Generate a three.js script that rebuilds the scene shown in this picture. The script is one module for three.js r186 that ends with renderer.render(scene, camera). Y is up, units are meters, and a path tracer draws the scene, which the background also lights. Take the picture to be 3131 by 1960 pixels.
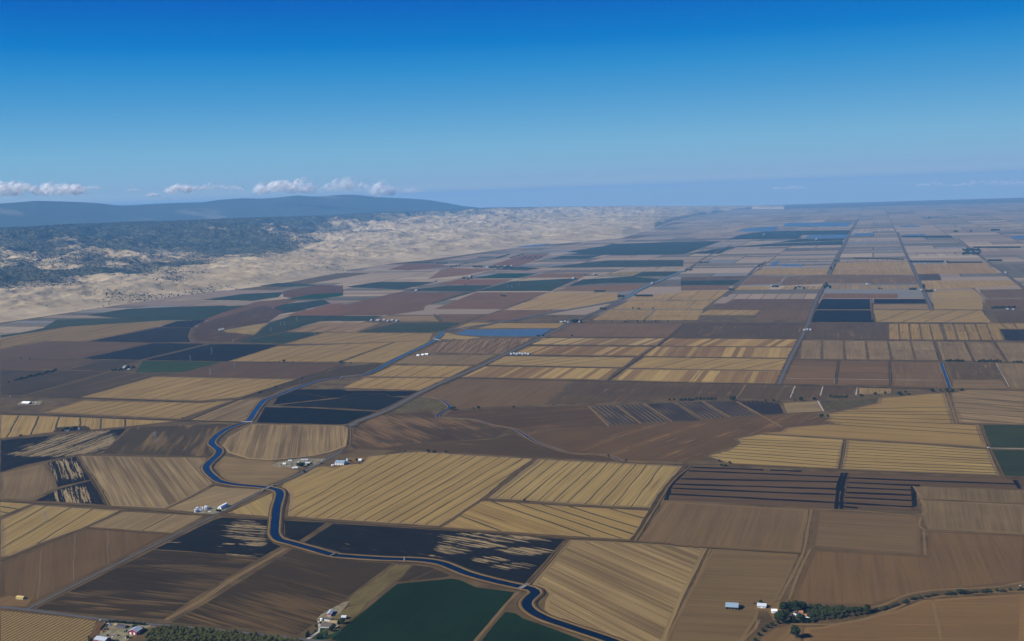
import * as THREE from 'three';
import { mergeGeometries, mergeVertices } from 'three/addons/utils/BufferGeometryUtils.js';

// ------------------------------------------------------------------ camera, sky, sun, exposure
const scene = new THREE.Scene();
const camera = new THREE.PerspectiveCamera(32.04, 1024 / 641, 5, 300000);
const EYE = 907;                                    // metres above the plain
camera.position.set(0, EYE, 0);
camera.rotation.order = 'YXZ';
camera.rotation.set(-0.112257, 0.315809, -0.0350505);
const renderer = new THREE.WebGLRenderer();
renderer.toneMapping = THREE.LinearToneMapping;
renderer.toneMappingExposure = 1.52;
renderer.shadowMap.enabled = true;

const s2l = (c) => { c /= 255; return c <= 0.04045 ? c / 12.92 : Math.pow((c + 0.055) / 1.055, 2.4); };
const l2s = (c) => Math.max(0, Math.min(255, 255 * (c <= 0.0031308 ? c * 12.92 : 1.055 * Math.pow(c, 1 / 2.4) - 0.055)));
// clear daylight: colour by elevation in degrees (sRGB as seen)
const SKY = [[0, 190, 202, 210], [0.8, 148, 180, 208], [1.5, 134, 180, 211], [2.4, 124, 179, 213], [3.6, 102, 168, 212], [5, 74, 154, 209], [6.3, 46, 142, 206], [7.6, 8, 124, 201], [9.6, 5, 100, 190], [16, 3, 76, 168], [30, 3, 60, 144], [60, 3, 48, 122], [90, 3, 44, 114]];
{
  const w = 64, h = 2048, d = new Float32Array(w * h * 4);
  for (let y = 0; y < h; y++) {
    const e = Math.max(0, ((y + 0.5) / h - 0.5) * 180);
    let k = 0; while (k < SKY.length - 2 && SKY[k + 1][0] < e) k++;
    const a = SKY[k], b = SKY[k + 1], t = Math.min(1, (e - a[0]) / (b[0] - a[0]));
    const c = [1, 2, 3].map((i) => (s2l(a[i]) * (1 - t) + s2l(b[i]) * t) / 1.52);
    for (let x = 0; x < w; x++) d.set([c[0], c[1], c[2], 1], (y * w + x) * 4);
  }
  const sky = new THREE.DataTexture(d, w, h, THREE.RGBAFormat, THREE.FloatType);
  sky.mapping = THREE.EquirectangularReflectionMapping; sky.magFilter = THREE.LinearFilter; sky.needsUpdate = true;
  scene.background = sky; scene.environment = sky;
}
const SUN = new THREE.Vector3(-0.64, 0.58, 0.5).normalize();
const sun = new THREE.DirectionalLight(new THREE.Color(1, 0.95, 0.87), 4.9);
sun.position.copy(SUN).multiplyScalar(9000); sun.castShadow = true;
sun.shadow.camera.left = sun.shadow.camera.bottom = -9000; sun.shadow.camera.right = sun.shadow.camera.top = 9000; sun.shadow.camera.far = 30000;
sun.shadow.mapSize.set(8192, 8192);
scene.add(sun, sun.target);
scene.fog = new THREE.FogExp2(new THREE.Color(0.24, 0.57, 1.0), 2.0e-5);

// ------------------------------------------------------------------ helpers
const R2 = 2 * 7.43e6;                              // the earth's curve, refraction included
const drop = (x, z) => -(x * x + z * z) / R2;
let seed = 12345;
const rnd = () => { seed = (seed * 1664525 + 1013904223) >>> 0; return seed / 4294967296; };
const rr = (a, b) => a + (b - a) * rnd();
const LAT = new Float32Array(65536); { for (let i = 0; i < 65536; i++) LAT[i] = rnd(); }
function n2(x, y) {
  const xi = Math.floor(x), yi = Math.floor(y); let fx = x - xi, fy = y - yi;
  fx = fx * fx * (3 - 2 * fx); fy = fy * fy * (3 - 2 * fy);
  const a = (xi & 255) | ((yi & 255) << 8), b = ((xi + 1) & 255) | ((yi & 255) << 8), c = (xi & 255) | (((yi + 1) & 255) << 8), d = ((xi + 1) & 255) | (((yi + 1) & 255) << 8);
  return (LAT[a] * (1 - fx) + LAT[b] * fx) * (1 - fy) + (LAT[c] * (1 - fx) + LAT[d] * fx) * fy;
}
const fbm = (x, y, o = 4) => { let s = 0, a = 0.5, t = 0; for (let i = 0; i < o; i++) { s += a * n2(x, y); t += a; a *= 0.5; x = x * 2.03 + 17.3; y = y * 2.03 + 9.1; } return s / t; };
const ridge = (x, y, o = 5) => { let s = 0, a = 0.5, t = 0; for (let i = 0; i < o; i++) { s += a * (1 - Math.abs(2 * n2(x, y) - 1)); t += a; a *= 0.5; x = x * 2.07 + 31.7; y = y * 2.07 + 5.9; } return s / t; };
const smooth = (a, b, x) => { x = Math.max(0, Math.min(1, (x - a) / (b - a))); return x * x * (3 - 2 * x); };
const used = new Map();
function numbered(name) { const n = used.get(name) ?? 0; used.set(name, n + 1); return n ? name + '_' + String(n).padStart(3, '0') : name; }
function tag(o, name, label, category, group, kind) {
  o.name = numbered(name); o.userData = { label };
  if (category) o.userData.category = category; if (group) o.userData.group = group; if (kind) o.userData.kind = kind;
  scene.add(o); return o;
}
function part(name, g, m, parent) { const o = new THREE.Mesh(g, m); o.name = name; o.castShadow = o.receiveShadow = true; parent.add(o); return o; }
const mat = (r, g, b, rough = 0.95, extra = {}) => new THREE.MeshPhysicalMaterial({ color: new THREE.Color().setRGB(r, g, b), roughness: rough, specularIntensity: rough > 0.9 ? 0.1 : 1, ...extra });
const earth = (map, r = 1, g = r, b = r) => new THREE.MeshPhysicalMaterial({ map, roughness: 1, specularIntensity: 0.1, color: new THREE.Color().setRGB(r, g, b) });
function geo(pos, idx, uv) {
  const g = new THREE.BufferGeometry();
  g.setAttribute('position', new THREE.BufferAttribute(new Float32Array(pos), 3));
  if (uv) g.setAttribute('uv', new THREE.BufferAttribute(new Float32Array(uv), 2));
  g.setIndex(idx); g.computeVertexNormals(); return g;
}

// ------------------------------------------------------------------ surfaces: what grows or lies on a field, 1 m to a pixel, u across the rows and v along them
const L3 = (a, b, t) => [a[0] + (b[0] - a[0]) * t, a[1] + (b[1] - a[1]) * t, a[2] + (b[2] - a[2]) * t];
const clamp = (x) => (x < 0 ? 0 : x > 1 ? 1 : x);
const STRAW = [[0.24, 0.174, 0.082], [0.45, 0.346, 0.162]], TAN = [[0.15, 0.108, 0.066], [0.365, 0.28, 0.17]], PLOW = [[0.14, 0.094, 0.054], [0.2, 0.137, 0.078]], DARK = [[0.048, 0.035, 0.02], [0.088, 0.064, 0.034]], PALE = [0.27, 0.19, 0.105], BURN = [[0.0065, 0.006, 0.0085], [0.015, 0.0135, 0.016]];
const WEAR = { // (u, v) -> linear colour
  straw(u, v) {
    const t = 0.34 * n2(u / 2.6, v / 260) + 0.32 * n2(u / 6 + 9, v / 420) + 0.12 * n2(u / 31, v / 520) + 0.22 * fbm(u / 130 + 40, v / 150, 3);
    const pass = Math.sin((u / 9 + 1.1 * n2(u / 50, v / 260)) * 6.2832) * (0.03 + 0.13 * n2(u / 80 + 5, v / 200));
    let c = L3(STRAW[0], STRAW[1], clamp((t - 0.28) * 1.5 + 0.1 + pass * 0.8 + 0.12 * (n2(u / 1.4, v / 5) - 0.5)));
    const l = n2(u / 4 + 77, v / 260); if (l > 0.8) c = L3(c, [0.15, 0.09, 0.04], (l - 0.8) * 4);
    return c;
  },
  banded(u, v) {
    const q = u / 27 + 0.35 * n2(u / 60, 3), b = LAT[(Math.floor(q) * 7 + 31) & 65535], fine = n2(u / 4, v / 200);
    const t = clamp((b > 0.42 ? 0.55 + 0.45 * LAT[(Math.floor(q) * 13 + 5) & 65535] : 0.02 + b * 0.5) + (fine - 0.5) * 0.35);
    return L3([0.2, 0.128, 0.07], STRAW[1], t);
  },
  stub(u, v) {
    const t = 0.34 * n2(u / 2.8, v / 220) + 0.38 * n2(u / 7.5 + 5, v / 420) + 0.28 * n2(u / 30 + 3, v / 420);
    const pass = Math.sin((u / 8 + 1.3 * n2(u / 60, v / 260)) * 6.2832) * (0.04 + 0.14 * n2(u / 70 + 5, v / 200));
    return L3(TAN[0], TAN[1], clamp((t - 0.27) * 1.9 + pass + 0.14 * (n2(u / 1.4, v / 6) - 0.5)) * (0.8 + 0.3 * n2(u / 90, v / 90)));
  },
  tan(u, v) {
    const t = 0.35 * n2(u / 5, v / 160) + 0.25 * n2(u / 24, v / 280) + 0.4 * fbm(u / 110, v / 110, 3);
    return L3(TAN[0], TAN[1], 0.22 + 0.62 * clamp((t - 0.2) * 1.6 + 0.08 * Math.sin((u / 7 + n2(u / 50, v / 200)) * 6.2832) + 0.2 * (n2(u / 1.4, v / 8) - 0.5)));
  },
  plow(u, v) {
    const t = 0.34 * n2(u / 5, v / 240) + 0.26 * n2(u / 19 + 8, v / 330) + 0.4 * fbm(u / 180, v / 180, 4);
    let c = L3(PLOW[0], PLOW[1], clamp((t - 0.22) * 1.8 + 0.35 * (n2(u / 1.5, v / 14) - 0.5) + 0.12 * Math.sin((u / 6 + 0.6 * n2(u / 40, v / 300)) * 6.2832))); const l = n2(u / 3 + 50, v / 400); if (l > 0.86) c = L3(c, [0.3, 0.2, 0.11], (l - 0.86) * 3.5);
    return c;
  },
  dark(u, v) {
    const t = 0.4 * n2(u / 6, v / 200) + 0.6 * fbm(u / 120, v / 160, 3); let c = L3(DARK[0], DARK[1], clamp(t));
    const l = n2(u / 2.4 + 20, v / 130) * 0.4 + n2(u / 1.7, v / 30) * 0.2 + n2(u / 22, v / 210) * 0.4; if (l > 0.66) c = L3(c, PALE, clamp((l - 0.66) * 2.4));
    return c;
  },
  burn(u, v) {
    let c = L3(BURN[0], BURN[1], clamp(0.5 * n2(u / 9, v / 180) + 0.5 * fbm(u / 60, v / 60, 3))); const l = n2(u / 3 + 11, v / 70) * 0.5 + n2(u / 30, v / 60) * 0.5; if (l > 0.83) c = L3(c, PALE, clamp((l - 0.83) * 3));
    const row = n2(u / 7 + 90, v / 600); if (row > 0.84) c = L3(c, [0.05, 0.042, 0.04], (row - 0.84) * 3); return c;
  },
  crop(u, v) { let t = 0.3 * n2(u / 3, v / 160) + 0.75 * fbm(u / 130, v / 130, 5) + 0.16 * (n2(u / 1.5, v / 6) - 0.5); if (Math.abs((u % 27) - 13) < 0.9) t += 0.28 * n2(u / 9, v / 90); return L3([0.005, 0.018, 0.0055], [0.01, 0.031, 0.01], clamp((t - 0.2) * 1.7)); },
  olive(u, v) { const t = 0.16 * (n2(u / 1.5, v / 7) - 0.5) + 0.5 * n2(u / 5, v / 220) + 0.5 * fbm(u / 120, v / 120, 3); return L3([0.019, 0.032, 0.021], [0.04, 0.056, 0.036], clamp((t - 0.15) * 1.5)); },
  grass(u, v) { const t = 0.35 * n2(u / 4, v / 30) + 0.65 * fbm(u / 60, v / 80, 4); return L3([0.1, 0.083, 0.037], [0.2, 0.165, 0.078], clamp((t - 0.2) * 1.7)); },
  rows(u, v) { const w = (n2(u / 40, v / 160) - 0.5) * 1.5, k = 0.5 + 0.5 * Math.sin(((u + w) / 11) * 6.2832); return L3([0.13, 0.09, 0.048], [0.33, 0.245, 0.12], clamp(k * 1.3 - 0.12 + (n2(u / 2, v / 9) - 0.5) * 0.4)); },
  stripes(u, v) { let c = L3([0.03, 0.024, 0.026], [0.075, 0.058, 0.056], fbm(u / 70, v / 130, 3)); const k = 0.5 + 0.5 * Math.sin((u / 19) * 6.2832), on = n2(u / 90, v / 150); if (k > 0.72) c = L3(c, [0.26, 0.2, 0.13], (k - 0.72) * 3.4 * clamp((on - 0.3) * 2.4)); return c; },
  verge(u, v) { return L3([0.085, 0.06, 0.036], [0.165, 0.12, 0.07], clamp((fbm(u / 45, v / 45, 5) - 0.2) * 1.6)); },
  dirt(u, v) { return L3([0.2, 0.135, 0.075], [0.36, 0.26, 0.15], clamp(0.5 * n2(u / 1.6, v / 40) + 0.5 * fbm(u / 20, v / 20, 3))); },
  gravel(u, v) { return L3([0.2, 0.185, 0.145], [0.34, 0.32, 0.26], clamp((fbm(u / 9, v / 9, 4) - 0.2) * 1.6)); },
};
const wrapTex = (w, h, fn) => {
  const d = new Uint8Array(w * h * 4); let o = 0;
  for (let y = 0; y < h; y++) for (let x = 0; x < w; x++) { const c = fn(x, y); d[o++] = l2s(c[0] * 0.63); d[o++] = l2s(c[1] * 0.585); d[o++] = l2s(c[2] * 0.44); d[o++] = 255; }
  const t = new THREE.DataTexture(d, w, h); t.colorSpace = THREE.SRGBColorSpace; t.magFilter = THREE.LinearFilter; t.wrapS = t.wrapT = THREE.MirroredRepeatWrapping; t.needsUpdate = true; return t;
};
const texCache = new Map();
function surface(type, v = 0) {
  const k = type + v;
  if (!texCache.has(k)) { const n = type === 'verge' || type === 'dirt' || type === 'gravel' ? 512 : 1024; texCache.set(k, wrapTex(n, n, (x, y) => WEAR[type](x + v * 5113, y + v * 3371))); }
  return texCache.get(k);
}
const VARIANTS = { straw: 3, stub: 2, plow: 2, dark: 2, tan: 2 };

// ------------------------------------------------------------------ fields
const FIELD_TOP = (x, z) => (Math.hypot(x, z) > 5300 ? 1.3 : 0.4);
function upward(g) { // every face looks at the sky
  const p = g.attributes.position, t = g.index.array;
  for (let i = 0; i < t.length; i += 3) { const [a, b, c] = [t[i], t[i + 1], t[i + 2]]; if ((p.getZ(b) - p.getZ(a)) * (p.getX(c) - p.getX(a)) - (p.getX(b) - p.getX(a)) * (p.getZ(c) - p.getZ(a)) < 0) { t[i + 1] = c; t[i + 2] = b; } }
  return g;
}
function inset(p, d) { // move every side of an outline inwards
  const n = p.length / 2, out = []; let area = 0;
  for (let i = 0; i < n; i++) { const j = (i + 1) % n; area += p[2 * i] * p[2 * j + 1] - p[2 * j] * p[2 * i + 1]; }
  const s = Math.sign(area);
  for (let i = 0; i < n; i++) {
    const a = (i + n - 1) % n, b = (i + 1) % n;
    let e1 = [p[2 * i] - p[2 * a], p[2 * i + 1] - p[2 * a + 1]], e2 = [p[2 * b] - p[2 * i], p[2 * b + 1] - p[2 * i + 1]];
    const l1 = Math.hypot(...e1) || 1, l2 = Math.hypot(...e2) || 1; e1 = [-e1[1] / l1 * s, e1[0] / l1 * s]; e2 = [-e2[1] / l2 * s, e2[0] / l2 * s];
    const k = 1 + e1[0] * e2[0] + e1[1] * e2[1], f = k > 0.35 ? d / k : d / 0.7;
    out.push(p[2 * i] + (e1[0] + e2[0]) * f, p[2 * i + 1] + (e1[1] + e2[1]) * f);
  }
  return out;
}
function soften(p, wob) { // break long straight edges a little, as a plough leaves them
  const out = [], n = p.length / 2;
  for (let i = 0; i < n; i++) {
    const j = (i + 1) % n, dx = p[2 * j] - p[2 * i], dz = p[2 * j + 1] - p[2 * i + 1], l = Math.hypot(dx, dz), k = Math.min(14, Math.floor(l / 70));
    out.push(p[2 * i], p[2 * i + 1]);
    for (let q = 1; q < k; q++) { const w = (n2(p[2 * i] / 50 + q * 1.7, p[2 * i + 1] / 50) - 0.5) * wob; out.push(p[2 * i] + dx * q / k - dz / l * w, p[2 * i + 1] + dz * q / k + dx / l * w); }
  }
  return out;
}
function slab(p, top, d = 0, u0 = 0, v0 = 0, scale = 1024) {
  const n = p.length / 2, pts = [], pos = [], uv = [], c = Math.cos(d), s = Math.sin(d);
  for (let i = 0; i < n; i++) pts.push(new THREE.Vector2(p[2 * i], p[2 * i + 1]));
  const put = (x, z, y) => { pos.push(x, y + drop(x, z), z); uv.push((x * c - z * s - u0) / scale, (x * s + z * c - v0) / scale); };
  for (const q of pts) put(q.x, q.y, top);
  for (const q of pts) put(q.x, q.y, -0.5);
  const idx = []; const ccw = THREE.ShapeUtils.area(pts) > 0;
  for (const t of THREE.ShapeUtils.triangulateShape(pts, [])) {
    const A = pts[t[0]], B = pts[t[1]], C = pts[t[2]], w = (B.x - A.x) * (C.y - A.y) - (B.y - A.y) * (C.x - A.x);
    w > 0 ? idx.push(t[0], t[2], t[1]) : idx.push(t[0], t[1], t[2]);
  }
  const g = geo(pos, idx, uv), side = [];
  for (let i = 0; i < n; i++) { const j = (i + 1) % n; ccw ? side.push(i, j, n + j, i, n + j, n + i) : side.push(j, i, n + i, j, n + i, n + j); }
  const nrm = g.attributes.normal; for (let i = 0; i < 2 * n; i++) nrm.setXYZ(i, 0, 1, 0);
  g.setIndex(idx.concat(side)); return g;
}
const inside = (p, x, z) => { let c = false; const n = p.length / 2; for (let i = 0, j = n - 1; i < n; j = i++) { const zi = p[2 * i + 1], zj = p[2 * j + 1]; if ((zi > z) !== (zj > z) && x < ((p[2 * j] - p[2 * i]) * (z - zi)) / (zj - zi) + p[2 * i]) c = !c; } return c; };
function clipLine(p, x0, z0, x1, z1) { // the stretches of a line that lie inside an outline
  const dx = x1 - x0, dz = z1 - z0, ts = [], n = p.length / 2;
  for (let i = 0, j = n - 1; i < n; j = i++) {
    const ex = p[2 * i] - p[2 * j], ez = p[2 * i + 1] - p[2 * j + 1], den = dx * ez - dz * ex; if (Math.abs(den) < 1e-9) continue;
    const t = ((p[2 * j] - x0) * ez - (p[2 * j + 1] - z0) * ex) / den, u = ((p[2 * j] - x0) * dz - (p[2 * j + 1] - z0) * dx) / den; if (u >= 0 && u <= 1) ts.push(t);
  }
  ts.sort((a, b) => a - b); const out = [];
  for (let i = 0; i + 1 < ts.length; i += 2) out.push([x0 + dx * ts[i], z0 + dz * ts[i], x0 + dx * ts[i + 1], z0 + dz * ts[i + 1]]);
  return out;
}
const weedShadeM = mat(0.04, 0.033, 0.017), wetM = mat(0.004, 0.004, 0.006, 1), paleBank = mat(0.12, 0.09, 0.055);  // levee colour: dark weeds plus the shadow along the ridge, painted together
function bank(x0, z0, x1, z1, w, h, y0, wob) { // a low ridge of earth
  const l = Math.hypot(x1 - x0, z1 - z0), k = Math.max(2, Math.min(14, Math.round(l / 60))), nx = -(z1 - z0) / l, nz = (x1 - x0) / l, pos = [], idx = [];
  for (let i = 0; i <= k; i++) {
    const t = i / k, o = (n2(x0 / 40 + i * 0.9, z0 / 40) - 0.5) * wob, x = x0 + (x1 - x0) * t + nx * o, z = z0 + (z1 - z0) * t + nz * o, ww = w * (0.7 + 0.6 * n2(i * 1.3 + x0, z0));
    for (const [f, y] of [[-0.5, 0], [-0.15, h], [0.15, h], [0.5, 0]]) pos.push(x + nx * ww * f, y0 + y + drop(x, z), z + nz * ww * f);
    if (i) for (let q = 0; q < 3; q++) { const a = (i - 1) * 4 + q, b = a + 4; idx.push(a, a + 1, b, a + 1, b + 1, b); }
  }
  return geo(pos, idx);
}
let fieldNo = 0;
function F(type, label, P, o) {
  fieldNo++;
  const raw = P, cx = raw.filter((_, i) => i % 2 === 0).reduce((a, b) => a + b) / (raw.length / 2), cz = raw.filter((_, i) => i % 2).reduce((a, b) => a + b) / (raw.length / 2), far = Math.hypot(cx, cz);
  const p = soften(inset(raw, far < 4500 ? 1.5 : 3), far < 7000 ? 5 : 8), top = FIELD_TOP(cx, cz) + (fieldNo % 7) * 0.01 * (far > 5300 ? 8 : 1);
  const d = o.d ?? 0, c = Math.cos(d), s = Math.sin(d), T = o.t ?? [1, 1, 1];
  let map, u0, v0, scale = 1024, kind = type;
  if (type === 'burnp' || o.pat) { // ground burned or turned only in parts: its own map
    let ulo = 1e9, uhi = -1e9, vlo = 1e9, vhi = -1e9;
    for (let i = 0; i < p.length; i += 2) { const u = p[i] * c - p[i + 1] * s, v = p[i] * s + p[i + 1] * c; ulo = Math.min(ulo, u); uhi = Math.max(uhi, u); vlo = Math.min(vlo, v); vhi = Math.max(vhi, v); }
    const size = Math.max(uhi - ulo, vhi - vlo), n = Math.min(1024, Math.ceil(size)), k = size / n, un = o.un ?? [];
    const det = un.map((e) => e[2] * e[5] - e[4] * e[3]);
    map = wrapTex(n, n, (x, y) => {
      const u = x * k, v = y * k, U = u + ulo, V = v + vlo, X = U * c + V * s, Z = -U * s + V * c;
      if (type === 'burnp') {
        let w = 0;
        for (let q = 0; q < un.length; q++) { const e = un[q], ax = X - e[0], az = Z - e[1], a = (ax * e[5] - az * e[4]) / det[q], b = (e[2] * az - e[3] * ax) / det[q], r = a * a + b * b; if (r < 2.6) w = Math.max(w, Math.min(0.75, 1 - r * 0.42)); }
        const m = 0.52 * w + 0.42 * n2(u / 3.2, v / 150) + 0.3 * n2(u / 9 + 3, v / 190) + 0.26 * n2(u / 2.1, v / 38) + 0.2 * n2(u / 1.5 + 7, v / 14);
        const b = WEAR.burn(u, v), st = L3([0.2, 0.15, 0.095], [0.44, 0.36, 0.24], n2(u / 3, v / 60));
        return L3(b, st, smooth(0.92, 1.04, m));
      }
      let w = -0.16;
      for (let q = 0; q < un.length; q++) { const e = un[q], ax = X - e[0], az = Z - e[1], a = (ax * e[5] - az * e[4]) / det[q], b = (e[2] * az - e[3] * ax) / det[q], r = a * a + b * b; if (r < 4) w = Math.max(w, 0.3 * (1 - r * 0.3)); }
      const a = WEAR.dark(u, v), m = (un.length ? w : 0) + (o.pat === 2 ? n2(u / 13, v / 170) * 0.45 + n2(u / 70 + 8, v / 150) * 0.55 : n2(u / 3, v / 190) * 0.45 + n2(u / 2, v / 45) * 0.22 + n2(u / 35, v / 160 + 4) * 0.33);
      return L3(a, L3([0.17, 0.115, 0.06], [0.27, 0.19, 0.1], n2(u / 4, v / 90)), smooth(0.6, 0.86, m) * 0.7);
    });
    u0 = ulo; v0 = vlo; scale = size;
  } else {
    if (o.band === 1) kind = 'banded'; map = surface(kind, fieldNo % (VARIANTS[kind] ?? 1)); u0 = -(fieldNo * 613) % 1900; v0 = -(fieldNo * 971) % 1700;
  }
  const hazeLift = far > 9000 && /straw|tan|plow|stub|dark/.test(type) ? 1.12 : 1, m = earth(map, T[0] * hazeLift, T[1] * hazeLift, T[2] * hazeLift);  // distant fields get a paler colour: haze fade painted in by distance
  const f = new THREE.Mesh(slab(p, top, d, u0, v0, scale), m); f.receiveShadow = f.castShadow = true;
  tag(f, 'field', label, null, null, 'structure');
  if (far < 6500 && /straw|stub|tan|plow/.test(type) && Math.abs(THREE.ShapeUtils.area(p.reduce((a, q, i) => (i % 2 ? a : a.concat(new THREE.Vector2(p[i], p[i + 1]))), []))) > 60000) { // the outermost rounds, driven along the edge
    const w = 7 + (fieldNo % 4) * 2.5, q = inset(p, w), pos = [], uv = [], ix = [], k = p.length / 2, ccw = THREE.ShapeUtils.area(p.reduce((a, _, i) => (i % 2 ? a : a.concat(new THREE.Vector2(p[i], p[i + 1]))), [])) < 0; let run = 0;
    for (let i = 0; i <= k; i++) { const j = (i % k) * 2; if (i) run += Math.hypot(p[j] - p[((i - 1) % k) * 2], p[j + 1] - p[((i - 1) % k) * 2 + 1]); for (const [a, s] of [[p, 0.03], [q, w]]) { pos.push(a[j], top + 0.05 + drop(a[j], a[j + 1]), a[j + 1]); uv.push((s + fieldNo * 31) / 1024, run / 1024); } if (i) ccw ? ix.push(i * 2 - 2, i * 2 - 1, i * 2, i * 2 - 1, i * 2 + 1, i * 2) : ix.push(i * 2 - 2, i * 2, i * 2 - 1, i * 2 - 1, i * 2, i * 2 + 1); }
    const hg = upward(geo(pos, ix, uv)), hn = hg.attributes.normal; for (let i = 0; i < hn.count; i++) hn.setXYZ(i, 0, 1, 0);
    const hk = [1.1, 0.84, 1.16, 0.9][fieldNo % 4]; part('headland', hg, earth(surface(type === 'straw' ? 'tan' : kind, 0), T[0] * hk, T[1] * hk, T[2] * hk), f);
  }
  const pin = inset(p, 2);
  for (const [key, mm, w, h] of [['lv', weedShadeM, far < 4000 ? 3.6 : far < 6500 ? 4.4 : 5.5, 0.6], ['dl', wetM, 13, 0.08], ['lp', paleBank, 2, 0.15]]) for (const L of o[key] ?? []) {
    const [ax, az, bx, bz, ex, ez, fx, fz, n] = L;
    for (let i = 0; i < n; i++) {
      const t = n > 1 ? (i + (i > 0 && i < n - 1 ? rr(-0.12, 0.12) : 0)) / (n - 1) : 0;
      for (const q of clipLine(pin, ax + (ex - ax) * t, az + (ez - az) * t, bx + (fx - bx) * t, bz + (fz - bz) * t)) if (Math.hypot(q[2] - q[0], q[3] - q[1]) > 25) part(key === 'lv' ? 'levee' : 'furrow', bank(...q, key === 'lp' ? w : w * (1 + 1.2 * Math.abs(q[2] - q[0]) / Math.hypot(q[2] - q[0], q[3] - q[1])) * (key === 'dl' ? 0.6 : 1), h, top + 0.02, key === 'lv' ? 5 : 4), mm, f);
    }
  }
  return f;
}
function smoothLine(P, step = 25) {
  const v = []; for (let i = 0; i < P.length; i += 2) v.push(new THREE.Vector3(P[i], 0, P[i + 1]));
  if (v.length < 3) { const l = v[0].distanceTo(v[1]), k = Math.max(1, Math.round(l / 200)); return Array.from({ length: k + 1 }, (_, i) => v[0].clone().lerp(v[1], i / k)); }
  const c = new THREE.CatmullRomCurve3(v, false, 'centripetal'); return c.getSpacedPoints(Math.max(v.length * 3, Math.min(600, Math.round(c.getLength() / step))));
}
function ribbon(P, profile, uvw = 512, jag = 0) { // profile: [sideways, height] from left to right
  const pos = [], idx = [], uv = [], n = profile.length; let run = 0;
  P.forEach((q, i) => {
    const a = P[Math.max(0, i - 1)], b = P[Math.min(P.length - 1, i + 1)], l = Math.hypot(b.x - a.x, b.z - a.z) || 1, nx = -(b.z - a.z) / l, nz = (b.x - a.x) / l;
    if (i) run += q.distanceTo(P[i - 1]);
    profile.forEach(([o, y], k) => { const w = jag && (k === 0 || k === n - 1) ? (n2(q.x / 30 + k * 9, q.z / 30) - 0.5) * jag : 0, x = q.x + nx * (o + w), z = q.z + nz * (o + w); pos.push(x, y + drop(x, z), z); uv.push(o / uvw, run / uvw); });
    if (i) for (let k = 0; k < n - 1; k++) { const A = (i - 1) * n + k, B = A + n; idx.push(A, A + 1, B, A + 1, B + 1, B); }
  });
  const g = geo(pos, idx, uv);
  return g;
}
const wetEdge = mat(0.005, 0.005, 0.007, 1);
const roadM = { wet: wetEdge, asphalt: mat(0.075, 0.075, 0.08, 0.95), dirt: earth(surface('dirt')), lane: earth(surface('verge'), 0.62, 0.6, 0.56), chalk: mat(0.3, 0.265, 0.215) };
const vergeM = earth(surface('verge'), 0.9, 0.9, 0.85), tanM = earth(surface('dirt'), 0.72, 0.71, 0.68);
let roadNo = 0;
function road(kind, w, P, label) {
  roadNo++;
  const line = smoothLine(P, 30), far = Math.hypot(P[0], P[1]), y = (Math.max(far, Math.hypot(P[P.length - 2], P[P.length - 1])) > 5300 ? 2.3 : 0.62) + (roadNo % 9) * 0.02;
  const name = kind === 'asphalt' ? 'road' : kind === 'dirt' ? 'dirt_road' : kind === 'chalk' ? 'path' : kind === 'wet' ? 'ditch' : 'farm_lane';
  const g = new THREE.Group(); tag(g, name, label, null, null, 'structure');
  if (kind === 'asphalt') { part('verge', ribbon(line, [[-w * 1.15, y - 0.25], [-w * 0.5, y], [w * 0.5, y], [w * 1.15, y - 0.25]], 512, w * 0.5), vergeM, g); part('surface', ribbon(line, [[-w * 0.42, y + 0.12], [w * 0.42, y + 0.12]]), roadM.asphalt, g); }
  else if (kind === 'lane') {
    part('surface', ribbon(line, [[-w * 0.5, y - 0.1], [-w * 0.3, y], [w * 0.3, y], [w * 0.5, y - 0.1]], 512, w * 0.4), roadM.lane, g);
    if (w > 7.5) part('track', ribbon(line, [[-w * 0.3, y + 0.1], [-w * 0.08, y + 0.1]], 512, w * 0.1), tanM, g);
  } else if (kind === 'dirt') {
    part('surface', ribbon(line, [[-w * 0.5, y], [w * 0.5, y]], 512, w * 0.3), roadM.dirt, g);
    for (const k of [-0.2, 0.2]) part('wheel_track', ribbon(line, [[w * (k - 0.06), y + 0.12], [w * (k + 0.06), y + 0.12]], 512, w * 0.06), vergeM, g);
  } else part('surface', ribbon(line, [[-w * 0.5, y], [w * 0.5, y]], 512, w * (kind === 'wet' ? 0.5 : 0.9)), roadM[kind], g);
}
const put = (g, x, y, z, ry = 0) => { if (ry) g.rotateY(ry); return g.translate(x, y, z); };
const box = (w, h, d, x, y, z, ry) => put(new THREE.BoxGeometry(w, h, d), x, y, z, ry);
function base(name, label, cat, x, z, turn = 0, group) { const g = new THREE.Group(); g.position.set(x, 0.5 + drop(x, z) + (Math.hypot(x, z) > 7000 ? 1.6 : 0.15), z); g.rotation.y = turn; return tag(g, name, label, cat, group); }
const waterM = new THREE.MeshPhysicalMaterial({ color: new THREE.Color().setRGB(0.001, 0.003, 0.004), roughness: 0.05, specularIntensity: 0.45, ior: 1.33 });
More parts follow.
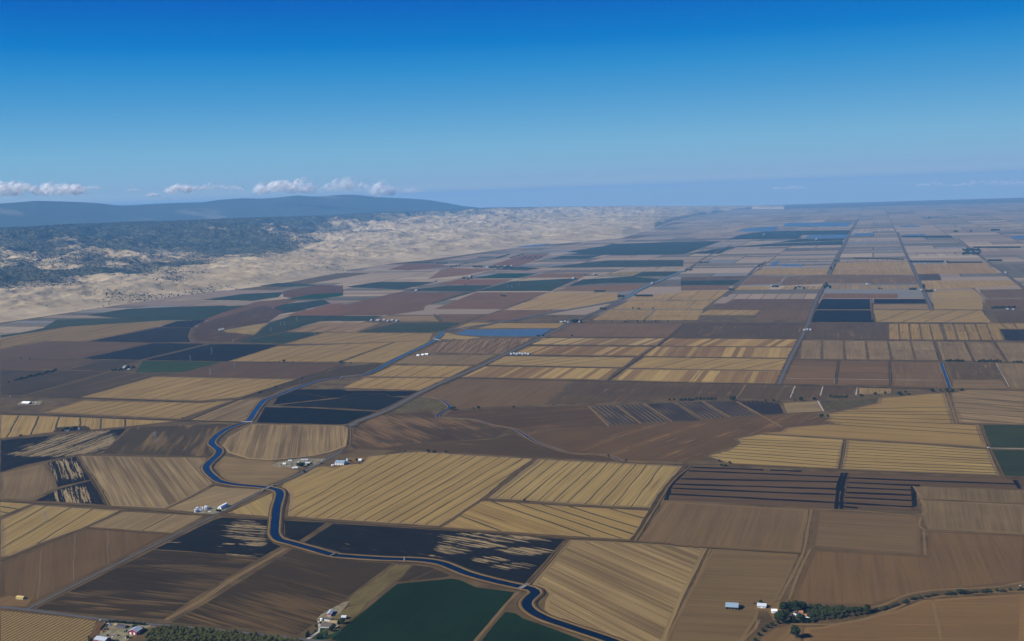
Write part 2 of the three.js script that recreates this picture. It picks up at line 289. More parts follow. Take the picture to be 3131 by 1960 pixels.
function canal(name, w, side, P, label) {
  const line = smoothLine(P, 16), far = Math.hypot(P[P.length - 2], P[P.length - 1]) > 5300 ? 0.9 : 0, e = w / 2, y = 1.0 + far;
  const g = new THREE.Group(); tag(g, name, label, null, null, 'structure');
  part('water', ribbon(line, [[-e - 1, y], [e + 1, y]]), waterM, g);
  for (const s of [-1, 1]) {
    const pr = [[e - 0.4, y - 0.1], [e + side * 0.16, y + 1.2], [e + side * 0.62, y + 1.2], [e + side, y + 0.3], [e + side * 1.25, 0.2]].map(([o, h]) => [o * s, h]);
    part('bank', ribbon(line, s < 0 ? pr.reverse() : pr, 512, 1.5), tanM, g);
    part('bank_edge', ribbon(line, (s < 0 ? [[-e - side * 0.3, y + 1.24], [-e - side * 0.04, y + 0.55]] : [[e + side * 0.04, y + 0.55], [e + side * 0.3, y + 1.24]]), 512, 0.8), vergeM, g);
    part('bank_foot', ribbon(line, (s < 0 ? [[-e - side * 1.5, 0.72 + far], [-e - side * 1.02, 0.8 + y - 0.4]] : [[e + side * 1.02, 0.8 + y - 0.4], [e + side * 1.5, 0.72 + far]]), 512, 2), roadM.lane, g);
  }
}
function bridge(x, z, turn, l, w, label) {
  const t = base('bridge', label, 'bridge', x, z, turn); t.position.y += 1.6;
  part('deck', box(w, 0.7, l, 0, 0.35, 0), mat(0.2, 0.18, 0.15), t); for (const s of [-1, 1]) part('railing', box(0.3, 1, l, s * (w / 2 - 0.2), 1.2, 0), mat(0.34, 0.32, 0.29), t);
}
const pondM = new THREE.MeshPhysicalMaterial({ color: new THREE.Color().setRGB(0.045, 0.062, 0.085), roughness: 0.3, ior: 1.33, specularIntensity: 0.5 });
function pond(name, P, label) { const o = new THREE.Mesh(slab(soften(P, 20), 2.1), pondM); tag(o, name, label, null, null, 'structure'); o.receiveShadow = true; }
const yardM = { gravel: earth(surface('gravel')), lawn: mat(0.015, 0.036, 0.014, 1), path: mat(0.34, 0.3, 0.24), grass: earth(surface('grass')), tandirt: earth(surface('dirt'), 0.72, 0.66, 0.58), browndirt: earth(surface('verge'), 0.55, 0.5, 0.5) };
let yardNo = 0;
function yard(kind, P, label) { const k = kind === 'gravel' || kind === 'tandirt' || kind === 'browndirt' ? 512 : 1024; const o = new THREE.Mesh(slab(soften(P, 6), 0.56 + yardNo++ * 0.03, 0, 0, 0, k), yardM[kind]); o.receiveShadow = true; tag(o, kind === 'path' ? 'driveway' : kind === 'lawn' ? 'lawn' : kind === 'grass' ? 'paddock' : 'yard', label, null, null, 'structure'); }

// ------------------------------------------------------------------ the plain, the hills, the far range
const HILLS = [[0.8977, 9241, 24000, 593], [0.8771, 9352, 24000, 600], [0.8558, 9473, 24000, 607], [0.8340, 9606, 24000, 614], [0.8117, 9751, 24000, 622], [0.7888, 9909, 24000, 630], [0.7654, 10083, 24000, 638], [0.7414, 10273, 24000, 647], [0.7169, 10519, 24357, 641], [0.6919, 10797, 25062, 654], [0.6664, 11123, 25800, 641], [0.6404, 11456, 26714, 642], [0.6140, 11807, 27375, 620], [0.5871, 12151, 27825, 618], [0.5598, 12428, 28587, 614], [0.5322, 12810, 30333, 598], [0.5042, 13404, 33000, 570], [0.4759, 14268, 35666, 538], [0.4473, 15326, 38250, 547], [0.4185, 16264, 40647, 548], [0.3896, 16734, 43000, 525], [0.3605, 17716, 45000, 532], [0.3314, 18852, 47000, 542], [0.3022, 20213, 49333, 500], [0.2731, 20828, 51666, 457], [0.2440, 21496, 54000, 413], [0.2151, 22492, 56500, 371], [0.1863, 27693, 59000, 293], [0.1578, 38261, 61428, 224], [0.1294, 48962, 63809, 162], [0.1014, 55658, 66000, 100], [0.0737, 52148, 68000, 0], [0.0464, 49234, 68000, 0], [-0.0070, 44653, 68000, 0]];
const RANGE = [[0.8950, 41062, 1377], [0.8096, 41062, 1377], [0.7398, 42000, 1333], [0.7198, 42768, 1382], [0.7143, 42975, 1404], [0.7047, 43340, 1390], [0.6817, 44203, 1332], [0.6642, 44850, 1264], [0.6498, 45375, 1160], [0.6394, 45750, 1158], [0.6156, 46593, 1190], [0.6015, 47090, 1197], [0.5805, 47821, 1195], [0.5648, 48356, 1282], [0.5481, 48928, 1315], [0.5301, 49537, 1277], [0.5178, 49950, 1303], [0.5009, 50512, 1380], [0.4838, 51084, 1299], [0.4608, 51843, 1355], [0.4514, 52153, 1342], [0.4326, 52771, 1209], [0.4016, 53784, 1082], [0.3863, 54281, 994], [0.3690, 54843, 805], [0.3552, 55293, 635], [0.3314, 56062, 457], [0.3023, 57000, 279]];
const curve = (T, a, k) => { if (a >= T[0][0]) return T[0][k]; for (let i = 1; i < T.length; i++) if (a >= T[i][0]) { const t = (a - T[i][0]) / (T[i - 1][0] - T[i][0]); return T[i][k] + (T[i - 1][k] - T[i][k]) * t; } return T[T.length - 1][k]; };
function polar(r, a, height, y0 = 0) { // a sheet of ground between rings of radius r and bearings a
  const pos = [], idx = [], uv = [], n = a.length;
  for (let i = 0; i < r.length; i++) for (let j = 0; j < n; j++) { const d = typeof r[i] === 'function' ? r[i](a[j]) : r[i], x = -Math.sin(a[j]) * d, z = -Math.cos(a[j]) * d; pos.push(x, y0 + drop(x, z) + height(x, z, a[j], d), z); uv.push(x / 512, z / 512); if (i && j) { const A = (i - 1) * n + j - 1, B = i * n + j - 1; idx.push(A, B, A + 1, A + 1, B, B + 1); } }
  return geo(pos, idx, uv);
}
{
  const r = [0]; for (let d = 400; d < 76000; d *= 1.045) r.push(d); r.push(78000);
  const a = Array.from({ length: 241 }, (_, i) => Math.PI - (i / 240) * 2 * Math.PI);
  const g = new THREE.Mesh(polar(r, a, () => 0), earth(surface('verge'))); g.receiveShadow = true;
  tag(g, 'ground', 'flat brown valley plain under all the fields', null, null, 'structure');
}
function hillHeight(x, z, a, d) {
  const d0 = curve(HILLS, a, 1), d1 = curve(HILLS, a, 2), h1 = curve(HILLS, a, 3); if (h1 <= 0) return -4;
  const t = (d - d0) / (d1 - d0); if (t <= 0) return -4 + 4 * smooth(-0.05, 0, t);
  const leftness = smooth(0.1, 0.45, a), k = 0.00022;
  const rough = ridge(x * 0.00045 + 5, z * 0.00045, 5), roll = fbm(x * 0.0009, z * 0.0009, 4), small = ridge(x * 0.0021, z * 0.0021, 4);
  const sight = EYE - d * ((EYE - h1 + (d1 * d1) / R2) / d1) + (d * d) / R2; // keep below the line from the eye to the crest
  let h;
  if (t < 1) {
    const big = 0.45 + 0.55 * leftness, A = (34 + 330 * smooth(0.06, 0.6, t)) * big, apron = 70 * smooth(0, 0.1, t);
    h = apron * (0.1 + 1.9 * Math.max(0, roll - 0.12)) + h1 * (0.1 * t + 0.55 * t * t) + A * (rough - 0.42) + (64 + 190 * t) * (0.45 + 0.55 * big) * (small - 0.45) * smooth(0, 0.06, t) + (26 + 40 * t) * (ridge(x * 0.0046, z * 0.0046, 3) - 0.5) * smooth(0, 0.05, t);
    const cap = sight - 6 - 40 * (1 - t); if (h > cap) h = cap - (h - cap) * 0.15;
    if (t > 0.9) h = h + (h1 * (0.93 + 0.12 * (ridge(x * 0.0012, z * 0.0012, 4) - 0.4)) - h) * smooth(0.9, 1, t);
  } else h = h1 * (1 - smooth(1, 1.35, t) * 0.9) ;
  return Math.max(0, h) * smooth(0, 0.02, t);
}
const woodAt = (x, z, a, d) => { // how thickly oaks stand
  const d0 = curve(HILLS, a, 1), d1 = curve(HILLS, a, 2), t = (d - d0) / (d1 - d0), L = smooth(0.27, 0.64, a);
  const start = 0.44 - 0.3 * L;
  let w = smooth(start - 0.02, start + 0.12, t) * (0.25 + 0.75 * L) + smooth(0.6, 0.95, t) * 0.6 * smooth(0.12, 0.4, a) + smooth(0.82, 0.97, t) * L * 0.5;
  w *= smooth(0.1, 0.3, a); return w + (fbm(x * 0.0006 + 3, z * 0.0006, 4) - 0.5) * 1.5 * (0.35 + L) + (fbm(x * 0.0024 + 8, z * 0.0024, 3) - 0.5) * 0.9 * (0.4 + L) - (1 - L) * 0.12 - 0.08 + 0.14 * L * smooth(start, start + 0.08, t);
};
{
  const amax = HILLS[0][0], amin = HILLS[HILLS.length - 1][0], na = 1000, nr = 420;
  const a = Array.from({ length: na }, (_, i) => amax + ((amin - amax) * i) / (na - 1));
  const r = Array.from({ length: nr }, (_, i) => { const t = -0.04 + 1.4 * Math.pow(i / (nr - 1), 1.25); return (b) => { const d0 = curve(HILLS, b, 1), d1 = curve(HILLS, b, 2); return d0 + (d1 - d0) * t; }; });
  const g = polar(r, a, hillHeight, 0), col = new Float32Array(na * nr * 3), p = g.attributes.position;
  for (let i = 0; i < na * nr; i++) {
    const x = p.getX(i), z = p.getZ(i), b = a[i % na], d = Math.hypot(x, z), w = woodAt(x, z, b, d);
    const t = fbm(x * 0.002, z * 0.002, 4), gully = ridge(x * 0.0052, z * 0.0052, 3), gr = L3([0.25, 0.19, 0.11], [0.44, 0.345, 0.21], clamp((t - 0.25) * 1.5 + (gully - 0.5) * 0.55)), c = L3(gr, [0.045, 0.048, 0.03], smooth(0.3, 1.05, w) * 0.95);
    col.set(c, i * 3);
  }
  g.setAttribute('color', new THREE.BufferAttribute(col, 3));
  const m = new THREE.Mesh(g, new THREE.MeshPhysicalMaterial({ vertexColors: true, roughness: 1, specularIntensity: 0.1 })); m.receiveShadow = m.castShadow = true;
  tag(m, 'hills', 'rolling dry grass foothills with dark oak woodland toward the left', null, null, 'structure');
  // the oaks on them
  const crown = new THREE.IcosahedronGeometry(1, 1); const cp = crown.attributes.position;
  for (let i = 0; i < cp.count; i++) { const k = 0.8 + 0.45 * n2(cp.getX(i) * 2.3 + 9, cp.getY(i) * 2.3 + cp.getZ(i) * 1.7); cp.setXYZ(i, cp.getX(i) * k, cp.getY(i) * k * 0.8, cp.getZ(i) * k); }
  crown.computeVertexNormals();
  const M = new THREE.Matrix4(), list = [];
  for (let i = 0; i < 900000 && list.length < 130000; i++) {
    const b = amax + (amin - amax) * rnd(), d0 = curve(HILLS, b, 1), d1 = curve(HILLS, b, 2), d = Math.sqrt(rr(d0 * d0, d1 * d1 * 1.02)), x = -Math.sin(b) * d, z = -Math.cos(b) * d, w = woodAt(x, z, b, d);
    if (rnd() > smooth(0.12, 0.95, w) + 0.006) continue;
    const s = rr(4, 8) * (d > 20000 ? 1.5 : 1); list.push([x, drop(x, z) + hillHeight(x, z, b, d) + s * 0.4, z, s]);
  }
  const im = new THREE.InstancedMesh(crown, mat(0.034, 0.038, 0.024, 1), list.length);
  list.forEach(([x, y, z, s], i) => im.setMatrixAt(i, M.makeScale(s, s * 0.95, s).setPosition(x, y, z))); im.castShadow = true;
  tag(im, 'oak_woodland', 'dark oak woodland scattered over the left foothills', 'woodland', null, 'stuff');
}
{
  const amax = RANGE[0][0], amin = RANGE[RANGE.length - 1][0], na = 500, nr = 90, a = Array.from({ length: na }, (_, i) => amax + ((amin - amax) * i) / (na - 1));
  const r = Array.from({ length: nr }, (_, i) => (b) => curve(RANGE, b, 1) - 13000 + (18000 * i) / (nr - 1));
  const g = polar(r, a, (x, z, b, d) => { const D = curve(RANGE, b, 1), h = curve(RANGE, b, 2), t = (d - D + 13000) / 13000, k = ridge(x * 0.00016 + 7, z * 0.00016, 5); return t < 1 ? Math.max(-30, h * (Math.pow(Math.max(0, t), 1.2) * (0.72 + 0.28 * t) - (1 - t) * 0.9 * k * Math.pow(Math.max(0, t), 0.6))) : h * (1 - smooth(1, 1.4, t) * 0.8); });
  const gp = g.attributes.position, gc = new Float32Array(gp.count * 3); for (let i = 0; i < gp.count; i++) { const q = fbm(gp.getX(i) * 0.0004, gp.getZ(i) * 0.0009, 4); gc.set(L3([0.035, 0.042, 0.028], [0.34, 0.29, 0.2], smooth(0.66, 0.78, q) * 0.35), i * 3); } g.setAttribute('color', new THREE.BufferAttribute(gc, 3));
  const m = new THREE.Mesh(g, new THREE.MeshPhysicalMaterial({ vertexColors: true, roughness: 1, specularIntensity: 0.1 })); m.castShadow = m.receiveShadow = true;
  tag(m, 'mountains', 'long blue hazy mountain range behind the foothills', null, null, 'structure');
}

// ------------------------------------------------------------------ the checkerboard of small fields beyond
{
  const X0 = -418, S = 804.7, tones = [[0.25, 0.19, 0.115], [0.22, 0.17, 0.11], [0.19, 0.145, 0.1], [0.28, 0.22, 0.135], [0.17, 0.125, 0.085], [0.13, 0.09, 0.066], [0.06, 0.062, 0.04], [0.03, 0.04, 0.029], [0.018, 0.028, 0.022], [0.09, 0.11, 0.12], [0.2, 0.15, 0.1]];
  const pos = [], col = [], idx = [];
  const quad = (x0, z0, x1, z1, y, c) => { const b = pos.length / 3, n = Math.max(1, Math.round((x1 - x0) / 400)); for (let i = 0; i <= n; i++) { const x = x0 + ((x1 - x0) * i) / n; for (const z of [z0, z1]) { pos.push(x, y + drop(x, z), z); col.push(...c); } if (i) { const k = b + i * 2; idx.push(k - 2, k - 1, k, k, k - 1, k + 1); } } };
  for (let i = -34; i < 44; i++) for (let j = 6; j < 66; j++) {
    const x0 = X0 + i * S, z1 = -j * S, d = Math.hypot(x0 + S / 2, z1 - S / 2), a = Math.atan2(-(x0 + S / 2), -(z1 - S / 2));
    if (d < 8600 || d > 56000 || Math.abs(a - 0.316) > 0.62) continue;
    if (curve(HILLS, a, 3) > 0 && d > curve(HILLS, a, 1) * 0.985) continue;
    const n = rnd() < 0.2 ? 4 : rnd() < 0.5 ? 2 : 1, half = rnd() < 0.35, dry = fbm(x0 / 5200 + 4, z1 / 5200, 3);
    for (let k = 0; k < n; k++) for (let h = 0; h < (half ? 2 : 1); h++) {
      const q = rnd() * 1.05 - (dry - 0.5) * 1.1, c = tones[Math.max(0, Math.min(10, Math.floor(q * 11)))], v = rr(0.85, 1.12), e = 9, w = half ? S / 2 : S;
      const m = rnd() < 0.35 ? 7 : 1; // some are cut in strips
      for (let b = 0; b < m; b++) { const vv = v * (m > 1 ? rr(0.82, 1.1) : 1); quad(x0 + h * w + e + ((w - 2 * e) * b) / m, z1 - ((k + 1) * S) / n + 7, x0 + h * w + e + ((w - 2 * e) * (b + (m > 1 ? 0.94 : 1))) / m, z1 - (k * S) / n - 7, 0.45, c.map((t, i) => (t * 0.62 + [0.2, 0.15, 0.105][i] * 0.38) * vv * 1.08)); }  // tones drawn together and raised, so some haze softness sits in the colour
    }
  }
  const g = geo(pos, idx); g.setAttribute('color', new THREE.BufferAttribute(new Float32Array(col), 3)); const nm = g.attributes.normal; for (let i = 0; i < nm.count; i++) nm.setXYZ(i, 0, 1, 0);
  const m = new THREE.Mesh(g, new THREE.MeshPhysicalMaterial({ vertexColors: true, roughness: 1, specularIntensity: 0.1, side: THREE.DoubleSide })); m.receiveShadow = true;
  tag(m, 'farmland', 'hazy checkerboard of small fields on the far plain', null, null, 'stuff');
}

F('burnp', 'black burned field beside the canal bend with straw left along its right edge', [-1811,-2754, -1658,-2762, -1603,-2658, -1568,-2599, -1534,-2566, -1498,-2545, -1505,-2447, -1727,-2455, -1828,-2452, -1823,-2725], { d: 1.523, un: [[-1663, -2646, 60, -12, 53, 87], [-1566, -2459, 49, -10, 6, 10], [-1808, -2516, 24, -5, 3, 4], [-1654, -2531, 19, -4, 4, 7], [-1583, -2558, 27, -6, 13, 22]] });
F('dark', 'dark brown tilled field streaked with pale straw lines below the burned field', [-1827,-2446, -1724,-2451, -1503,-2441, -1504,-2119, -1656,-2110, -1834,-2124], { d: 1.523, t: [0.62, 0.6, 0.6], pat: 1, un: [[-1515, -2247, 90, -20, 28, 43], [-1607, -2326, 101, -22, 10, 15], [-1736, -2331, 81, -17, 5, 8], [-1555, -2159, 67, -15, 17, 25], [-1751, -2131, 41, -9, 9, 12], [-1545, -2411, 37, -8, 9, 14]] });
F('darkb', 'dark brown strip of tilled land along the paved road corner', [-1832,-2120, -1653,-2106, -1502,-2113, -1495,-2020, -1657,-2011, -1832,-2009], { d: 1.552, t: [0.75, 0.72, 0.7], pat: 1, un: [[-1625, -2095, 119, -27, 8, 11], [-1793, -2112, 28, -6, 11, 13], [-1516, -2049, 39, -9, 7, 10], [-1680, -2039, 39, -9, 6, 8]] });
F('dark', 'dark brown field with a tan lower half between dirt track and farmhouse lawns', [-1457,-2533, -1321,-2485, -1225,-2477, -1146,-2479, -1150,-2351, -1151,-2195, -1148,-2096, -1156,-2009, -1296,-2017, -1471,-2008, -1459,-2125], { d: 1.243, t: [0.75, 0.72, 0.7], pat: 1, un: [[-1300, -2142, 135, -30, 27, 47], [-1228, -2080, 93, -21, 25, 44], [-1338, -2055, 94, -21, 18, 29]] });
F('plow', 'brown field with faint upright furrows left of the long paved road', [-2149,-2580, -1871,-2583, -1869,-2456, -1867,-2024, -1940,-2017, -2156,-2253], { d: 0.688, t: [0.80, 0.77, 0.72], lp: [[-2147,-2398, -1871,-2061, -2145,-2528, -1880,-2198, 2], [-2065,-2565, -1880,-2329, -2064,-2565, -1880,-2329, 1]] });
F('straw', 'golden stubble field cut by three dark slanting levees', [-2486,-2759, -2167,-2757, -2156,-2588, -2183,-2431, -2182,-2320, -2207,-2309, -2470,-2598], { d: 0.235, lv: [[-2438,-2758, -2377,-2495, -2267,-2759, -2187,-2428, 3]] });
F('straw', 'small golden corner field above the slanting levees at the left edge', [-2626,-2768, -2503,-2767, -2503,-2633], { d: 0.180, lv: [[-2584,-2722, -2503,-2710, -2541,-2675, -2497,-2668, 2]] });
F('tan', 'pale tan stubble field across the dirt road from the grain silos', [-2152,-2750, -1876,-2759, -1870,-2591, -2151,-2592], { d: 0.060, lv: [[-1978,-2754, -1971,-2595, -1977,-2754, -1970,-2595, 1]] });
F('stub', 'wide tan stubble field with fan of dark swaths left of the canal', [-2815,-3369, -2298,-3421, -2217,-3270, -2061,-3094, -2043,-2943, -2041,-2803, -2233,-2797, -2551,-3110], { d: 0.764, lp: [[-2367,-3114, -2060,-2807, -2366,-3114, -2059,-2807, 1], [-2409,-3132, -2212,-3277, -2406,-3129, -2210,-3273, 1]] });
F('tan', 'tan stubble triangle behind the grain silos and the white arched shed', [-2040,-3074, -1984,-3058, -1855,-3062, -1852,-2781, -2031,-2798, -2032,-2934], { d: 2.729 });
F('burnp', 'small checkered field half burned black and half straw', [-2855,-3250, -2814,-3357, -2522,-3069, -2568,-2960, -2670,-3069], { d: 0.751, un: [[-2725, -3181, 58, -10, 101, 122]] });
F('burnp', 'stubble field with burned black edges below the checkered field', [-2545,-2946, -2511,-3056, -2260,-2808, -2522,-2803], { d: 0.741, un: [[-2432, -2875, 62, -12, 71, 87]] });
F('tan', 'brownish stubble field at the left edge beside the checkered field', [-2914,-3083, -2861,-3243, -2660,-3056, -2559,-2949, -2540,-2811, -2651,-2795], { d: 0.656, t: [.75, .72, .7] });
F('rows', 'golden row crop with close dark rows in the bottom left corner', [-1908,-1982, -1642,-1984, -1578,-1871, -1551,-1825, -1727,-1784], { d: -3.125 });
F('plow', 'bare reddish brown strip between row crop and machinery yard', [-1632,-1978, -1612,-1974, -1577,-1887, -1580,-1879], { t: [.9, .72, .6] });
F('crop', 'large dark green crop field below the canal', [-1076,-2345, -962,-2406, -940,-2404, -882,-2363, -785,-2352, -781,-2294, -781,-2056, -787,-2004, -1069,-1937, -1080,-2055], { d: 0.000 });
F('crop', 'dark green crop field across the track from the big green field', [-769,-2231, -742,-2228, -718,-2204, -639,-2162, -550,-2110, -497,-2071, -767,-2008, -767,-2067], { d: 0.011, t: [1.05, 1.05, 1.05] });
F('grass', 'olive grass strip leading down to the farmhouse', [-1137,-2473, -1092,-2478, -1085,-2360, -1093,-2216, -1125,-2188, -1146,-2231], { d: 0.043 });
F('dark', 'dark brown corner with a rusty patch above the green field', [-1089,-2477, -1040,-2472, -970,-2426, -979,-2411, -1082,-2353], { d: 2.808, t: [.7, .7, .7], pat: 1 });
F('burn', 'black burned triangle hugging the canal bend', [-1613,-2762, -1480,-2769, -1474,-2586, -1496,-2595, -1537,-2632], { d: 1.620 });
F('burnp', 'long black burned field with tattered strips of unburned straw', [-1456,-2764, -1260,-2765, -1133,-2765, -775,-2758, -778,-2411, -876,-2438, -965,-2492, -1041,-2531, -1097,-2536, -1196,-2527, -1316,-2525, -1326,-2535, -1394,-2563, -1455,-2587], { d: 1.256, un: [[-1037, -2622, 47, -10, 16, 41], [-959, -2724, 123, -25, 10, 30], [-849, -2638, 61, -13, 8, 26], [-913, -2556, 42, -9, 7, 21], [-839, -2523, 45, -10, 7, 22], [-1043, -2745, 30, -6, 4, 12], [-965, -2661, 44, -9, 5, 16], [-1072, -2670, 22, -5, 4, 9], [-1071, -2557, 7, -2, 2, 4]] });
F('straw', 'biggest golden field of long slanting swaths right of the canal', [-1626,-2805, -1739,-3022, -1784,-3079, -1815,-3101, -1819,-3206, -1824,-3364, -1760,-3400, -1691,-3439, -1711,-3539, -1602,-3617, -1523,-3639, -1378,-3617, -1116,-3603, -1121,-3338, -1119,-3078, -1148,-2799, -1298,-2801, -1454,-2801], { d: 3.037, t: [1, .97, .92], lv: [[-1645,-2871, -1651,-3308, -1194,-2801, -1133,-3381, 13]] });
F('straw', 'bright golden field ruled by ten dark levees', [-1102,-3606, -600,-3590, -605,-3399, -609,-3090, -719,-3083, -1108,-3098], { d: 3.111, t: [1.06, 1.06, 1.04], lv: [[-1085,-3096, -1076,-3354, -668,-3080, -668,-3427, 10]] });
F('straw', 'golden wedge field with downhill slanting swaths behind the black field', [-1129,-3060, -1094,-3069, -606,-3055, -604,-2787, -855,-2786, -1139,-2793], { d: 0.978, t: [.98, .93, .85], lv: [[-1094,-3070, -710,-2787, -844,-3056, -605,-2892, 4], [-1134,-2911, -960,-2788, -1133,-2911, -959,-2788, 1], [-722,-3057, -603,-2980, -721,-3058, -602,-2980, 1]] });
F('stub', 'tan stubble field combed with slanting swaths right of the canal hook', [-762,-2753, -598,-2765, -400,-2762, -404,-2369, -399,-2145, -399,-2094, -415,-2091, -477,-2127, -656,-2221, -689,-2262, -701,-2312, -704,-2357, -727,-2390, -761,-2406], { d: 0.860, t: [1.12, 1.1, 1] });
F('plow', 'brown tilled field below the striped wet fields', [-578,-3162, -173,-3155, -172,-2771, -586,-2767], { d: 0.007 });
F('plow', 'brown tilled field with fine level furrows between two dirt tracks', [-156,-3152, 120,-3150, 111,-2809, -155,-2820], { d: 1.542 });
F('plow', 'brown field around the two metal sheds', [-388,-2754, -175,-2758, -202,-2430, -233,-2366, -233,-2306, -252,-2179, -257,-2128, -400,-2094, -398,-2145, -401,-2352], { d: 1.667, t: [1.02, 1.05, 1] });
F('plow', 'broad bare brown field above the tree lined creek', [-147,-2798, 112,-2802, 120,-2799, 133,-3013, 371,-3018, 329,-2666, 108,-2544, 59,-2501, -3,-2437, -141,-2423, -175,-2433], { d: 0.047, t: [.96, .9, .82] });
F('tan', 'grey brown field at the right edge above the bare brown field', [130,-3314, 406,-3315, 373,-3030, 133,-3028, 123,-3144], { d: -0.028, t: [.68, .66, .64] });
F('tan', 'thin grey brown field right of the wet striped fields', [119,-3460, 425,-3471, 409,-3334, 117,-3331], { d: -0.039, t: [.66, .64, .62] });
F('plow', 'dark brown field crossed by seven black water filled furrows', [-569,-3586, -98,-3590, -99,-3494, -102,-3182, -538,-3176, -582,-3178, -593,-3353], { d: 1.674, t: [.68, .66, .72], dl: [[-588,-3424, -103,-3473, -583,-3243, -103,-3239, 4], [-577,-3579, -100,-3588, -588,-3531, -102,-3535, 2]] });
F('plow', 'dark brown field with black wet furrows and a notched corner', [-82,-3587, 382,-3613, 411,-3583, 406,-3482, 114,-3469, 110,-3193, -85,-3178, -86,-3239], { d: 1.604, t: [.7, .68, .74], dl: [[-84,-3527, 406,-3539, -86,-3469, 397,-3479, 2], [-85,-3412, 112,-3416, -85,-3239, 110,-3237, 4]] });
F('plow', 'orange brown field below the creek in the bottom right corner', [-100,-2298, 40,-2417, 100,-2497, 320,-2585, 276,-2246, -134,-2149, -137,-2284], { d: 1.765, t: [1.12, 1.03, .9] });
F('plow', 'small tan field around the lone oak below the creek', [-236,-2133, -226,-2178, -196,-2263, -168,-2291, -138,-2283, -137,-2149], { d: -0.257, t: [1.15, 1.1, 1] });
F('straw', 'pale golden field divided by upright levees around a small homestead', [-3761,-4010, -2838,-4007, -2862,-3971, -2983,-3866, -3112,-3778, -3227,-3719, -3367,-3578], { d: 0.641, t: [1.05, 1, .95], lv: [[-3657,-4008, -3359,-3609, -3428,-3998, -3268,-3789, 3], [-3309,-3993, -3192,-3844, -3079,-3994, -2990,-3873, 3]] });
F('burnp', 'burned field with long slanting streaks of straw left of the canal', [-3339,-3548, -3171,-3678, -2952,-3839, -2871,-3676, -2746,-3412, -2836,-3386, -2914,-3208, -2925,-3095], { d: -3.092, un: [[-2978, -3576, 137, -22, 156, 193], [-2993, -3450, 116, -19, 70, 83], [-2977, -3369, 136, -23, 35, 40], [-2930, -3635, 72, -11, 122, 156]] });
F('dark', 'dark brown field with upright tan strips left of the canal elbow', [-2941,-3852, -2593,-3984, -2527,-3976, -2439,-3662, -2373,-3550, -2307,-3480, -2298,-3441, -2744,-3410], { d: 0.461, pat: 2 });
F('straw', 'dull golden field with many close levees behind the upright levee field', [-3605,-4378, -2956,-4402, -2840,-4488, -2829,-4051, -3586,-4086], { d: 3.070, t: [.92, .86, .8], lv: [[-3513,-4067, -3476,-4394, -2903,-4050, -2909,-4412, 9]] });
F('stub', 'grey tan stubble patch tucked against the far canal bend', [-2822,-4501, -2702,-4534, -2510,-4045, -2781,-4031], { d: -3.039, t: [.9, .88, .85] });
F('straw', 'broad golden field with slanting levees left of the canal reach', [-3683,-4454, -3696,-5060, -3467,-5060, -2835,-5063, -2846,-4553, -2980,-4449, -3223,-4451], { d: -3.064, t: [.94, .88, .82], lv: [[-3500,-4446, -3494,-5048, -2963,-4495, -2883,-5023, 8]] });
F('dark', 'dark brown strip along the left bank of the straight canal', [-2811,-5074, -2786,-5511, -2576,-5621, -2569,-5279, -2644,-5180, -2716,-5093, -2765,-4813, -2728,-4586, -2835,-4547], { d: -3.140 });
F('plow', 'wide dull brown field behind the broad golden field', [-3599,-5577, -2830,-5599, -2800,-5540, -2840,-5102, -3707,-5092, -3608,-5217], { d: -3.132, t: [.66, .6, .62] });  // tint dimmed: the broad cloud shade here is put into the colour
F('crop', 'grey green pasture beside the tree ringed farmhouse', [-4155,-5587, -3614,-5587, -3623,-5225, -3907,-5183], { d: 1.717, t: [4, 2.3, 2.4] });
F('dark', 'dark grey brown field below the tree ringed farmhouse', [-3879,-5152, -3603,-5202, -3720,-5091, -3690,-4750, -3688,-4450, -4019,-4452, -4082,-5191], { d: 3.125, t: [1.1, 1.1, 1.15] });
F('dark', 'dark purplish brown field at the left edge with a bushy line', [-4828,-5178, -4475,-5210, -4108,-5194, -4038,-4465, -4180,-4468], { d: -3.112, t: [.9, .9, 1.05] });
F('dark', 'dark brown wedge behind the tree ringed farmhouse', [-4408,-5242, -4436,-5587, -4174,-5585, -4114,-5218], { d: 2.543, t: [.9, .9, 1.1] });
F('plow', 'dull brown field at the left edge behind the purplish field', [-5191,-5575, -4447,-5592, -4448,-5249, -4859,-5211], { d: 1.812, t: [.62, .58, .62] });  // darkened tint carries the same cloud shade in its colour
F('burn', 'blue black burned field left of the slanting farm lane', [-4636,-5647, -4622,-6343, -4205,-6330, -4200,-5629], { d: 3.121, t: [1.10, 1.10, 0.90] });
F('burn', 'blue black burned field under the transmission towers', [-4163,-5626, -4159,-6326, -3647,-6327, -3596,-5626], { d: 3.135, t: [0.90, 0.90, 0.80] });
F('straw', 'hazy straw field with slanting swaths at the left edge near the hills', [-6069,-6535, -6057,-7234, -5439,-7622, -5313,-7604, -5222,-7206, -5210,-6414, -5554,-6419, -5584,-6004], { d: -2.970, t: [.68, .64, .63], lv: [[-5980,-6437, -5980,-7190, -5590,-6418, -5632,-7428, 4]] });
F('plow', 'dull tan field in front of the hazy straw field', [-5532,-5947, -5512,-6369, -4631,-6370, -4666,-5644, -5237,-5625], { d: 2.717, t: [.68, .63, .62] });
F('burn', 'dark ashy field behind the left blue black field', [-5190,-6407, -5178,-7163, -4883,-7179, -4633,-6765, -4377,-6419, -4619,-6378], { d: 3.126, t: [1.70, 1.50, 1.30] });
F('burn', 'narrow blue black field behind the ashy field', [-5194,-7207, -5300,-7604, -5095,-7733, -4884,-7205], { d: 2.955, t: [1.00, 1.00, 0.90] });
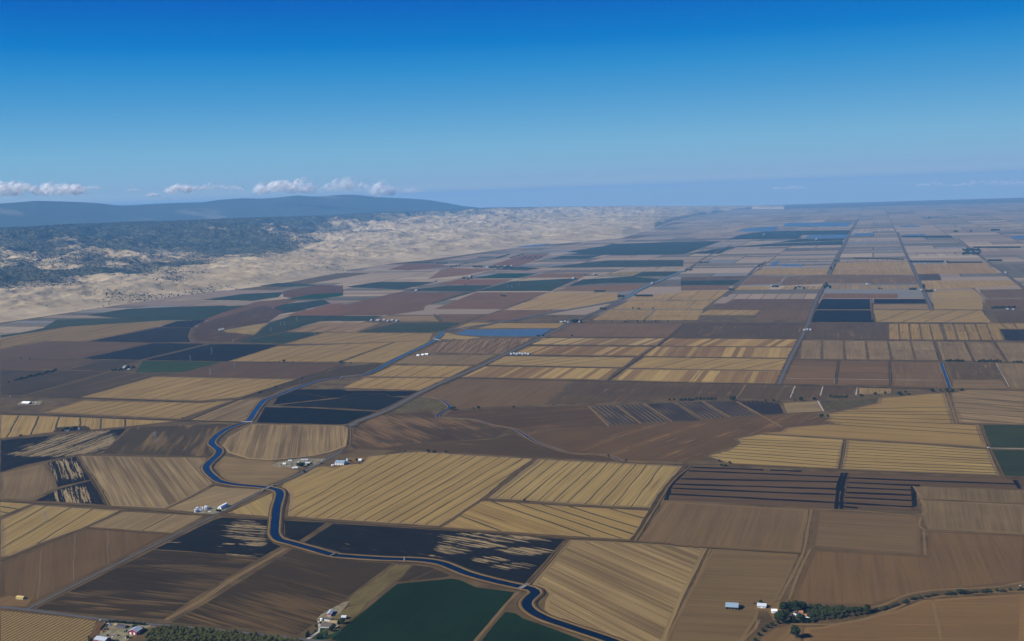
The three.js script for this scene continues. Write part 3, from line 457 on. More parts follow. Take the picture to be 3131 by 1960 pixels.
F('dark', 'smooth brown field curving round the pale point of grass', [-5000,-7455, -5048,-7773, -5226,-8806, -4741,-8328, -4438,-7537, -4538,-7051, -4406,-6916, -4110,-6770, -4035,-6429, -4393,-6490, -4601,-6767], { d: -2.836, t: [1.2, 1, 1] });
F('grass', 'pale point of dry grass with a white farmyard at its tip', [-4537,-6993, -4433,-7518, -4131,-6823, -4416,-6932], { d: 2.947, t: [1.9, 1.7, 1.6] });
F('straw', 'sliver of straw on the bend of the farm lane', [-4903,-7365, -5036,-7743, -4957,-7626], { t: [.9, .85, .8] });
F('olive', 'dark green field behind the right blue black field', [-4024,-6437, -3964,-6955, -3666,-6941, -3658,-6373], { d: 3.026 });
F('olive', 'long dark green field beside the pale grass point', [-4112,-6801, -4400,-7482, -4495,-8005, -4023,-8003, -3849,-7654, -4030,-7606, -3989,-7010, -4033,-6479], { d: -2.848, t: [1.1, 1, 1] });
F('stub', 'pinkish tan stubble field behind the thin lane', [-3966,-6979, -3996,-7542, -3487,-7531, -3423,-6981], { d: -3.087, t: [1.05, .96, .92] });
F('straw', 'long straw field with level swaths left of the canal weir', [-3627,-6355, -3632,-6919, -3524,-6938, -2827,-6933, -2704,-6573, -3259,-6409], { d: 2.715, t: [.88, .82, .76], lv: [[-3621,-6410, -3490,-6886, -3088,-6472, -2914,-6907, 5]] });
F('straw', 'straw field right of the blue black fields with thin levees', [-3580,-5622, -3620,-6243, -3236,-6363, -2922,-6467, -2897,-5667], { d: 2.771, t: [.9, .84, .78], lv: [[-3458,-5632, -3489,-6283, -3055,-5654, -3074,-6372, 5]] });
F('straw', 'plain straw field on the left bank of the straight canal', [-2864,-5659, -2908,-6495, -2696,-6553, -2665,-6395, -2592,-5656], { d: -3.090, t: [.95, .9, .85] });
F('olive', 'grey green field left of the canal weir', [-3394,-6974, -3352,-7524, -2853,-7522, -2815,-7079, -2860,-6977], { d: 2.363, t: [1.4, 1.2, 1.2] });
F('olive', 'dark green field behind the farm sheds', [-4046,-7983, -3665,-7982, -3636,-7638, -3863,-7617, -4164,-7984], { d: 2.602 });
F('tan', 'pale tan field with farm sheds on its left corner', [-3592,-7657, -3624,-7982, -3244,-7981, -3053,-7617], { d: 2.322, t: [.95, .88, .82] });
F('plow', 'brown field right of the short diagonal lane', [-3254,-8100, -2839,-8098, -2867,-7575, -3022,-7608], { d: 2.784, t: [.9, .82, .82] });
F('straw', 'small straw triangle above the flooded blue field', [-2768,-7119, -2794,-7541, -2605,-7561, -2697,-7161], { d: 2.788, t: [.95, .9, .85] });
F('straw', 'straw strip right above the flooded blue field', [-2610,-7211, -2561,-7518, -2060,-7509, -2045,-7250], { d: 2.068, t: [.95, .88, .84] });
F('straw', 'straw sliver below the flooded blue field', [-2664,-6644, -2753,-6973, -2599,-6831, -2408,-6739, -2469,-6639], { d: 1.928 });
F('stub', 'reddish tan stubble field with short slanting levees right of the canal', [-2563,-6074, -2612,-6484, -2488,-6611, -2063,-6741, -2035,-6025], { d: 0.258, t: [.86, .76, .72], lv: [[-2545,-6534, -2435,-6013, -2124,-6724, -2066,-6040, 9]] });
F('tan', 'tan stubble strip beside a row of white tanks', [-2532,-5630, -2564,-5935, -2052,-5984, -2046,-5636], { d: 3.117, t: [.85, .8, .72] });
F('straw', 'straw field of thin levees at the right bank of the canal', [-2493,-5196, -2513,-5560, -2051,-5576, -2040,-5211], { d: -3.087, t: [1.05, .98, .9], lv: [[-2427,-5202, -2445,-5556, -2101,-5213, -2099,-5562, 5]] });
F('straw', 'straw field of thin levees just above the black irrigated field', [-2472,-4867, -2490,-5151, -2036,-5176, -2042,-4842], { d: 3.135, t: [1.08, 1, .92], lv: [[-2406,-4874, -2408,-5160, -2114,-4841, -2114,-5168, 5]] });
F('burn', 'black strip between the straw field and the pale winding bank', [-2694,-4639, -2675,-4792, -2449,-4822, -2410,-4787, -2039,-4819, -2012,-4703, -2384,-4603, -2596,-4400], { d: 1.694, t: [0.55, 0.55, 0.60] });
F('burn', 'large black field right of the canal below a winding bank', [-2618,-4397, -2569,-4403, -2362,-4587, -2318,-4677, -2113,-4672, -2035,-4639, -2040,-4341, -2382,-4377], { d: 2.379 });
F('burn', 'lower black field right of the canal above the striped stubble', [-2604,-4348, -2402,-4358, -2036,-4317, -2019,-4073, -2074,-4042, -2455,-4024], { d: 1.463, t: [0.45, 0.45, 0.50] });
F('stub', 'rounded tan field of upright dark swaths inside the canal elbow', [-2457,-3995, -2065,-4023, -2022,-4016, -1867,-3680, -1882,-3585, -1918,-3511, -2041,-3425, -2137,-3431, -2268,-3509, -2351,-3602, -2414,-3742], { d: 0.474, t: [.98, .95, .9], lp: [[-2434,-3955, -2266,-3545, -2101,-3990, -1903,-3558, 7]] });
F('tan', 'tan fallow field between the canal elbow and the farm junkyard', [-2249,-3456, -2131,-3421, -2020,-3418, -1977,-3373, -1856,-3303, -1851,-3207, -1870,-3111, -1955,-3095, -2064,-3149, -2134,-3243, -2190,-3295], { d: 1.660, t: [.9, .86, .8] });
F('straw', 'narrow golden strip beside the paved road below the barn', [-1817,-3280, -1820,-3363, -1759,-3398, -1822,-3211, -1818,-3147, -1818,-3111, -1830,-3145], { t: [.9, .9, .8] });
F('straw', 'golden triangle between the paved road and the canal', [-1822,-2799, -1803,-3030, -1672,-2791], { d: 0.764 });
F('straw', 'first straw strip of the banded block right of the long road', [-1997,-6446, -1997,-6723, -1220,-6740, -1216,-6448], { d: 2.968, band: 1 });
F('straw', 'second straw strip of the banded block with brown bands', [-1981,-6029, -1980,-6353, -1222,-6375, -1232,-6018], { d: 3.081, t: [.9, .82, .72], band: 1 });
F('straw', 'third straw strip with long level swaths in the banded block', [-2001,-5635, -2000,-5944, -1244,-5949, -1239,-5611], { d: 1.987, t: [1.02, .98, .92], band: 0, lv: [[-1940,-5640, -1710,-5955, -1611,-5606, -1339,-5931, 4]] });
F('straw', 'fourth and nearest strip of the banded block', [-1991,-5233, -1989,-5577, -1247,-5568, -1233,-5227], { d: 3.135, t: [1, .95, .86], band: 1 });
F('straw', 'straw field with fanning swaths right of the dark lane', [-1205,-5600, -1199,-5963, -419,-5963, -418,-5587, -936,-5592], { d: 2.770, t: [1.05, 1, .9], lv: [[-1080,-5583, -920,-5964, -649,-5578, -427,-5952, 4]] });
F('straw', 'nearest banded straw field beside the brown furrowed land', [-1211,-5221, -1209,-5557, -418,-5556, -420,-5207, -871,-5197], { d: -3.122, t: [1.04, 1, .9], band: 1, lv: [[-821,-5202, -822,-5576, -820,-5203, -820,-5576, 1]] });
F('straw', 'banded straw field one strip behind the fanning swaths', [-1214,-6020, -1209,-6382, -424,-6391, -422,-6003, -1001,-5988], { d: -3.103, t: [.98, .92, .82], band: 1 });
F('straw', 'farthest banded straw field below the grey furrowed land', [-1191,-6431, -1197,-6741, -424,-6740, -427,-6436, -1072,-6420], { d: 2.991, t: [.98, .9, .8], band: 1 });
F('plow', 'grey tan tilled field right of the long road before the tree row', [-1997,-6820, -2020,-7502, -1237,-7516, -1215,-6807], { d: -3.107, t: [.95, .88, .88] });
F('dark', 'grey brown furrowed field left of the straight section road', [-1206,-6807, -1222,-7452, -1257,-7548, -418,-7539, -414,-6817, -1134,-6797], { d: -3.127, t: [1.35, 1.25, 1.35] });
F('plow', 'brown field with slanting furrows above the creek bend', [-1995,-4705, -1974,-5183, -1394,-5181, -1374,-4566, -1701,-4435, -1819,-4596, -1874,-4648], { d: 3.141, t: [.9, .86, .8] });
F('dark', 'grey brown furrowed strip above the line of oaks', [-1372,-5171, -864,-5158, -416,-5173, -76,-5145, -78,-4947, -238,-4877, -346,-4803, -465,-4808, -574,-4821, -801,-4772, -840,-4767, -1362,-4567], { d: 3.117, t: [1.5, 1.4, 1.4], lv: [[-757,-4771, -769,-5141, -754,-4771, -765,-5142, 1]] });
F('dark', 'dark brown field right of the creek elbow', [-1712,-4269, -1723,-4394, -1355,-4519, -1172,-4576, -993,-4181, -1310,-4033, -1389,-4088, -1560,-4225], { d: 2.156, t: [1.35, 1.15, 1.1] });
F('dark', 'dark blotchy field left of the creek with tan streaks', [-1831,-3650, -1989,-3988, -1992,-4279, -1796,-4343, -1717,-4218, -1558,-4202, -1352,-4056, -1356,-3894, -1622,-3772, -1717,-3674], { d: 0.813, t: [1.1, 1, 1], pat: 1, un: [[-1948, -4112, 96, -14, 60, 131], [-1763, -4138, 176, -25, 27, 64], [-1768, -3893, 101, -15, 36, 80], [-1870, -3852, 51, -8, 55, 116], [-1659, -3737, 107, -17, 13, 31], [-1525, -4062, 85, -13, 9, 26]] });
F('grass', 'grey green rough pasture at the head of the creek', [-1999,-4331, -1993,-4658, -1862,-4608, -1754,-4428, -1777,-4377], { t: [.75, .75, .8] });
F('dark', 'big brown field striped with slanting furrows below the dark striped plots', [-1291,-4018, -980,-4162, -714,-4296, -340,-4490, -219,-4536, -200,-4470, -140,-4353, -288,-4278, -332,-4174, -420,-4118, -489,-4027, -459,-3969, -485,-3863, -553,-3757, -545,-3684, -616,-3647, -794,-3641, -997,-3713, -1183,-3865], { d: 2.752, t: [1.75, 1.5, 1.4] });
F('dark', 'brown strip between the creek and the biggest golden field', [-1820,-3640, -1617,-3758, -1354,-3872, -1306,-3977, -1173,-3834, -994,-3683, -869,-3681, -801,-3620, -1119,-3628, -1392,-3639, -1542,-3659, -1616,-3651], { d: 1.440, t: [1.25, 1.1, 1.05] });
F('stripes', 'westernmost of the dark ash striped plots below the oaks', [-1147,-4566, -1056,-4594, -876,-4245, -980,-4189], { d: 0.473 });
F('stripes', 'second dark ash striped plot from the left below the oaks', [-1044,-4602, -940,-4635, -761,-4300, -869,-4251], { d: 0.462 });
F('stripes', 'third dark ash striped plot from the left below the oaks', [-930,-4643, -820,-4687, -645,-4334, -753,-4293], { d: 0.469 });
F('stripes', 'fourth dark ash striped plot from the left below the oaks', [-804,-4699, -702,-4722, -546,-4412, -641,-4365], { d: 0.455, t: [.9, .9, .95] });
F('stripes', 'fifth dark ash striped plot beside the pale diagonal path', [-693,-4729, -562,-4736, -444,-4467, -539,-4419], { d: 0.462, t: [.95, .95, 1] });
F('stripes', 'nearly black striped plot right of the pale diagonal path', [-550,-4741, -486,-4782, -376,-4722, -340,-4507, -428,-4478], { d: 0.181, t: [.6, .58, .68] });
F('stub', 'pale tan trampled plot right of the black striped plot', [-365,-4733, -230,-4795, -195,-4580, -333,-4517], { d: 1.921 });
F('grass', 'grey green rough ground where the creek trees end', [-217,-4800, 16,-4879, 9,-4788, -61,-4701, -143,-4644, -190,-4581], { t: [.62, .64, .72] });
F('tan', 'small pale straw plot behind the oaks', [-68,-5138, 76,-5137, 71,-5016, -64,-4966], { t: [1.1, 1.05, .9] });
F('tan', 'tan rice check, first from the left in the first row of the quartered block', [-406,-6698, -293,-6697, -278,-6341, -388,-6342], { d: 0.026, t: [0.83, 0.79, 0.79] });
F('tan', 'tan rice check, second from the left in the first row of the quartered block', [-285,-6697, -172,-6695, -160,-6341, -270,-6341], { d: 0.026, t: [0.81, 0.78, 0.78] });
F('tan', 'tan rice check, third from the left in the first row of the quartered block', [-163,-6695, -50,-6693, -42,-6341, -152,-6341], { d: 0.026, t: [0.94, 0.90, 0.90] });
F('tan', 'tan rice check, fourth from the left in the first row of the quartered block', [-42,-6693, 71,-6692, 76,-6341, -33,-6341], { d: 0.026, t: [0.86, 0.82, 0.82] });
F('tan', 'tan rice check, fifth from the left in the first row of the quartered block', [80,-6692, 193,-6690, 195,-6340, 85,-6341], { d: 0.026, t: [0.93, 0.89, 0.89] });
F('tan', 'tan rice check, sixth from the left in the first row of the quartered block', [201,-6690, 314,-6688, 313,-6340, 203,-6340], { d: 0.026, t: [0.93, 0.89, 0.89] });
F('tan', 'tan rice check, first from the left in the second row of the quartered block', [-388,-6333, -278,-6333, -263,-5977, -370,-5976], { d: 0.026, t: [0.88, 0.84, 0.84] });
F('tan', 'tan rice check, second from the left in the second row of the quartered block', [-270,-6333, -160,-6332, -148,-5979, -255,-5977], { d: 0.026, t: [0.86, 0.82, 0.82] });
F('tan', 'tan rice check, third from the left in the second row of the quartered block', [-151,-6332, -42,-6332, -33,-5980, -140,-5979], { d: 0.026, t: [0.88, 0.84, 0.84] });
F('tan', 'tan rice check, fourth from the left in the second row of the quartered block', [-33,-6332, 77,-6332, 82,-5981, -25,-5980], { d: 0.026, t: [0.89, 0.85, 0.85] });
F('tan', 'tan rice check, fifth from the left in the second row of the quartered block', [85,-6332, 195,-6332, 197,-5982, 90,-5981], { d: 0.026, t: [0.85, 0.81, 0.81] });
F('tan', 'tan rice check, sixth from the left in the second row of the quartered block', [203,-6332, 313,-6332, 312,-5984, 205,-5982], { d: 0.026, t: [0.80, 0.76, 0.76] });
F('plow', 'brown level strip, first from the back in the left strip group', [-405,-5920, -178,-5915, -176,-5748, -406,-5746], { d: 1.565, t: [0.87, 0.80, 0.79] });
F('plow', 'brown level strip, second from the back in the left strip group', [-406,-5737, -176,-5740, -175,-5574, -407,-5563], { d: 1.565, t: [1.01, 0.94, 0.92] });
F('plow', 'brown level strip, third from the back in the left strip group', [-407,-5554, -175,-5565, -173,-5399, -408,-5380], { d: 1.565, t: [1.02, 0.94, 0.92] });
F('plow', 'brown level strip, fourth from the back in the left strip group', [-408,-5372, -173,-5390, -171,-5224, -409,-5198], { d: 1.565, t: [1.00, 0.93, 0.91] });
F('plow', 'brown level strip, first from the back in the middle strip group', [-167,-5911, 68,-5911, 67,-5744, -165,-5744], { d: 1.579, t: [0.89, 0.82, 0.81] });
F('plow', 'brown level strip, second from the back in the middle strip group', [-165,-5735, 67,-5736, 67,-5568, -164,-5568], { d: 1.579, t: [0.98, 0.90, 0.88] });
F('plow', 'brown level strip, third from the back in the middle strip group', [-164,-5560, 67,-5560, 66,-5393, -163,-5393], { d: 1.579, t: [0.87, 0.80, 0.78] });
F('plow', 'brown level strip, fourth from the back in the middle strip group', [-163,-5384, 66,-5384, 66,-5217, -161,-5217], { d: 1.579, t: [1.03, 0.96, 0.93] });
F('plow', 'brown level strip, first from the back in the right strip group', [81,-5907, 308,-5908, 307,-5546, 78,-5561], { d: -0.014, t: [0.95, 0.90, 0.88] });
F('plow', 'brown level strip, second from the back in the right strip group', [78,-5553, 307,-5537, 306,-5176, 74,-5206], { d: -0.014, t: [0.99, 0.94, 0.92] });
F('tan', 'grey tan field left of the first tree hedged ditch', [336,-6675, 477,-6671, 472,-5978, 326,-5975], { d: -0.020, t: [.82, .78, .76] });
F('tan', 'grey tan field between the two slanting ditches', [489,-6672, 632,-6663, 621,-5953, 481,-5969], { d: -0.015, t: [.82, .78, .76] });
F('tan', 'grey tan field at the right edge past the second ditch', [645,-6663, 800,-6643, 716,-5929, 633,-5950], { d: -0.048, t: [.84, .8, .76] });
F('dark', 'dark tan furrowed plot right of the straight blue ditch', [342,-5911, 451,-5911, 437,-5417, 341,-5414], { d: -0.016, t: [1.7, 1.6, 1.5] });
F('dark', 'second dark tan plot right of the straight blue ditch', [457,-5911, 564,-5907, 543,-5428, 443,-5418], { d: -0.035, t: [1.6, 1.5, 1.45] });
F('tan', 'tan field past the white slanting path at the right edge', [574,-5908, 712,-5897, 626,-5173, 563,-5201], { d: -0.037, t: [.8, .76, .72] });
F('tan', 'tan strip before the golden swath field at the right', [342,-5383, 547,-5405, 555,-5196, 322,-5169], { d: 1.682, t: [.82, .76, .7] });
F('burn', 'blue black striped field at the far right edge', [721,-7251, 871,-7242, 814,-6755, 703,-6761], { d: -0.047, t: [2.2, 2.1, 2] });
F('straw', 'straw check, first from the left in the first row of the narrow straw block', [90,-7521, 148,-7521, 144,-7153, 87,-7153], { d: -0.010, t: [0.92, 0.84, 0.74] });
F('straw', 'straw check, second from the left in the first row of the narrow straw block', [152,-7521, 209,-7520, 205,-7152, 148,-7153], { d: -0.010, t: [1.00, 0.91, 0.80] });
F('straw', 'straw check, third from the left in the first row of the narrow straw block', [213,-7520, 270,-7520, 266,-7152, 208,-7152], { d: -0.010, t: [1.00, 0.91, 0.80] });
F('straw', 'straw check, fourth from the left in the first row of the narrow straw block', [274,-7520, 332,-7520, 326,-7151, 269,-7152], { d: -0.010, t: [0.82, 0.75, 0.66] });
F('straw', 'straw check, fifth from the left in the first row of the narrow straw block', [335,-7520, 393,-7519, 387,-7151, 330,-7151], { d: -0.010, t: [0.85, 0.78, 0.68] });
F('straw', 'straw check, first from the left in the second row of the narrow straw block', [87,-7144, 144,-7144, 140,-6776, 83,-6776], { d: -0.010, t: [0.96, 0.87, 0.77] });
F('straw', 'straw check, second from the left in the second row of the narrow straw block', [148,-7144, 205,-7143, 200,-6775, 144,-6776], { d: -0.010, t: [0.91, 0.83, 0.74] });
F('straw', 'straw check, third from the left in the second row of the narrow straw block', [208,-7143, 265,-7143, 261,-6774, 204,-6775], { d: -0.010, t: [0.86, 0.78, 0.69] });
F('straw', 'straw check, fourth from the left in the second row of the narrow straw block', [269,-7143, 326,-7142, 321,-6774, 264,-6774], { d: -0.010, t: [0.85, 0.78, 0.68] });
F('straw', 'straw check, fifth from the left in the second row of the narrow straw block', [330,-7142, 387,-7142, 381,-6773, 325,-6774], { d: -0.010, t: [0.84, 0.77, 0.68] });
F('straw', 'straw check, first from the left in the first row of the straw block by the black field', [413,-7520, 474,-7520, 464,-7151, 405,-7151], { d: -0.034, t: [0.79, 0.72, 0.65] });
F('straw', 'straw check, second from the left in the first row of the straw block by the black field', [478,-7520, 538,-7520, 526,-7151, 467,-7151], { d: -0.034, t: [0.78, 0.71, 0.64] });
F('straw', 'straw check, third from the left in the first row of the straw block by the black field', [542,-7520, 603,-7519, 589,-7150, 530,-7151], { d: -0.034, t: [0.83, 0.76, 0.68] });
F('straw', 'straw check, fourth from the left in the first row of the straw block by the black field', [607,-7519, 667,-7519, 652,-7150, 593,-7150], { d: -0.034, t: [0.83, 0.76, 0.68] });
F('straw', 'straw check, fifth from the left in the first row of the straw block by the black field', [671,-7519, 732,-7519, 714,-7150, 655,-7150], { d: -0.034, t: [0.82, 0.75, 0.67] });
F('straw', 'straw check, first from the left in the second row of the straw block by the black field', [404,-7142, 463,-7142, 453,-6773, 396,-6774], { d: -0.034, t: [0.81, 0.74, 0.67] });
F('straw', 'straw check, second from the left in the second row of the straw block by the black field', [467,-7142, 526,-7142, 514,-6773, 457,-6773], { d: -0.034, t: [0.89, 0.81, 0.73] });
F('straw', 'straw check, third from the left in the second row of the straw block by the black field', [530,-7142, 589,-7141, 575,-6772, 517,-6773], { d: -0.034, t: [0.88, 0.80, 0.72] });
F('straw', 'straw check, fourth from the left in the second row of the straw block by the black field', [592,-7141, 651,-7141, 636,-6772, 578,-6772], { d: -0.034, t: [0.81, 0.73, 0.66] });
F('straw', 'straw check, fifth from the left in the second row of the straw block by the black field', [655,-7141, 714,-7141, 696,-6771, 639,-6772], { d: -0.034, t: [0.80, 0.73, 0.66] });
F('straw', 'straw check, first from the left in the straw block behind the black field', [675,-7581, 751,-7577, 771,-7289, 720,-7287], { d: 0.008, t: [0.82, 0.75, 0.69] });
F('straw', 'straw check, second from the left in the straw block behind the black field', [754,-7577, 830,-7574, 823,-7291, 772,-7289], { d: 0.008, t: [0.80, 0.74, 0.68] });
F('straw', 'straw check, third from the left in the straw block behind the black field', [833,-7574, 909,-7571, 876,-7292, 825,-7291], { d: 0.008, t: [0.93, 0.86, 0.79] });
F('dark', 'grey brown field right of the straight section road', [-404,-7539, 79,-7525, 74,-6790, -394,-6786], { d: 0.036, t: [1.5, 1.38, 1.45] });
F('burn', 'nearest of three blue black burned fields at the section road', [-404,-8333, -24,-8328, 5,-7617, -406,-7611], { d: 1.112, t: [0.59, 0.59, 0.52] });
F('burn', 'tall blue black burned field left of the thin lane', [-399,-9186, -26,-9157, -28,-8414, -407,-8420], { d: 1.538, t: [0.42, 0.42, 0.42] });
F('burn', 'thin blue black burned field right of the thin lane', [-6,-9156, 397,-9138, 390,-8804, -6,-8817], { d: 1.530, t: [0.42, 0.42, 0.42] });
F('tan', 'pale tan field under the thin blue black field', [-5,-8743, 394,-8742, 385,-8408, -9,-8404], { d: 1.547, t: [.95, .88, .82] });
F('straw', 'pale straw field with level swaths right of the burned fields', [-9,-8338, 388,-8333, 710,-8311, 705,-7614, 14,-7633], { d: 2.670, t: [.95, .9, .82], lv: [[52,-7717, 226,-8279, 472,-7723, 670,-8275, 4]] });
F('straw', 'sprawling tan golden field with pale level swaths and a ragged left shore', [18,-4895, 210,-5016, 290,-5050, 288,-4415, 374,-4392, 366,-4020, 136,-4059, -95,-4085, -401,-4134, -329,-4169, -314,-4243, -137,-4342, -185,-4381, -164,-4433, -201,-4490, -149,-4569, -59,-4686, 12,-4782], { d: 1.444, t: [.97, .9, .8], lv: [[-61,-4646, 287,-4732, -134,-4322, 366,-4223, 7]] });
F('straw', 'bright golden field with dark level levees and a winding left edge', [-472,-4028, -398,-4109, -102,-4065, -109,-3644, -454,-3651, -542,-3742, -477,-3842, -452,-3965], { d: 1.484, t: [1.08, 1.05, .95], lv: [[-461,-4022, -103,-4010, -535,-3743, -109,-3666, 8]] });
F('straw', 'bright golden field with dark level levees left of the dark green plots', [-93,-4062, 136,-4037, 369,-3988, 367,-3640, -100,-3636], { d: 1.462, t: [1.08, 1.05, .95], lv: [[-93,-4023, 366,-3966, -98,-3668, 366,-3667, 9]] });
F('stub', 'tan field with thin level swaths at the right edge', [311,-5049, 380,-5140, 621,-5127, 538,-4426, 301,-4428], { d: 1.072, t: [1.05, 1, .95], lv: [[310,-4939, 591,-4879, 302,-4505, 539,-4434, 5]] });
F('olive', 'dark green plot above the thin pale path at the right edge', [382,-4395, 537,-4418, 491,-4034, 376,-4025], { d: 1.725, t: [1.2, 1.1, .8] });
F('olive', 'dark green plot below the thin pale path at the right edge', [376,-3989, 488,-4001, 444,-3637, 380,-3637], { d: 1.742, t: [1.1, 1.05, .8] });
F('olive', 'dark green field below the grass hills', [-5365,-10736, -5271,-11380, -4537,-11274, -4549,-10361], {  });
F('plow', 'reddish far field between two dark green ones', [-4375,-10949, -4383,-11598, -3732,-11553, -3735,-10864], { t: [1.05, .72, .68] });
F('olive', 'dark green field before the reddish far field', [-4478,-10244, -4207,-10793, -3714,-10794, -3666,-10058], { t: [1.1, 1, 1] });
F('olive', 'long dark green tongue in the brown far land', [-4020,-8967, -4013,-9552, -4017,-10024, -3650,-9982, -3638,-8953], { t: [.9, 1.1, .9] });
F('crop', 'bright emerald field near the far farmstead', [-4268,-11760, -4217,-12446, -3705,-12386, -3752,-11691], { t: [1.1, 1.7, 1.5] });
F('olive', 'thin dark green field by the far farmstead', [-4561,-13205, -4306,-13612, -3904,-13181, -4006,-12888], {  });
F('plow', 'dull tan field right of the emerald field', [-3682,-11740, -3651,-12377, -3056,-12262, -3025,-11690], { t: [.95, .82, .76] });
F('olive', 'wide dark green field before the emerald field', [-3657,-10102, -3660,-11226, -3005,-11610, -2900,-10073], { t: [1, 1.05, 1] });
F('olive', 'dark green field left of the far canal reach', [-2863,-10609, -2931,-11412, -2455,-11727, -2064,-11303, -2117,-10927, -2620,-10915], { t: [.9, .95, 1.05] });
F('plow', 'dull brown field left of the far canal reach', [-2864,-10070, -2819,-10509, -2247,-10726, -2079,-10549, -2076,-10228, -2197,-9947], { t: [1, .86, .8] });
F('straw', 'far straw field with level swaths left of the far canal', [-2784,-8441, -2869,-9925, -2202,-9850, -2048,-9154, -2260,-8484], { d: 2.770, t: [.95, .88, .84], lv: [[-2656,-8470, -2546,-9874, -2418,-8466, -2259,-9784, 3]] });
F('plow', 'broad reddish brown far field', [-3613,-9980, -2893,-9941, -2809,-8462, -3437,-8475], { d: 3.039, t: [.92, .76, .74] });
F('plow', 'far tan brown field beside the thin canal line', [-2841,-7731, -2814,-8388, -2255,-8421, -2531,-7734], { d: 3.101, t: [.95, .83, .8] });
F('plow', 'wide dull purple brown far field', [-4437,-8763, -4459,-10042, -3698,-9957, -3646,-8810, -3497,-8400, -3634,-8027, -4059,-8008], { d: 3.138, t: [.8, .66, .66] });
F('straw', 'straw check, first from the left in the first row of the far straw checks', [-1952,-9437, -1804,-9606, -1809,-9391, -1976,-9309], { d: -3.120, t: [0.92, 0.85, 0.81] });
F('straw', 'straw check, second from the left in the first row of the far straw checks', [-1799,-9612, -1651,-9781, -1635,-9476, -1802,-9394], { d: -3.120, t: [1.04, 0.97, 0.92] });
F('straw', 'straw check, third from the left in the first row of the far straw checks', [-1646,-9788, -1498,-9957, -1462,-9561, -1629,-9479], { d: -3.120, t: [1.01, 0.93, 0.89] });
F('straw', 'straw check, first from the left in the second row of the far straw checks', [-1976,-9306, -1809,-9386, -1813,-9171, -2001,-9178], { d: -3.120, t: [0.90, 0.83, 0.79] });
F('straw', 'straw check, second from the left in the second row of the far straw checks', [-1803,-9389, -1635,-9468, -1619,-9163, -1806,-9170], { d: -3.120, t: [0.90, 0.83, 0.80] });
F('straw', 'straw check, third from the left in the second row of the far straw checks', [-1629,-9471, -1461,-9551, -1425,-9155, -1612,-9163], { d: -3.120, t: [0.89, 0.82, 0.79] });
F('straw', 'straw check, first from the left in the near far checks', [-1941,-8460, -1938,-8614, -1331,-8577, -1312,-8419], { d: -3.113, t: [0.95, 0.88, 0.84] });
F('straw', 'straw check, second from the left in the near far checks', [-1938,-8622, -1936,-8775, -1351,-8743, -1332,-8585], { d: -3.113, t: [1.00, 0.93, 0.88] });
F('straw', 'straw check, third from the left in the near far checks', [-1936,-8783, -1933,-8936, -1370,-8909, -1352,-8751], { d: -3.113, t: [1.01, 0.94, 0.90] });
F('straw', 'straw check, fourth from the left in the near far checks', [-1933,-8944, -1931,-9097, -1390,-9075, -1371,-8917], { d: -3.113, t: [0.90, 0.83, 0.79] });
F('straw', 'straw check, first from the left in the first row of the checks behind the tree row', [-1916,-7717, -1924,-7879, -1556,-7878, -1546,-7720], { d: -3.107, t: [0.88, 0.82, 0.76] });
F('straw', 'straw check, second from the left in the first row of the checks behind the tree row', [-1925,-7887, -1932,-8050, -1567,-8044, -1557,-7886], { d: -3.107, t: [0.90, 0.84, 0.77] });
F('straw', 'straw check, third from the left in the first row of the checks behind the tree row', [-1933,-8058, -1940,-8220, -1578,-8210, -1567,-8052], { d: -3.107, t: [0.89, 0.83, 0.76] });
F('straw', 'straw check, fourth from the left in the first row of the checks behind the tree row', [-1941,-8228, -1948,-8391, -1588,-8375, -1578,-8218], { d: -3.107, t: [0.95, 0.88, 0.81] });
F('straw', 'straw check, first from the left in the second row of the checks behind the tree row', [-1537,-7720, -1547,-7878, -1179,-7877, -1167,-7724], { d: -3.107, t: [0.99, 0.92, 0.85] });
F('straw', 'straw check, second from the left in the second row of the checks behind the tree row', [-1548,-7886, -1558,-8044, -1193,-8038, -1180,-7885], { d: -3.107, t: [0.92, 0.86, 0.80] });
F('straw', 'straw check, third from the left in the second row of the checks behind the tree row', [-1558,-8052, -1569,-8209, -1206,-8199, -1193,-8046], { d: -3.107, t: [1.01, 0.94, 0.87] });
F('straw', 'straw check, fourth from the left in the second row of the checks behind the tree row', [-1569,-8217, -1579,-8375, -1219,-8360, -1207,-8207], { d: -3.107, t: [1.00, 0.93, 0.86] });
F('straw', 'straw plot before the grey field at the section road', [-1204,-8038, -1179,-8373, -801,-8358, -804,-8020], { t: [.98, .92, .84], lv: [[-1132,-8038, -1072,-8361, -910,-8038, -842,-8358, 3]] });
F('plow', 'grey purple field left of the burned fields', [-1167,-8443, -1087,-9206, -407,-9175, -414,-8420], { d: 3.087, t: [.74, .68, .74] });
F('plow', 'tan field left of the nearest blue black field', [-788,-8011, -791,-8358, -415,-8352, -417,-7728, -798,-7724], { t: [.85, .78, .76] });
F('plow', 'tan strip behind the blue black fields', [-400,-9635, 184,-9573, 175,-9216, -402,-9244], { t: [.95, .82, .8] });
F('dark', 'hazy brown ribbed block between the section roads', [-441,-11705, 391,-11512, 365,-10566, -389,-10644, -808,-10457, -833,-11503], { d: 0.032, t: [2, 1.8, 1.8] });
F('straw', 'straw check, first from the left in the hazy ribbed checks', [-765,-10406, -713,-10396, -742,-10062, -800,-10066], { t: [0.93, 0.86, 0.81] });
F('straw', 'straw check, second from the left in the hazy ribbed checks', [-708,-10396, -656,-10386, -680,-10057, -738,-10061], { t: [0.90, 0.83, 0.79] });
F('straw', 'straw check, third from the left in the hazy ribbed checks', [-652,-10385, -599,-10376, -617,-10052, -675,-10056], { t: [0.92, 0.84, 0.80] });
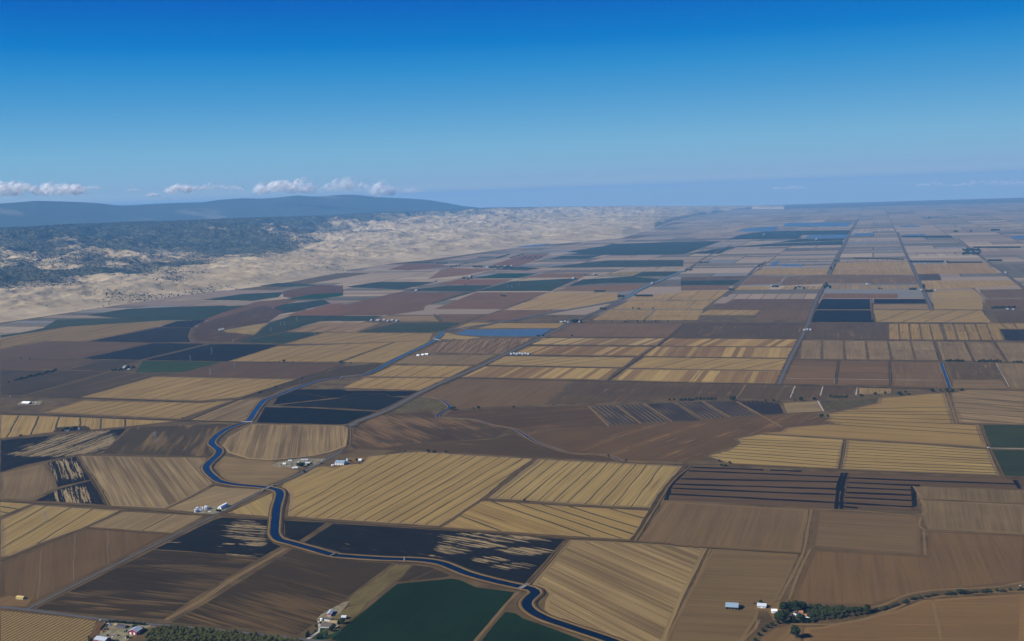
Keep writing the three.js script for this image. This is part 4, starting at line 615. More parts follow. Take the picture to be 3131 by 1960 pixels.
F('straw', 'straw check, fourth from the left in the hazy ribbed checks', [-595,-10375, -543,-10366, -554,-10046, -612,-10051], { t: [0.78, 0.71, 0.68] });
F('straw', 'straw check, fifth from the left in the hazy ribbed checks', [-539,-10365, -486,-10356, -491,-10041, -550,-10046], { t: [0.87, 0.80, 0.76] });
F('straw', 'straw check, sixth from the left in the hazy ribbed checks', [-482,-10355, -429,-10345, -429,-10036, -487,-10041], { t: [0.85, 0.78, 0.74] });
F('straw', 'straw check, first from the left in the thin hazy checks', [-364,-10413, -290,-10406, -279,-10052, -352,-10058], { t: [0.77, 0.71, 0.67] });
F('straw', 'straw check, second from the left in the thin hazy checks', [-281,-10405, -208,-10398, -198,-10046, -270,-10051], { t: [0.83, 0.76, 0.72] });
F('straw', 'straw check, third from the left in the thin hazy checks', [-199,-10397, -125,-10390, -117,-10039, -189,-10045], { t: [0.90, 0.83, 0.79] });
F('straw', 'straw check, fourth from the left in the thin hazy checks', [-116,-10389, -42,-10382, -36,-10033, -108,-10038], { t: [0.80, 0.73, 0.69] });
F('straw', 'straw check, fifth from the left in the thin hazy checks', [-33,-10381, 40,-10374, 45,-10026, -27,-10032], { t: [0.85, 0.78, 0.74] });
F('straw', 'straw check, sixth from the left in the thin hazy checks', [49,-10373, 123,-10366, 126,-10019, 54,-10025], { t: [0.80, 0.73, 0.70] });
F('straw', 'straw check, seventh from the left in the thin hazy checks', [132,-10366, 205,-10359, 207,-10013, 135,-10019], { t: [0.84, 0.77, 0.73] });
F('straw', 'straw check, eighth from the left in the thin hazy checks', [214,-10358, 288,-10351, 288,-10006, 216,-10012], { t: [0.79, 0.72, 0.69] });
F('straw', 'straw check, ninth from the left in the thin hazy checks', [297,-10350, 371,-10343, 370,-10000, 297,-10006], { t: [0.83, 0.76, 0.72] });
F('straw', 'pale straw land right of the second section road', [423,-10837, 1178,-10812, 1196,-10268, 411,-9928], { t: [.9, .85, .8] });
F('straw', 'pale straw field right of the thin blue black field', [460,-9794, 789,-9899, 792,-9176, 417,-9193], { d: 1.507, t: [.95, .9, .84] });
F('straw', 'pale straw field past the end of the thin blue black field', [425,-9137, 783,-9121, 726,-8393, 400,-8398], { d: 1.539, t: [.95, .9, .84] });
F('plow', 'dull brown field at the right edge past the pale straw fields', [798,-9120, 1092,-9107, 1020,-8501, 749,-8506], { t: [.85, .76, .74] });
F('plow', 'grey brown hazy field at the right edge', [816,-9897, 1190,-9933, 1105,-9217, 814,-9197], { t: [.72, .68, .68] });
F('plow', 'dark grey field at the right edge below the tree clump', [783,-8274, 993,-8272, 916,-7617, 745,-7599], { t: [.62, .62, .62] });
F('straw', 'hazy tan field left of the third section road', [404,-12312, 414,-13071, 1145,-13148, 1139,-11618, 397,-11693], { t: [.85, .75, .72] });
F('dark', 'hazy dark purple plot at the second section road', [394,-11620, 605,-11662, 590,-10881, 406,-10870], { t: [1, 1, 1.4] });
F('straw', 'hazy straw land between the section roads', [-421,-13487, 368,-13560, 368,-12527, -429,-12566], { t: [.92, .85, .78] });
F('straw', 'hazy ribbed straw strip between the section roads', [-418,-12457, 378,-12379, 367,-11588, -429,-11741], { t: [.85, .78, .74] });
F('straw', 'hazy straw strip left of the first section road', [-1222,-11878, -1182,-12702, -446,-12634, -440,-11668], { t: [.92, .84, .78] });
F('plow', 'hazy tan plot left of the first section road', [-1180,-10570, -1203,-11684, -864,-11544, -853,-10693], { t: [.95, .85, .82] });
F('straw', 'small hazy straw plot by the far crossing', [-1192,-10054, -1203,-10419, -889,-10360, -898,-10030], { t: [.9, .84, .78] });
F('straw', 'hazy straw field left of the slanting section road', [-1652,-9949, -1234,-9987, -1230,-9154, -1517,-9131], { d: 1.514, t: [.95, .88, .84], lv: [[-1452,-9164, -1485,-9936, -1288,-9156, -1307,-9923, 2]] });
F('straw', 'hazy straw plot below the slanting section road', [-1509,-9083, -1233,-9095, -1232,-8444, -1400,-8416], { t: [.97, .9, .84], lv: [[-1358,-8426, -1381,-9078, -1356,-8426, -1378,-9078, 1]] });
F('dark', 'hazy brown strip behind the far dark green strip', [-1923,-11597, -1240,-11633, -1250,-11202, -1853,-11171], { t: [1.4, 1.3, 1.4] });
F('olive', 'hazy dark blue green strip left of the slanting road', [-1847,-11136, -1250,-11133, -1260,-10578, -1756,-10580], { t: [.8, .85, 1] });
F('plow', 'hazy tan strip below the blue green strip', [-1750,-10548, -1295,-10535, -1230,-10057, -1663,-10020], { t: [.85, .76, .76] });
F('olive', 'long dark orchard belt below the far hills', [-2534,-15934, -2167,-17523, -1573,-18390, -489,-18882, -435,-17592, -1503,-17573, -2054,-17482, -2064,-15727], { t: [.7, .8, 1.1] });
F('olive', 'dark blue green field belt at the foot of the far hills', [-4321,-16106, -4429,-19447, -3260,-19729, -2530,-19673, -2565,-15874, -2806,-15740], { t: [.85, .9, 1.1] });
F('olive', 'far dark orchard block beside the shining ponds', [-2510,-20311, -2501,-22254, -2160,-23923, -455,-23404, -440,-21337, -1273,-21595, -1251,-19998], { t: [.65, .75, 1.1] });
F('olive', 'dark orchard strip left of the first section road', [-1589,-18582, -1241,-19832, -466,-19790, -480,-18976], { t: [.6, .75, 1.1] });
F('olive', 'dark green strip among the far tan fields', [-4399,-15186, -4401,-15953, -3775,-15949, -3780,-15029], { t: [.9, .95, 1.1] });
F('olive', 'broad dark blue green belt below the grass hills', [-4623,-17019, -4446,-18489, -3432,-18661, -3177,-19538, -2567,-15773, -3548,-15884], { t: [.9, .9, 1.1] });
F('olive', 'green grey far strip left of the road', [-3897,-13378, -3609,-14192, -3407,-14633, -2356,-14466, -2157,-13235, -3416,-13285], { t: [1.2, 1.1, 1.1] });
F('olive', 'green far strip above the canal reach', [-2794,-11913, -2519,-12432, -2050,-12418, -2046,-11747, -2455,-11727], { t: [1, 1, 1.1] });
F('grass', 'pale straw wedge beside the green far strip', [-2926,-11933, -2755,-12384, -2486,-12426, -2471,-11807], { t: [1.6, 1.5, 1.3] });
F('plow', 'reddish brown field on the apron of the hills', [-6097,-13491, -6309,-14654, -5675,-14365, -5406,-13887, -5670,-13159], { t: [.85, .66, .66] });
F('plow', 'tan field on the apron of the hills', [-5294,-13598, -4531,-13199, -4571,-12282, -4799,-11692, -5208,-13077], { t: [1.05, .85, .78] });
F('plow', 'reddish field left of the far dark strip', [-4860,-14048, -5115,-16336, -4761,-16601, -4510,-14994, -4364,-13676], { t: [.95, .74, .74] });
F('olive', 'grey green strip at the foot of the left hills', [-6118,-6588, -6225,-6706, -6167,-6876, -6208,-7139, -6557,-7717, -5926,-7822, -5468,-7721, -5493,-7642, -6032,-7253, -6097,-6565], { t: [1.3, 1.2, 1.1] });
F('olive', 'dark green field under the grass hills at the left', [-6527,-8038, -6478,-8560, -6069,-8733, -5616,-8844, -5427,-7701, -5888,-7771], { t: [1.1, 1, 1.1] });
F('olive', 'dark blue green field right of the left apron', [-5537,-7666, -5883,-8660, -5400,-8830, -5271,-8186, -5099,-7688], { t: [.9, 1, 1] });
F('olive', 'dark green sliver below the pale farm knoll', [-6232,-9395, -6163,-9983, -5789,-10191, -5543,-9642, -5603,-9267], { t: [.85, 1, 1] });
F('olive', 'dark green plot on the hill apron', [-6667,-11047, -6711,-11434, -6220,-11280, -5779,-10954, -6137,-10811], { t: [1, 1, 1.1] });
F('dark', 'dark brown field on the hill apron', [-5853,-10277, -5830,-11050, -5478,-10923, -5008,-9977, -5198,-9411, -5494,-9639], { t: [1.5, 1.1, 1.2] });
F('crop', 'teal green strip on the hill apron', [-5315,-9348, -5319,-9923, -5047,-10056, -4894,-9746, -4966,-9399], { t: [1.2, 2, 2] });
F('olive', 'dark green wedge by the thin lane', [-4890,-8075, -5088,-8945, -4884,-9327, -4639,-8991, -4614,-8342, -4664,-8073], { t: [.85, .9, 1.1] });
F('plow', 'reddish brown wedge beside the long green field', [-4568,-8021, -4607,-8927, -4516,-8986, -4035,-8018], { t: [.95, .68, .68] });
F('plow', 'purple brown strip on the left apron', [-5138,-7668, -5506,-9155, -5355,-9419, -5122,-9271, -4944,-8075, -4879,-7670], { t: [.75, .62, .68] });

road('asphalt', 11, [-1952,-2004, -1925,-2001, -1887,-2002, -1848,-2000, -1761,-1996, -1640,-1989, -1507,-1989, -1440,-1992, -1316,-1993, -1161,-1989, -1127,-1989, -1078,-1989, -1010,-1984], 'paved country road along the bottom from row crop to farmhouse');
road('asphalt', 9, [-1850,-2003, -1849,-2562, -1844,-2810, -1846,-3074, -1836,-3277, -1843,-3476], 'long straight paved road from the bottom left corner to the canal bridge');
road('dirt', 13.1, [-1475,-2534, -1486,-2289, -1480,-2134, -1488,-2017], 'brown dirt track between two dark fields below the canal bend');
road('lane', 17.5, [-2660,-2787, -2639,-2782, -2506,-2781, -2228,-2786, -2033,-2776, -1864,-2773, -1839,-2796], 'brown lane past the grain silos');
road('lane', 11.1, [-2163,-2754, -2156,-2585, -2169,-2415, -2176,-2276], 'dark lane between golden levee field and brown furrowed field');
road('lane', 10.0, [-2156,-2585, -1960,-2579, -1861,-2579], 'thin lane below the pale stubble field');
road('lane', 11.2, [-1820,-2773, -1662,-2769], 'thin lane above the burned field at the canal bend');
road('lane', 15.0, [-1619,-2783, -1445,-2783, -1288,-2778, -1139,-2778, -850,-2769, -600,-2773, -496,-2770, -470,-2760, -391,-2761, -285,-2761, -171,-2764], 'dark lane behind the long black field');
road('lane', 12.1, [-1113,-3616, -1122,-3347, -1120,-3092, -1142,-2791], 'dark lane between the two golden swath fields');
road('lane', 13.7, [-1123,-3088, -983,-3071, -716,-3069, -606,-3077], 'dark lane between the ten levee field and the golden wedge');
road('lane', 20.1, [-578,-3590, -602,-3386, -600,-3066, -596,-2771], 'wide dark ditch lane beside the ten levee field');
road('lane', 11.0, [-769,-2754, -767,-2565, -769,-2408], 'dark lane at the right end of the long black field');
road('dirt', 7.0, [-774,-2360, -779,-2304, -777,-2065, -776,-2006], 'pale dirt track between two dark green fields');
road('dirt', 6.1, [-166,-3165, -166,-2987, -167,-2767, -180,-2597, -199,-2426], 'pale dirt track down to the metal sheds');
road('dirt', 6.1, [-151,-2807, -166,-2630, -178,-2437], 'second pale track beside the track to the sheds');
road('dirt', 6.7, [-169,-3163, -23,-3164, 124,-3161, 128,-3322, 113,-3462], 'pale track round the notched wet field');
road('dirt', 6.2, [114,-3326, 264,-3329, 408,-3328], 'thin pale track at the right edge');
road('dirt', 5.8, [122,-3144, 122,-3025, 244,-3024, 372,-3025], 'pale track above the broad bare brown field');
road('dirt', 5.0, [124,-3017, 119,-2809], 'short pale track left of the broad bare brown field');
road('dirt', 5.0, [-392,-2761, -394,-2501, -398,-2269, -399,-2137], 'pale track left of the field round the sheds');
road('dirt', 9.2, [-165,-2295, -86,-2311, -17,-2360, 41,-2430, 86,-2494, 124,-2518, 220,-2566, 322,-2602], 'tan farm track along the near side of the creek');
road('dirt', 8.0, [-6,-2428, 21,-2451, 66,-2518, 102,-2549, 163,-2580, 253,-2610, 330,-2668], 'tan farm track along the far side of the creek');
road('dirt', 7.3, [-229,-2307, -234,-2251, -252,-2179, -260,-2127], 'tan track from the sheds to the bottom edge');
road('dirt', 5.0, [122,-2504, 124,-2387, 128,-2267, 131,-2218], 'faint track across the orange brown corner field');
road('lane', 12.5, [-3809,-4036, -3780,-4030, -3551,-4039, -3081,-4016, -2790,-4020, -2506,-4019], 'lane in front of the dull golden field of close levees');
road('lane', 11.1, [-4171,-4430, -4141,-4426, -3673,-4436, -3228,-4425, -2965,-4415, -2826,-4508], 'lane behind the dull golden field of close levees');
road('lane', 11.2, [-5248,-5600, -4365,-5598, -3580,-5600, -2830,-5599], 'lane along the near edge of the blue black fields');
road('lane', 10.0, [-4631,-6363, -3638,-6348, -3219,-6384], 'lane along the far edge of the blue black fields');
road('lane', 12.1, [-2787,-4027, -2827,-4522, -2834,-4879, -2821,-5082, -2830,-5599], 'dark lane rising right to the straight canal');
road('lane', 10.2, [-3351,-3538, -3348,-3557, -3188,-3697, -2971,-3850, -2852,-3958, -2786,-4015], 'lane past the small homestead with the oval brown yard');
road('lane', 9.8, [-2830,-3382, -2564,-3408, -2283,-3439], 'lane above the fan striped stubble field');
road('dirt', 6.1, [-4025,-4451, -4031,-4812, -4088,-5211, -4189,-5612, -4188,-5964, -4186,-6359], 'slanting farm lane past the tree ringed farmhouse');
road('lane', 15.8, [-2825,-3372, -2645,-3195, -2503,-3061, -2239,-2793], 'dark ditch between checkered field and fan striped stubble');
road('asphalt', 22, [-2011,-4004, -2025,-4078, -2002,-4346, -2025,-4802, -2021,-5226, -2007,-5600, -2014,-5987, -2011,-6757, -2024,-7586, -2024,-7998, -2001,-8406, -1975,-9068], 'dark road running up the plain beside the canal');
road('lane', 16.1, [-2022,-4016, -1933,-3842, -1848,-3648, -1843,-3602], 'short lane from the dark road to the farm junkyard');
road('asphalt', 14, [-1836,-3277, -1843,-3476, -1850,-3624], 'paved road past the farm junkyard');
road('lane', 12.4, [-2004,-5201, -1391,-5181, -854,-5183, -417,-5181, -73,-5149, 236,-5148], 'dark lane in front of the banded golden block');
road('lane', 8.7, [-2004,-5590, -1233,-5588], 'thin lane inside the banded golden block');
road('lane', 10.0, [-2011,-5976, -1224,-5987, -418,-5988], 'thin lane across the banded golden block');
road('lane', 10.0, [-1984,-6390, -1213,-6394, -424,-6408], 'thin lane behind the second banded strip');
road('lane', 12.5, [-2013,-6764, -1213,-6773, -410,-6760, 77,-6747, 811,-6731], 'lane behind the banded golden block');
road('lane', 16.0, [-1227,-5207, -1226,-5593, -1221,-5993, -1208,-6793, -1229,-7500], 'dark lane slanting through the banded golden block');
road('lane', 11.2, [-3108,-7536, -2370,-7547, -2011,-7536, -1237,-7548, -417,-7562, 85,-7548, 908,-7557], 'far lane behind the grey furrowed land');
road('asphalt', 16, [-416,-5177, -420,-5953, -415,-6709, -414,-7578, -417,-7728, -434,-9062, -424,-10726], 'straight section road past the three burned fields');
road('lane', 12.0, [-11,-7733, -19,-9157], 'thin lane between the blue black burned fields');
road('asphalt', 16, [387,-8323, 390,-9548, 385,-12850, 385,-17116, 416,-21823], 'second section road at the right');
road('asphalt', 24, [-437,-11761, -441,-14706, -433,-17507, -434,-23021, -404,-30930], 'first section road running to the horizon');
road('asphalt', 14, [-1191,-9393, -1221,-11061, -1272,-12831, -1261,-13931], 'slanting section road past the far tree clump');
road('asphalt', 14, [1245,-18837, 1196,-14273, 1189,-11611, 1167,-9743], 'third section road at the right edge');
road('asphalt', 14, [-2004,-12304, -2107,-14265, -2163,-16173, -2180,-18176], 'far slanting road by the orchard belt');
road('lane', 10.0, [-412,-5944, -43,-5954, 319,-5956, 716,-5934], 'lane behind the level strip groups');
road('lane', 9.0, [-175,-5924, -168,-5235], 'ditch lane between the level strip groups');
road('lane', 8.0, [74,-5921, 70,-5206], 'second ditch lane between the level strip groups');
road('chalk', 5.0, [-409,-5347, -175,-5352, 67,-5354, 300,-5363], 'chalk white path across the level strips');
road('chalk', 5.0, [-407,-5347, -408,-5255], 'short chalk white spur at the section road');
road('chalk', 6.0, [-172,-5360, -170,-5235], 'middle chalk white spur');
road('chalk', 6.0, [72,-5370, 72,-5206], 'right chalk white spur');
road('chalk', 5.0, [-341,-5133, -342,-5012, -343,-4857], 'first white path between the furrowed strips');
road('chalk', 5.0, [-220,-5147, -220,-4923], 'second white path between the furrowed strips');
road('chalk', 5.0, [-72,-5149, -74,-4958], 'third white path beside the small pale plot');
road('dirt', 7.0, [-565,-5153, -563,-4933, -569,-4828], 'brown track down to the big oak');
road('dirt', 7.6, [-702,-4728, -545,-4404], 'pale path between the third and fourth ash plots');
road('dirt', 7.6, [-557,-4747, -436,-4477, -330,-4253], 'long pale diagonal path down through the ash plots');
road('dirt', 6.5, [-1164,-4570, -982,-4170], 'pale path at the left of the ash plots');
road('dirt', 6.5, [-1051,-4601, -870,-4240], 'pale path between the first and second ash plots');
road('dirt', 6.5, [-937,-4649, -755,-4290], 'pale path between the second and third ash plots');
road('chalk', 6.2, [-226,-4799, -192,-4575], 'white path right of the pale trampled plot');
road('dirt', 6.0, [298,-5061, 296,-4416], 'pale track between the two right golden fields');
road('lane', 9.0, [-99,-4068, -102,-3630], 'dark track between the two bright golden fields');
road('lane', 9.0, [374,-4397, 371,-4010, 376,-3633], 'dark track left of the dark green plots');
road('chalk', 4.9, [372,-4010, 490,-4018], 'thin pale path between the dark green plots');
road('lane', 12.5, [-611,-3618, -472,-3628, -245,-3633, -99,-3626, 368,-3628, 442,-3614], 'lane behind the wet striped fields');
road('wet', 11, [-93,-3589, -100,-3512, -101,-3175], 'left black wet ditch between the two wet striped fields');
road('wet', 11, [-81,-3591, -88,-3514, -87,-3177], 'right black wet ditch between the two wet striped fields');
road('wet', 12, [113,-3462, 108,-3240], 'black wet ditch at the notch of the right wet striped field');
road('wet', 12, [-574,-3591, -585,-3461, -594,-3353, -580,-3176], 'black wet ditch at the left end of the wet striped fields');
road('wet', 16, [-84,-3203, -42,-3196], 'short black pool at the foot of the right wet striped field');
road('wet', 12, [403,-3585, 406,-3487], 'short black wet ditch at the far right end of the wet striped field');
road('chalk', 4.0, [571,-5894, 559,-5225], 'white slanting path at the right');
road('lane', 9.0, [483,-6684, 476,-5964], 'ditch between the grey tan fields');
road('lane', 9.0, [638,-6657, 628,-5945], 'second ditch between the grey tan fields');
road('lane', 12.0, [324,-6687, 320,-5965], 'dark red strip left of the grey tan fields');
road('lane', 10.4, [-1822,-3645, -1712,-3663, -1618,-3763, -1355,-3877, -1308,-3990, -1177,-4066, -976,-4170, -711,-4299, -441,-4447, -336,-4514, -190,-4569], 'faint track across the brown furrowed land');
road('dirt', 6.5, [-4364,-6405, -4623,-6766, -4986,-7437, -5042,-7743], 'pale bend of the farm lane');
road('dirt', 5.0, [-4019,-6402, -3977,-6978, -4006,-7560], 'thin lane below the long dark green field');
road('lane', 8.7, [-3298,-8121, -3023,-7590], 'short diagonal lane by the pale tan field');
road('dirt', 5.0, [-4498,-8886, -4546,-9513, -4492,-10015], 'thin pale lane crossing the purple brown far field');
road('lane', 9.1, [-2837,-7704, -2826,-8441, -2891,-10043, -2877,-10659, -3015,-11650, -3067,-12306], 'long far lane right of the green tongue');
road('lane', 8.0, [-4523,-10295, -4398,-10987, -4491,-13192], 'far lane past the emerald field');
road('lane', 7.4, [-2705,-4611, -2617,-4686, -2395,-4594, -2346,-4615, -2353,-4658, -2325,-4691, -2238,-4724, -2170,-4702, -2131,-4663, -2091,-4654, -2036,-4642], 'pale winding bank between the two upper black fields');
road('lane', 4.9, [-2617,-4370, -2447,-4375, -2243,-4379, -2038,-4313], 'thin pale bank between the two lower black fields');

// ------------------------------------------------------------------ buildings
const PAINT = { dull: [0.2, 0.2, 0.19], dull_roof: [0.24, 0.25, 0.26], red: [0.22, 0.022, 0.03], white: [0.7, 0.7, 0.68], cream: [0.45, 0.38, 0.26], yellow: [0.42, 0.31, 0.1], grey: [0.34, 0.35, 0.36], dark: [0.06, 0.055, 0.06], metal: [0.34, 0.37, 0.41], pale: [0.44, 0.48, 0.52], blue: [0.2, 0.27, 0.33], brown: [0.1, 0.08, 0.068], tan: [0.25, 0.17, 0.085], orange: [0.36, 0.14, 0.05] };
const paintM = new Map(), paint = (k, rough = 0.7) => { if (!paintM.has(k)) paintM.set(k, mat(...PAINT[k], rough)); return paintM.get(k); };
const glassM = new THREE.MeshPhysicalMaterial({ color: new THREE.Color().setRGB(0.02, 0.025, 0.03), roughness: 0.15 });
// a gabled hall: w across the front (x), l deep (-z), ridge along z, or along x when across is set
function hall(t, w, l, h, o) {
  const along = o.across ? w : l, span = o.across ? l : w, rise = span * (o.pitch ?? 0.2), e = Math.min(1, span * 0.06), tr = (g) => (o.across ? g.rotateY(Math.PI / 2) : g);
  const s = new THREE.Shape([[-span / 2, 0], [span / 2, 0], [span / 2, h], [0, h + rise], [-span / 2, h]].map((q) => new THREE.Vector2(...q)));
  const wall = new THREE.ExtrudeGeometry(s, { depth: along, bevelEnabled: false }).translate(0, 0, -along / 2);
  if (o.open) { // posts and three walls only
    const back = [box(along, h, 0.3, 0, h / 2, -span / 2 + 0.2), box(0.3, h, span, -along / 2 + 0.2, h / 2, 0), box(0.3, h, span, along / 2 - 0.2, h / 2, 0)]; part('wall', mergeGeometries(back), paint(o.wall), t);
    for (let i = 0; i < 5; i++) part('post', box(0.4, h, 0.4, -along / 2 + 0.4 + ((along - 0.8) * i) / 4, h / 2, span / 2 - 0.3), paint('grey'), t);
  } else part('wall', tr(wall), paint(o.wall), t);
  const sl = Math.hypot(span / 2 + e, rise * (1 + (2 * e) / span)), ang = Math.atan2(rise, span / 2);
  for (const k of [-1, 1]) {
    const g = new THREE.BoxGeometry(sl, 0.25, along + 2 * e); g.rotateZ(-k * ang); g.translate(k * (span / 4 + e / 2), h + rise / 2 - (rise * e) / span + 0.16, 0); const rf = part('roof_panel', tr(g), paint(o.roof, 0.45), t);
  }
  const ridgeG = new THREE.BoxGeometry(0.7, 0.3, along + 2 * e); ridgeG.translate(0, h + rise + 0.25, 0); part('ridge_cap', tr(ridgeG), paint(o.roof, 0.45), t);
  return { along, span, rise };
}
function doorsAndWindows(t, w, l, n, dw, dh, m, win) {
  for (let i = 0; i < n; i++) part('door', box(dw, dh, 0.2, (i - (n - 1) / 2) * (w / (n + 0.3)), dh / 2, l / 2 + 0.12), m, t);
  for (let i = 0; i < win; i++) part('window', box(1.2, 1, 0.16, (i - (win - 1) / 2) * (w / (win + 0.2)), dh * 0.62, l / 2 + 0.12), glassM, t);
}
function barn(name, cat, label, x, z, turn, w, l, h, o) {
  if (Math.hypot(x, z) > 6500) { if (o.wall === 'white') o.wall = 'dull'; if (o.roof !== 'dark') o.roof = 'dull_roof'; }
  const t = base(name, label, cat, x, z, turn); hall(t, w, l, h, o);
  if (o.doors) { doorsAndWindows(t, w, l, o.doors, Math.min(4.2, w * 0.2), h * 0.72, paint(o.wall === 'white' || o.wall === 'yellow' ? 'grey' : 'white'), 0); part('side_door', box(0.2, h * 0.7, Math.min(4, l * 0.2), w / 2 + 0.12, h * 0.35, l * 0.15), paint(o.wall === 'white' ? 'grey' : 'white'), t); }
  else if (!o.open) doorsAndWindows(t, w, l, 1, Math.min(2.4, w * 0.22), Math.min(2.4, h * 0.6), paint('dark'), w > 12 ? 2 : 0);
}
function house(name, cat, label, x, z, turn, w, l, h, o) {
  const t = base(name, label, cat, x, z, turn); hall(t, w, l, h, { ...o, pitch: 0.24 });
  for (let i = 0; i < 4; i++) part('window', box(1.5, 1.2, 0.16, -w * 0.38 + i * w * 0.25, h * 0.55, l / 2 + 0.12), glassM, t);
  part('door', box(1.1, 2.1, 0.2, w * 0.1, 1.05, l / 2 + 0.12), paint('brown'), t);
  part('chimney', box(0.9, 2, 0.9, w * 0.2, h + l * 0.2, -l * 0.05), paint('tan'), t);
  if (o.porch) { part('porch_roof', box(w * 0.6, 0.25, 2.6, 0, 2.9, l / 2 + 1.4), paint('white'), t); for (let i = 0; i < 4; i++) part('porch_post', box(0.25, 2.8, 0.25, -w * 0.27 + i * w * 0.18, 1.4, l / 2 + 2.5), paint('white'), t); }
}
function arch(name, cat, label, x, z, turn, w, l, h) {
  const t = base(name, label, cat, x, z, turn), P = []; for (let i = 0; i <= 20; i++) { const a = (i / 20) * Math.PI; P.push(new THREE.Vector2(-Math.cos(a) * w / 2, Math.pow(Math.sin(a), 0.75) * h)); }
  const shell = []; for (let i = 0; i < 20; i++) { const a = P[i], b = P[i + 1], L = a.distanceTo(b); const g = new THREE.BoxGeometry(L * 1.02, 0.3, l); g.rotateZ(Math.atan2(b.y - a.y, b.x - a.x)); g.translate((a.x + b.x) / 2, (a.y + b.y) / 2, 0); shell.push(g); }
  part('shell', mergeGeometries(shell), paint('white', 0.5), t);
  for (const k of [-1, 1]) { const g = new THREE.ExtrudeGeometry(new THREE.Shape(P.map((p) => p.clone().multiplyScalar(0.985))), { depth: 0.3, bevelEnabled: false }); g.translate(0, 0, k * (l / 2 - 0.5) - 0.15); part('end_wall', g, paint('white', 0.5), t); }
  part('door', box(w * 0.35, h * 0.55, 0.2, 0, h * 0.275, l / 2 - 0.2), paint('grey'), t);
  for (let i = 1; i < 8; i++) { const r = []; for (let q = 0; q < 20; q++) { const a = P[q], b = P[q + 1], L = a.distanceTo(b); const g = new THREE.BoxGeometry(L * 1.04, 0.14, 0.3); g.rotateZ(Math.atan2(b.y - a.y, b.x - a.x)); g.translate((a.x + b.x) / 2 * 1.012, (a.y + b.y) / 2 * 1.012 + 0.12, -l / 2 + (l * i) / 8); r.push(g); } part('rib', mergeGeometries(r), paint('white', 0.5), t); }
}
function silo(x, z, r, h, kind, label) {
  const t = base('silo', label, kind === 'white' ? 'tank' : 'grain bin', x, z), m = kind === 'white' ? paint('white') : kind === 'cone' ? paint('pale') : paint('metal', 0.4);
  const pts = []; for (let i = 0; i <= 24; i++) { const y = (h * i) / 24; pts.push(new THREE.Vector2(r * (i % 2 ? 1 : 0.985), y)); }
  part('wall', new THREE.LatheGeometry(pts, 24), m, t);
  part('roof', new THREE.ConeGeometry(r * 1.05, r * (kind === 'cone' ? 1.2 : 0.55), 24).translate(0, h + r * (kind === 'cone' ? 0.6 : 0.27), 0), m, t);
  part('cap', new THREE.CylinderGeometry(r * 0.14, r * 0.14, 0.7, 10).translate(0, h + r * (kind === 'cone' ? 1.18 : 0.52), 0), paint('grey'), t);
  part('ladder', box(0.5, h, 0.2, 0, h / 2, r + 0.1), paint('grey'), t);
  if (kind === 'bin') part('door', box(1.1, 2.2, 0.2, r * 0.4, 1.1, r * 0.93), paint('grey'), t);
}
function tower(x, z, h, label) {
  const t = base('elevator_tower', label, 'tower', x, z); part('shaft', box(4.2, h, 4.2, 0, h / 2, 0), paint('white'), t); part('head_house', box(3, 2.6, 3, 0, h + 1.3, 0), paint('pale'), t); part('roof', new THREE.ConeGeometry(2.5, 1.3, 4).rotateY(Math.PI / 4).translate(0, h + 3.2, 0), paint('pale'), t); part('spout', new THREE.CylinderGeometry(0.35, 0.35, h * 0.8, 8).rotateZ(0.45).translate(-4.4, h * 0.62, 0), paint('metal'), t);
}
const carM = new Map(), car = (c) => { if (!carM.has(c)) carM.set(c, new THREE.MeshPhysicalMaterial({ color: c, roughness: 0.45, clearcoat: 0.5 })); return carM.get(c); }, tyreM = mat(0.02, 0.02, 0.02);
function vehicle(kind, x, z, turn, color, label, group) {
  const t = base(kind === 'car' ? 'parked_car' : kind === 'truck' ? 'truck' : 'farm_machine', label, kind === 'tractor' ? 'farm machine' : kind, x, z, turn, group), m = car(color);
  const wheel = (X, Z, r) => part('wheel', new THREE.CylinderGeometry(r, r, 0.35, 12).rotateX(Math.PI / 2).translate(X, r, Z), tyreM, t);
  if (kind === 'car') { part('body', box(4.6, 0.8, 1.8, 0, 0.75, 0), m, t); part('cabin', mergeGeometries([box(2.6, 0.65, 1.6, -0.2, 1.42, 0)]), m, t); part('window', box(2.65, 0.4, 1.62, -0.2, 1.4, 0), glassM, t); for (const X of [-1.5, 1.5]) for (const Z of [-0.8, 0.8]) wheel(X, Z, 0.34); }
  else if (kind === 'truck') { part('cargo_box', box(6.5, 2.6, 2.5, -1, 2.3, 0), m, t); part('cab', mergeGeometries([box(2, 2.1, 2.3, 3.4, 1.7, 0), box(1, 1.1, 2.2, 4.6, 1.2, 0)]), m, t); part('window', box(0.2, 0.8, 2, 4.42, 2.2, 0), glassM, t); for (const X of [-3.2, -2, 3.8]) for (const Z of [-1.1, 1.1]) wheel(X, Z, 0.5); }
  else { part('body', mergeGeometries([box(3.4, 1.3, 1.6, 0.8, 1.7, 0), box(2.2, 0.4, 2.8, -1.4, 1.3, 0)]), m, t); part('cabin', box(1.7, 1.8, 1.7, -0.9, 2.9, 0), glassM, t); part('roof', box(1.9, 0.2, 1.9, -0.9, 3.9, 0), m, t); part('boom', box(5, 0.4, 0.5, 4, 2.2, 0), m, t); for (const Z of [-1.2, 1.2]) { wheel(-1.2, Z, 0.95); wheel(2, Z, 0.55); } }
}
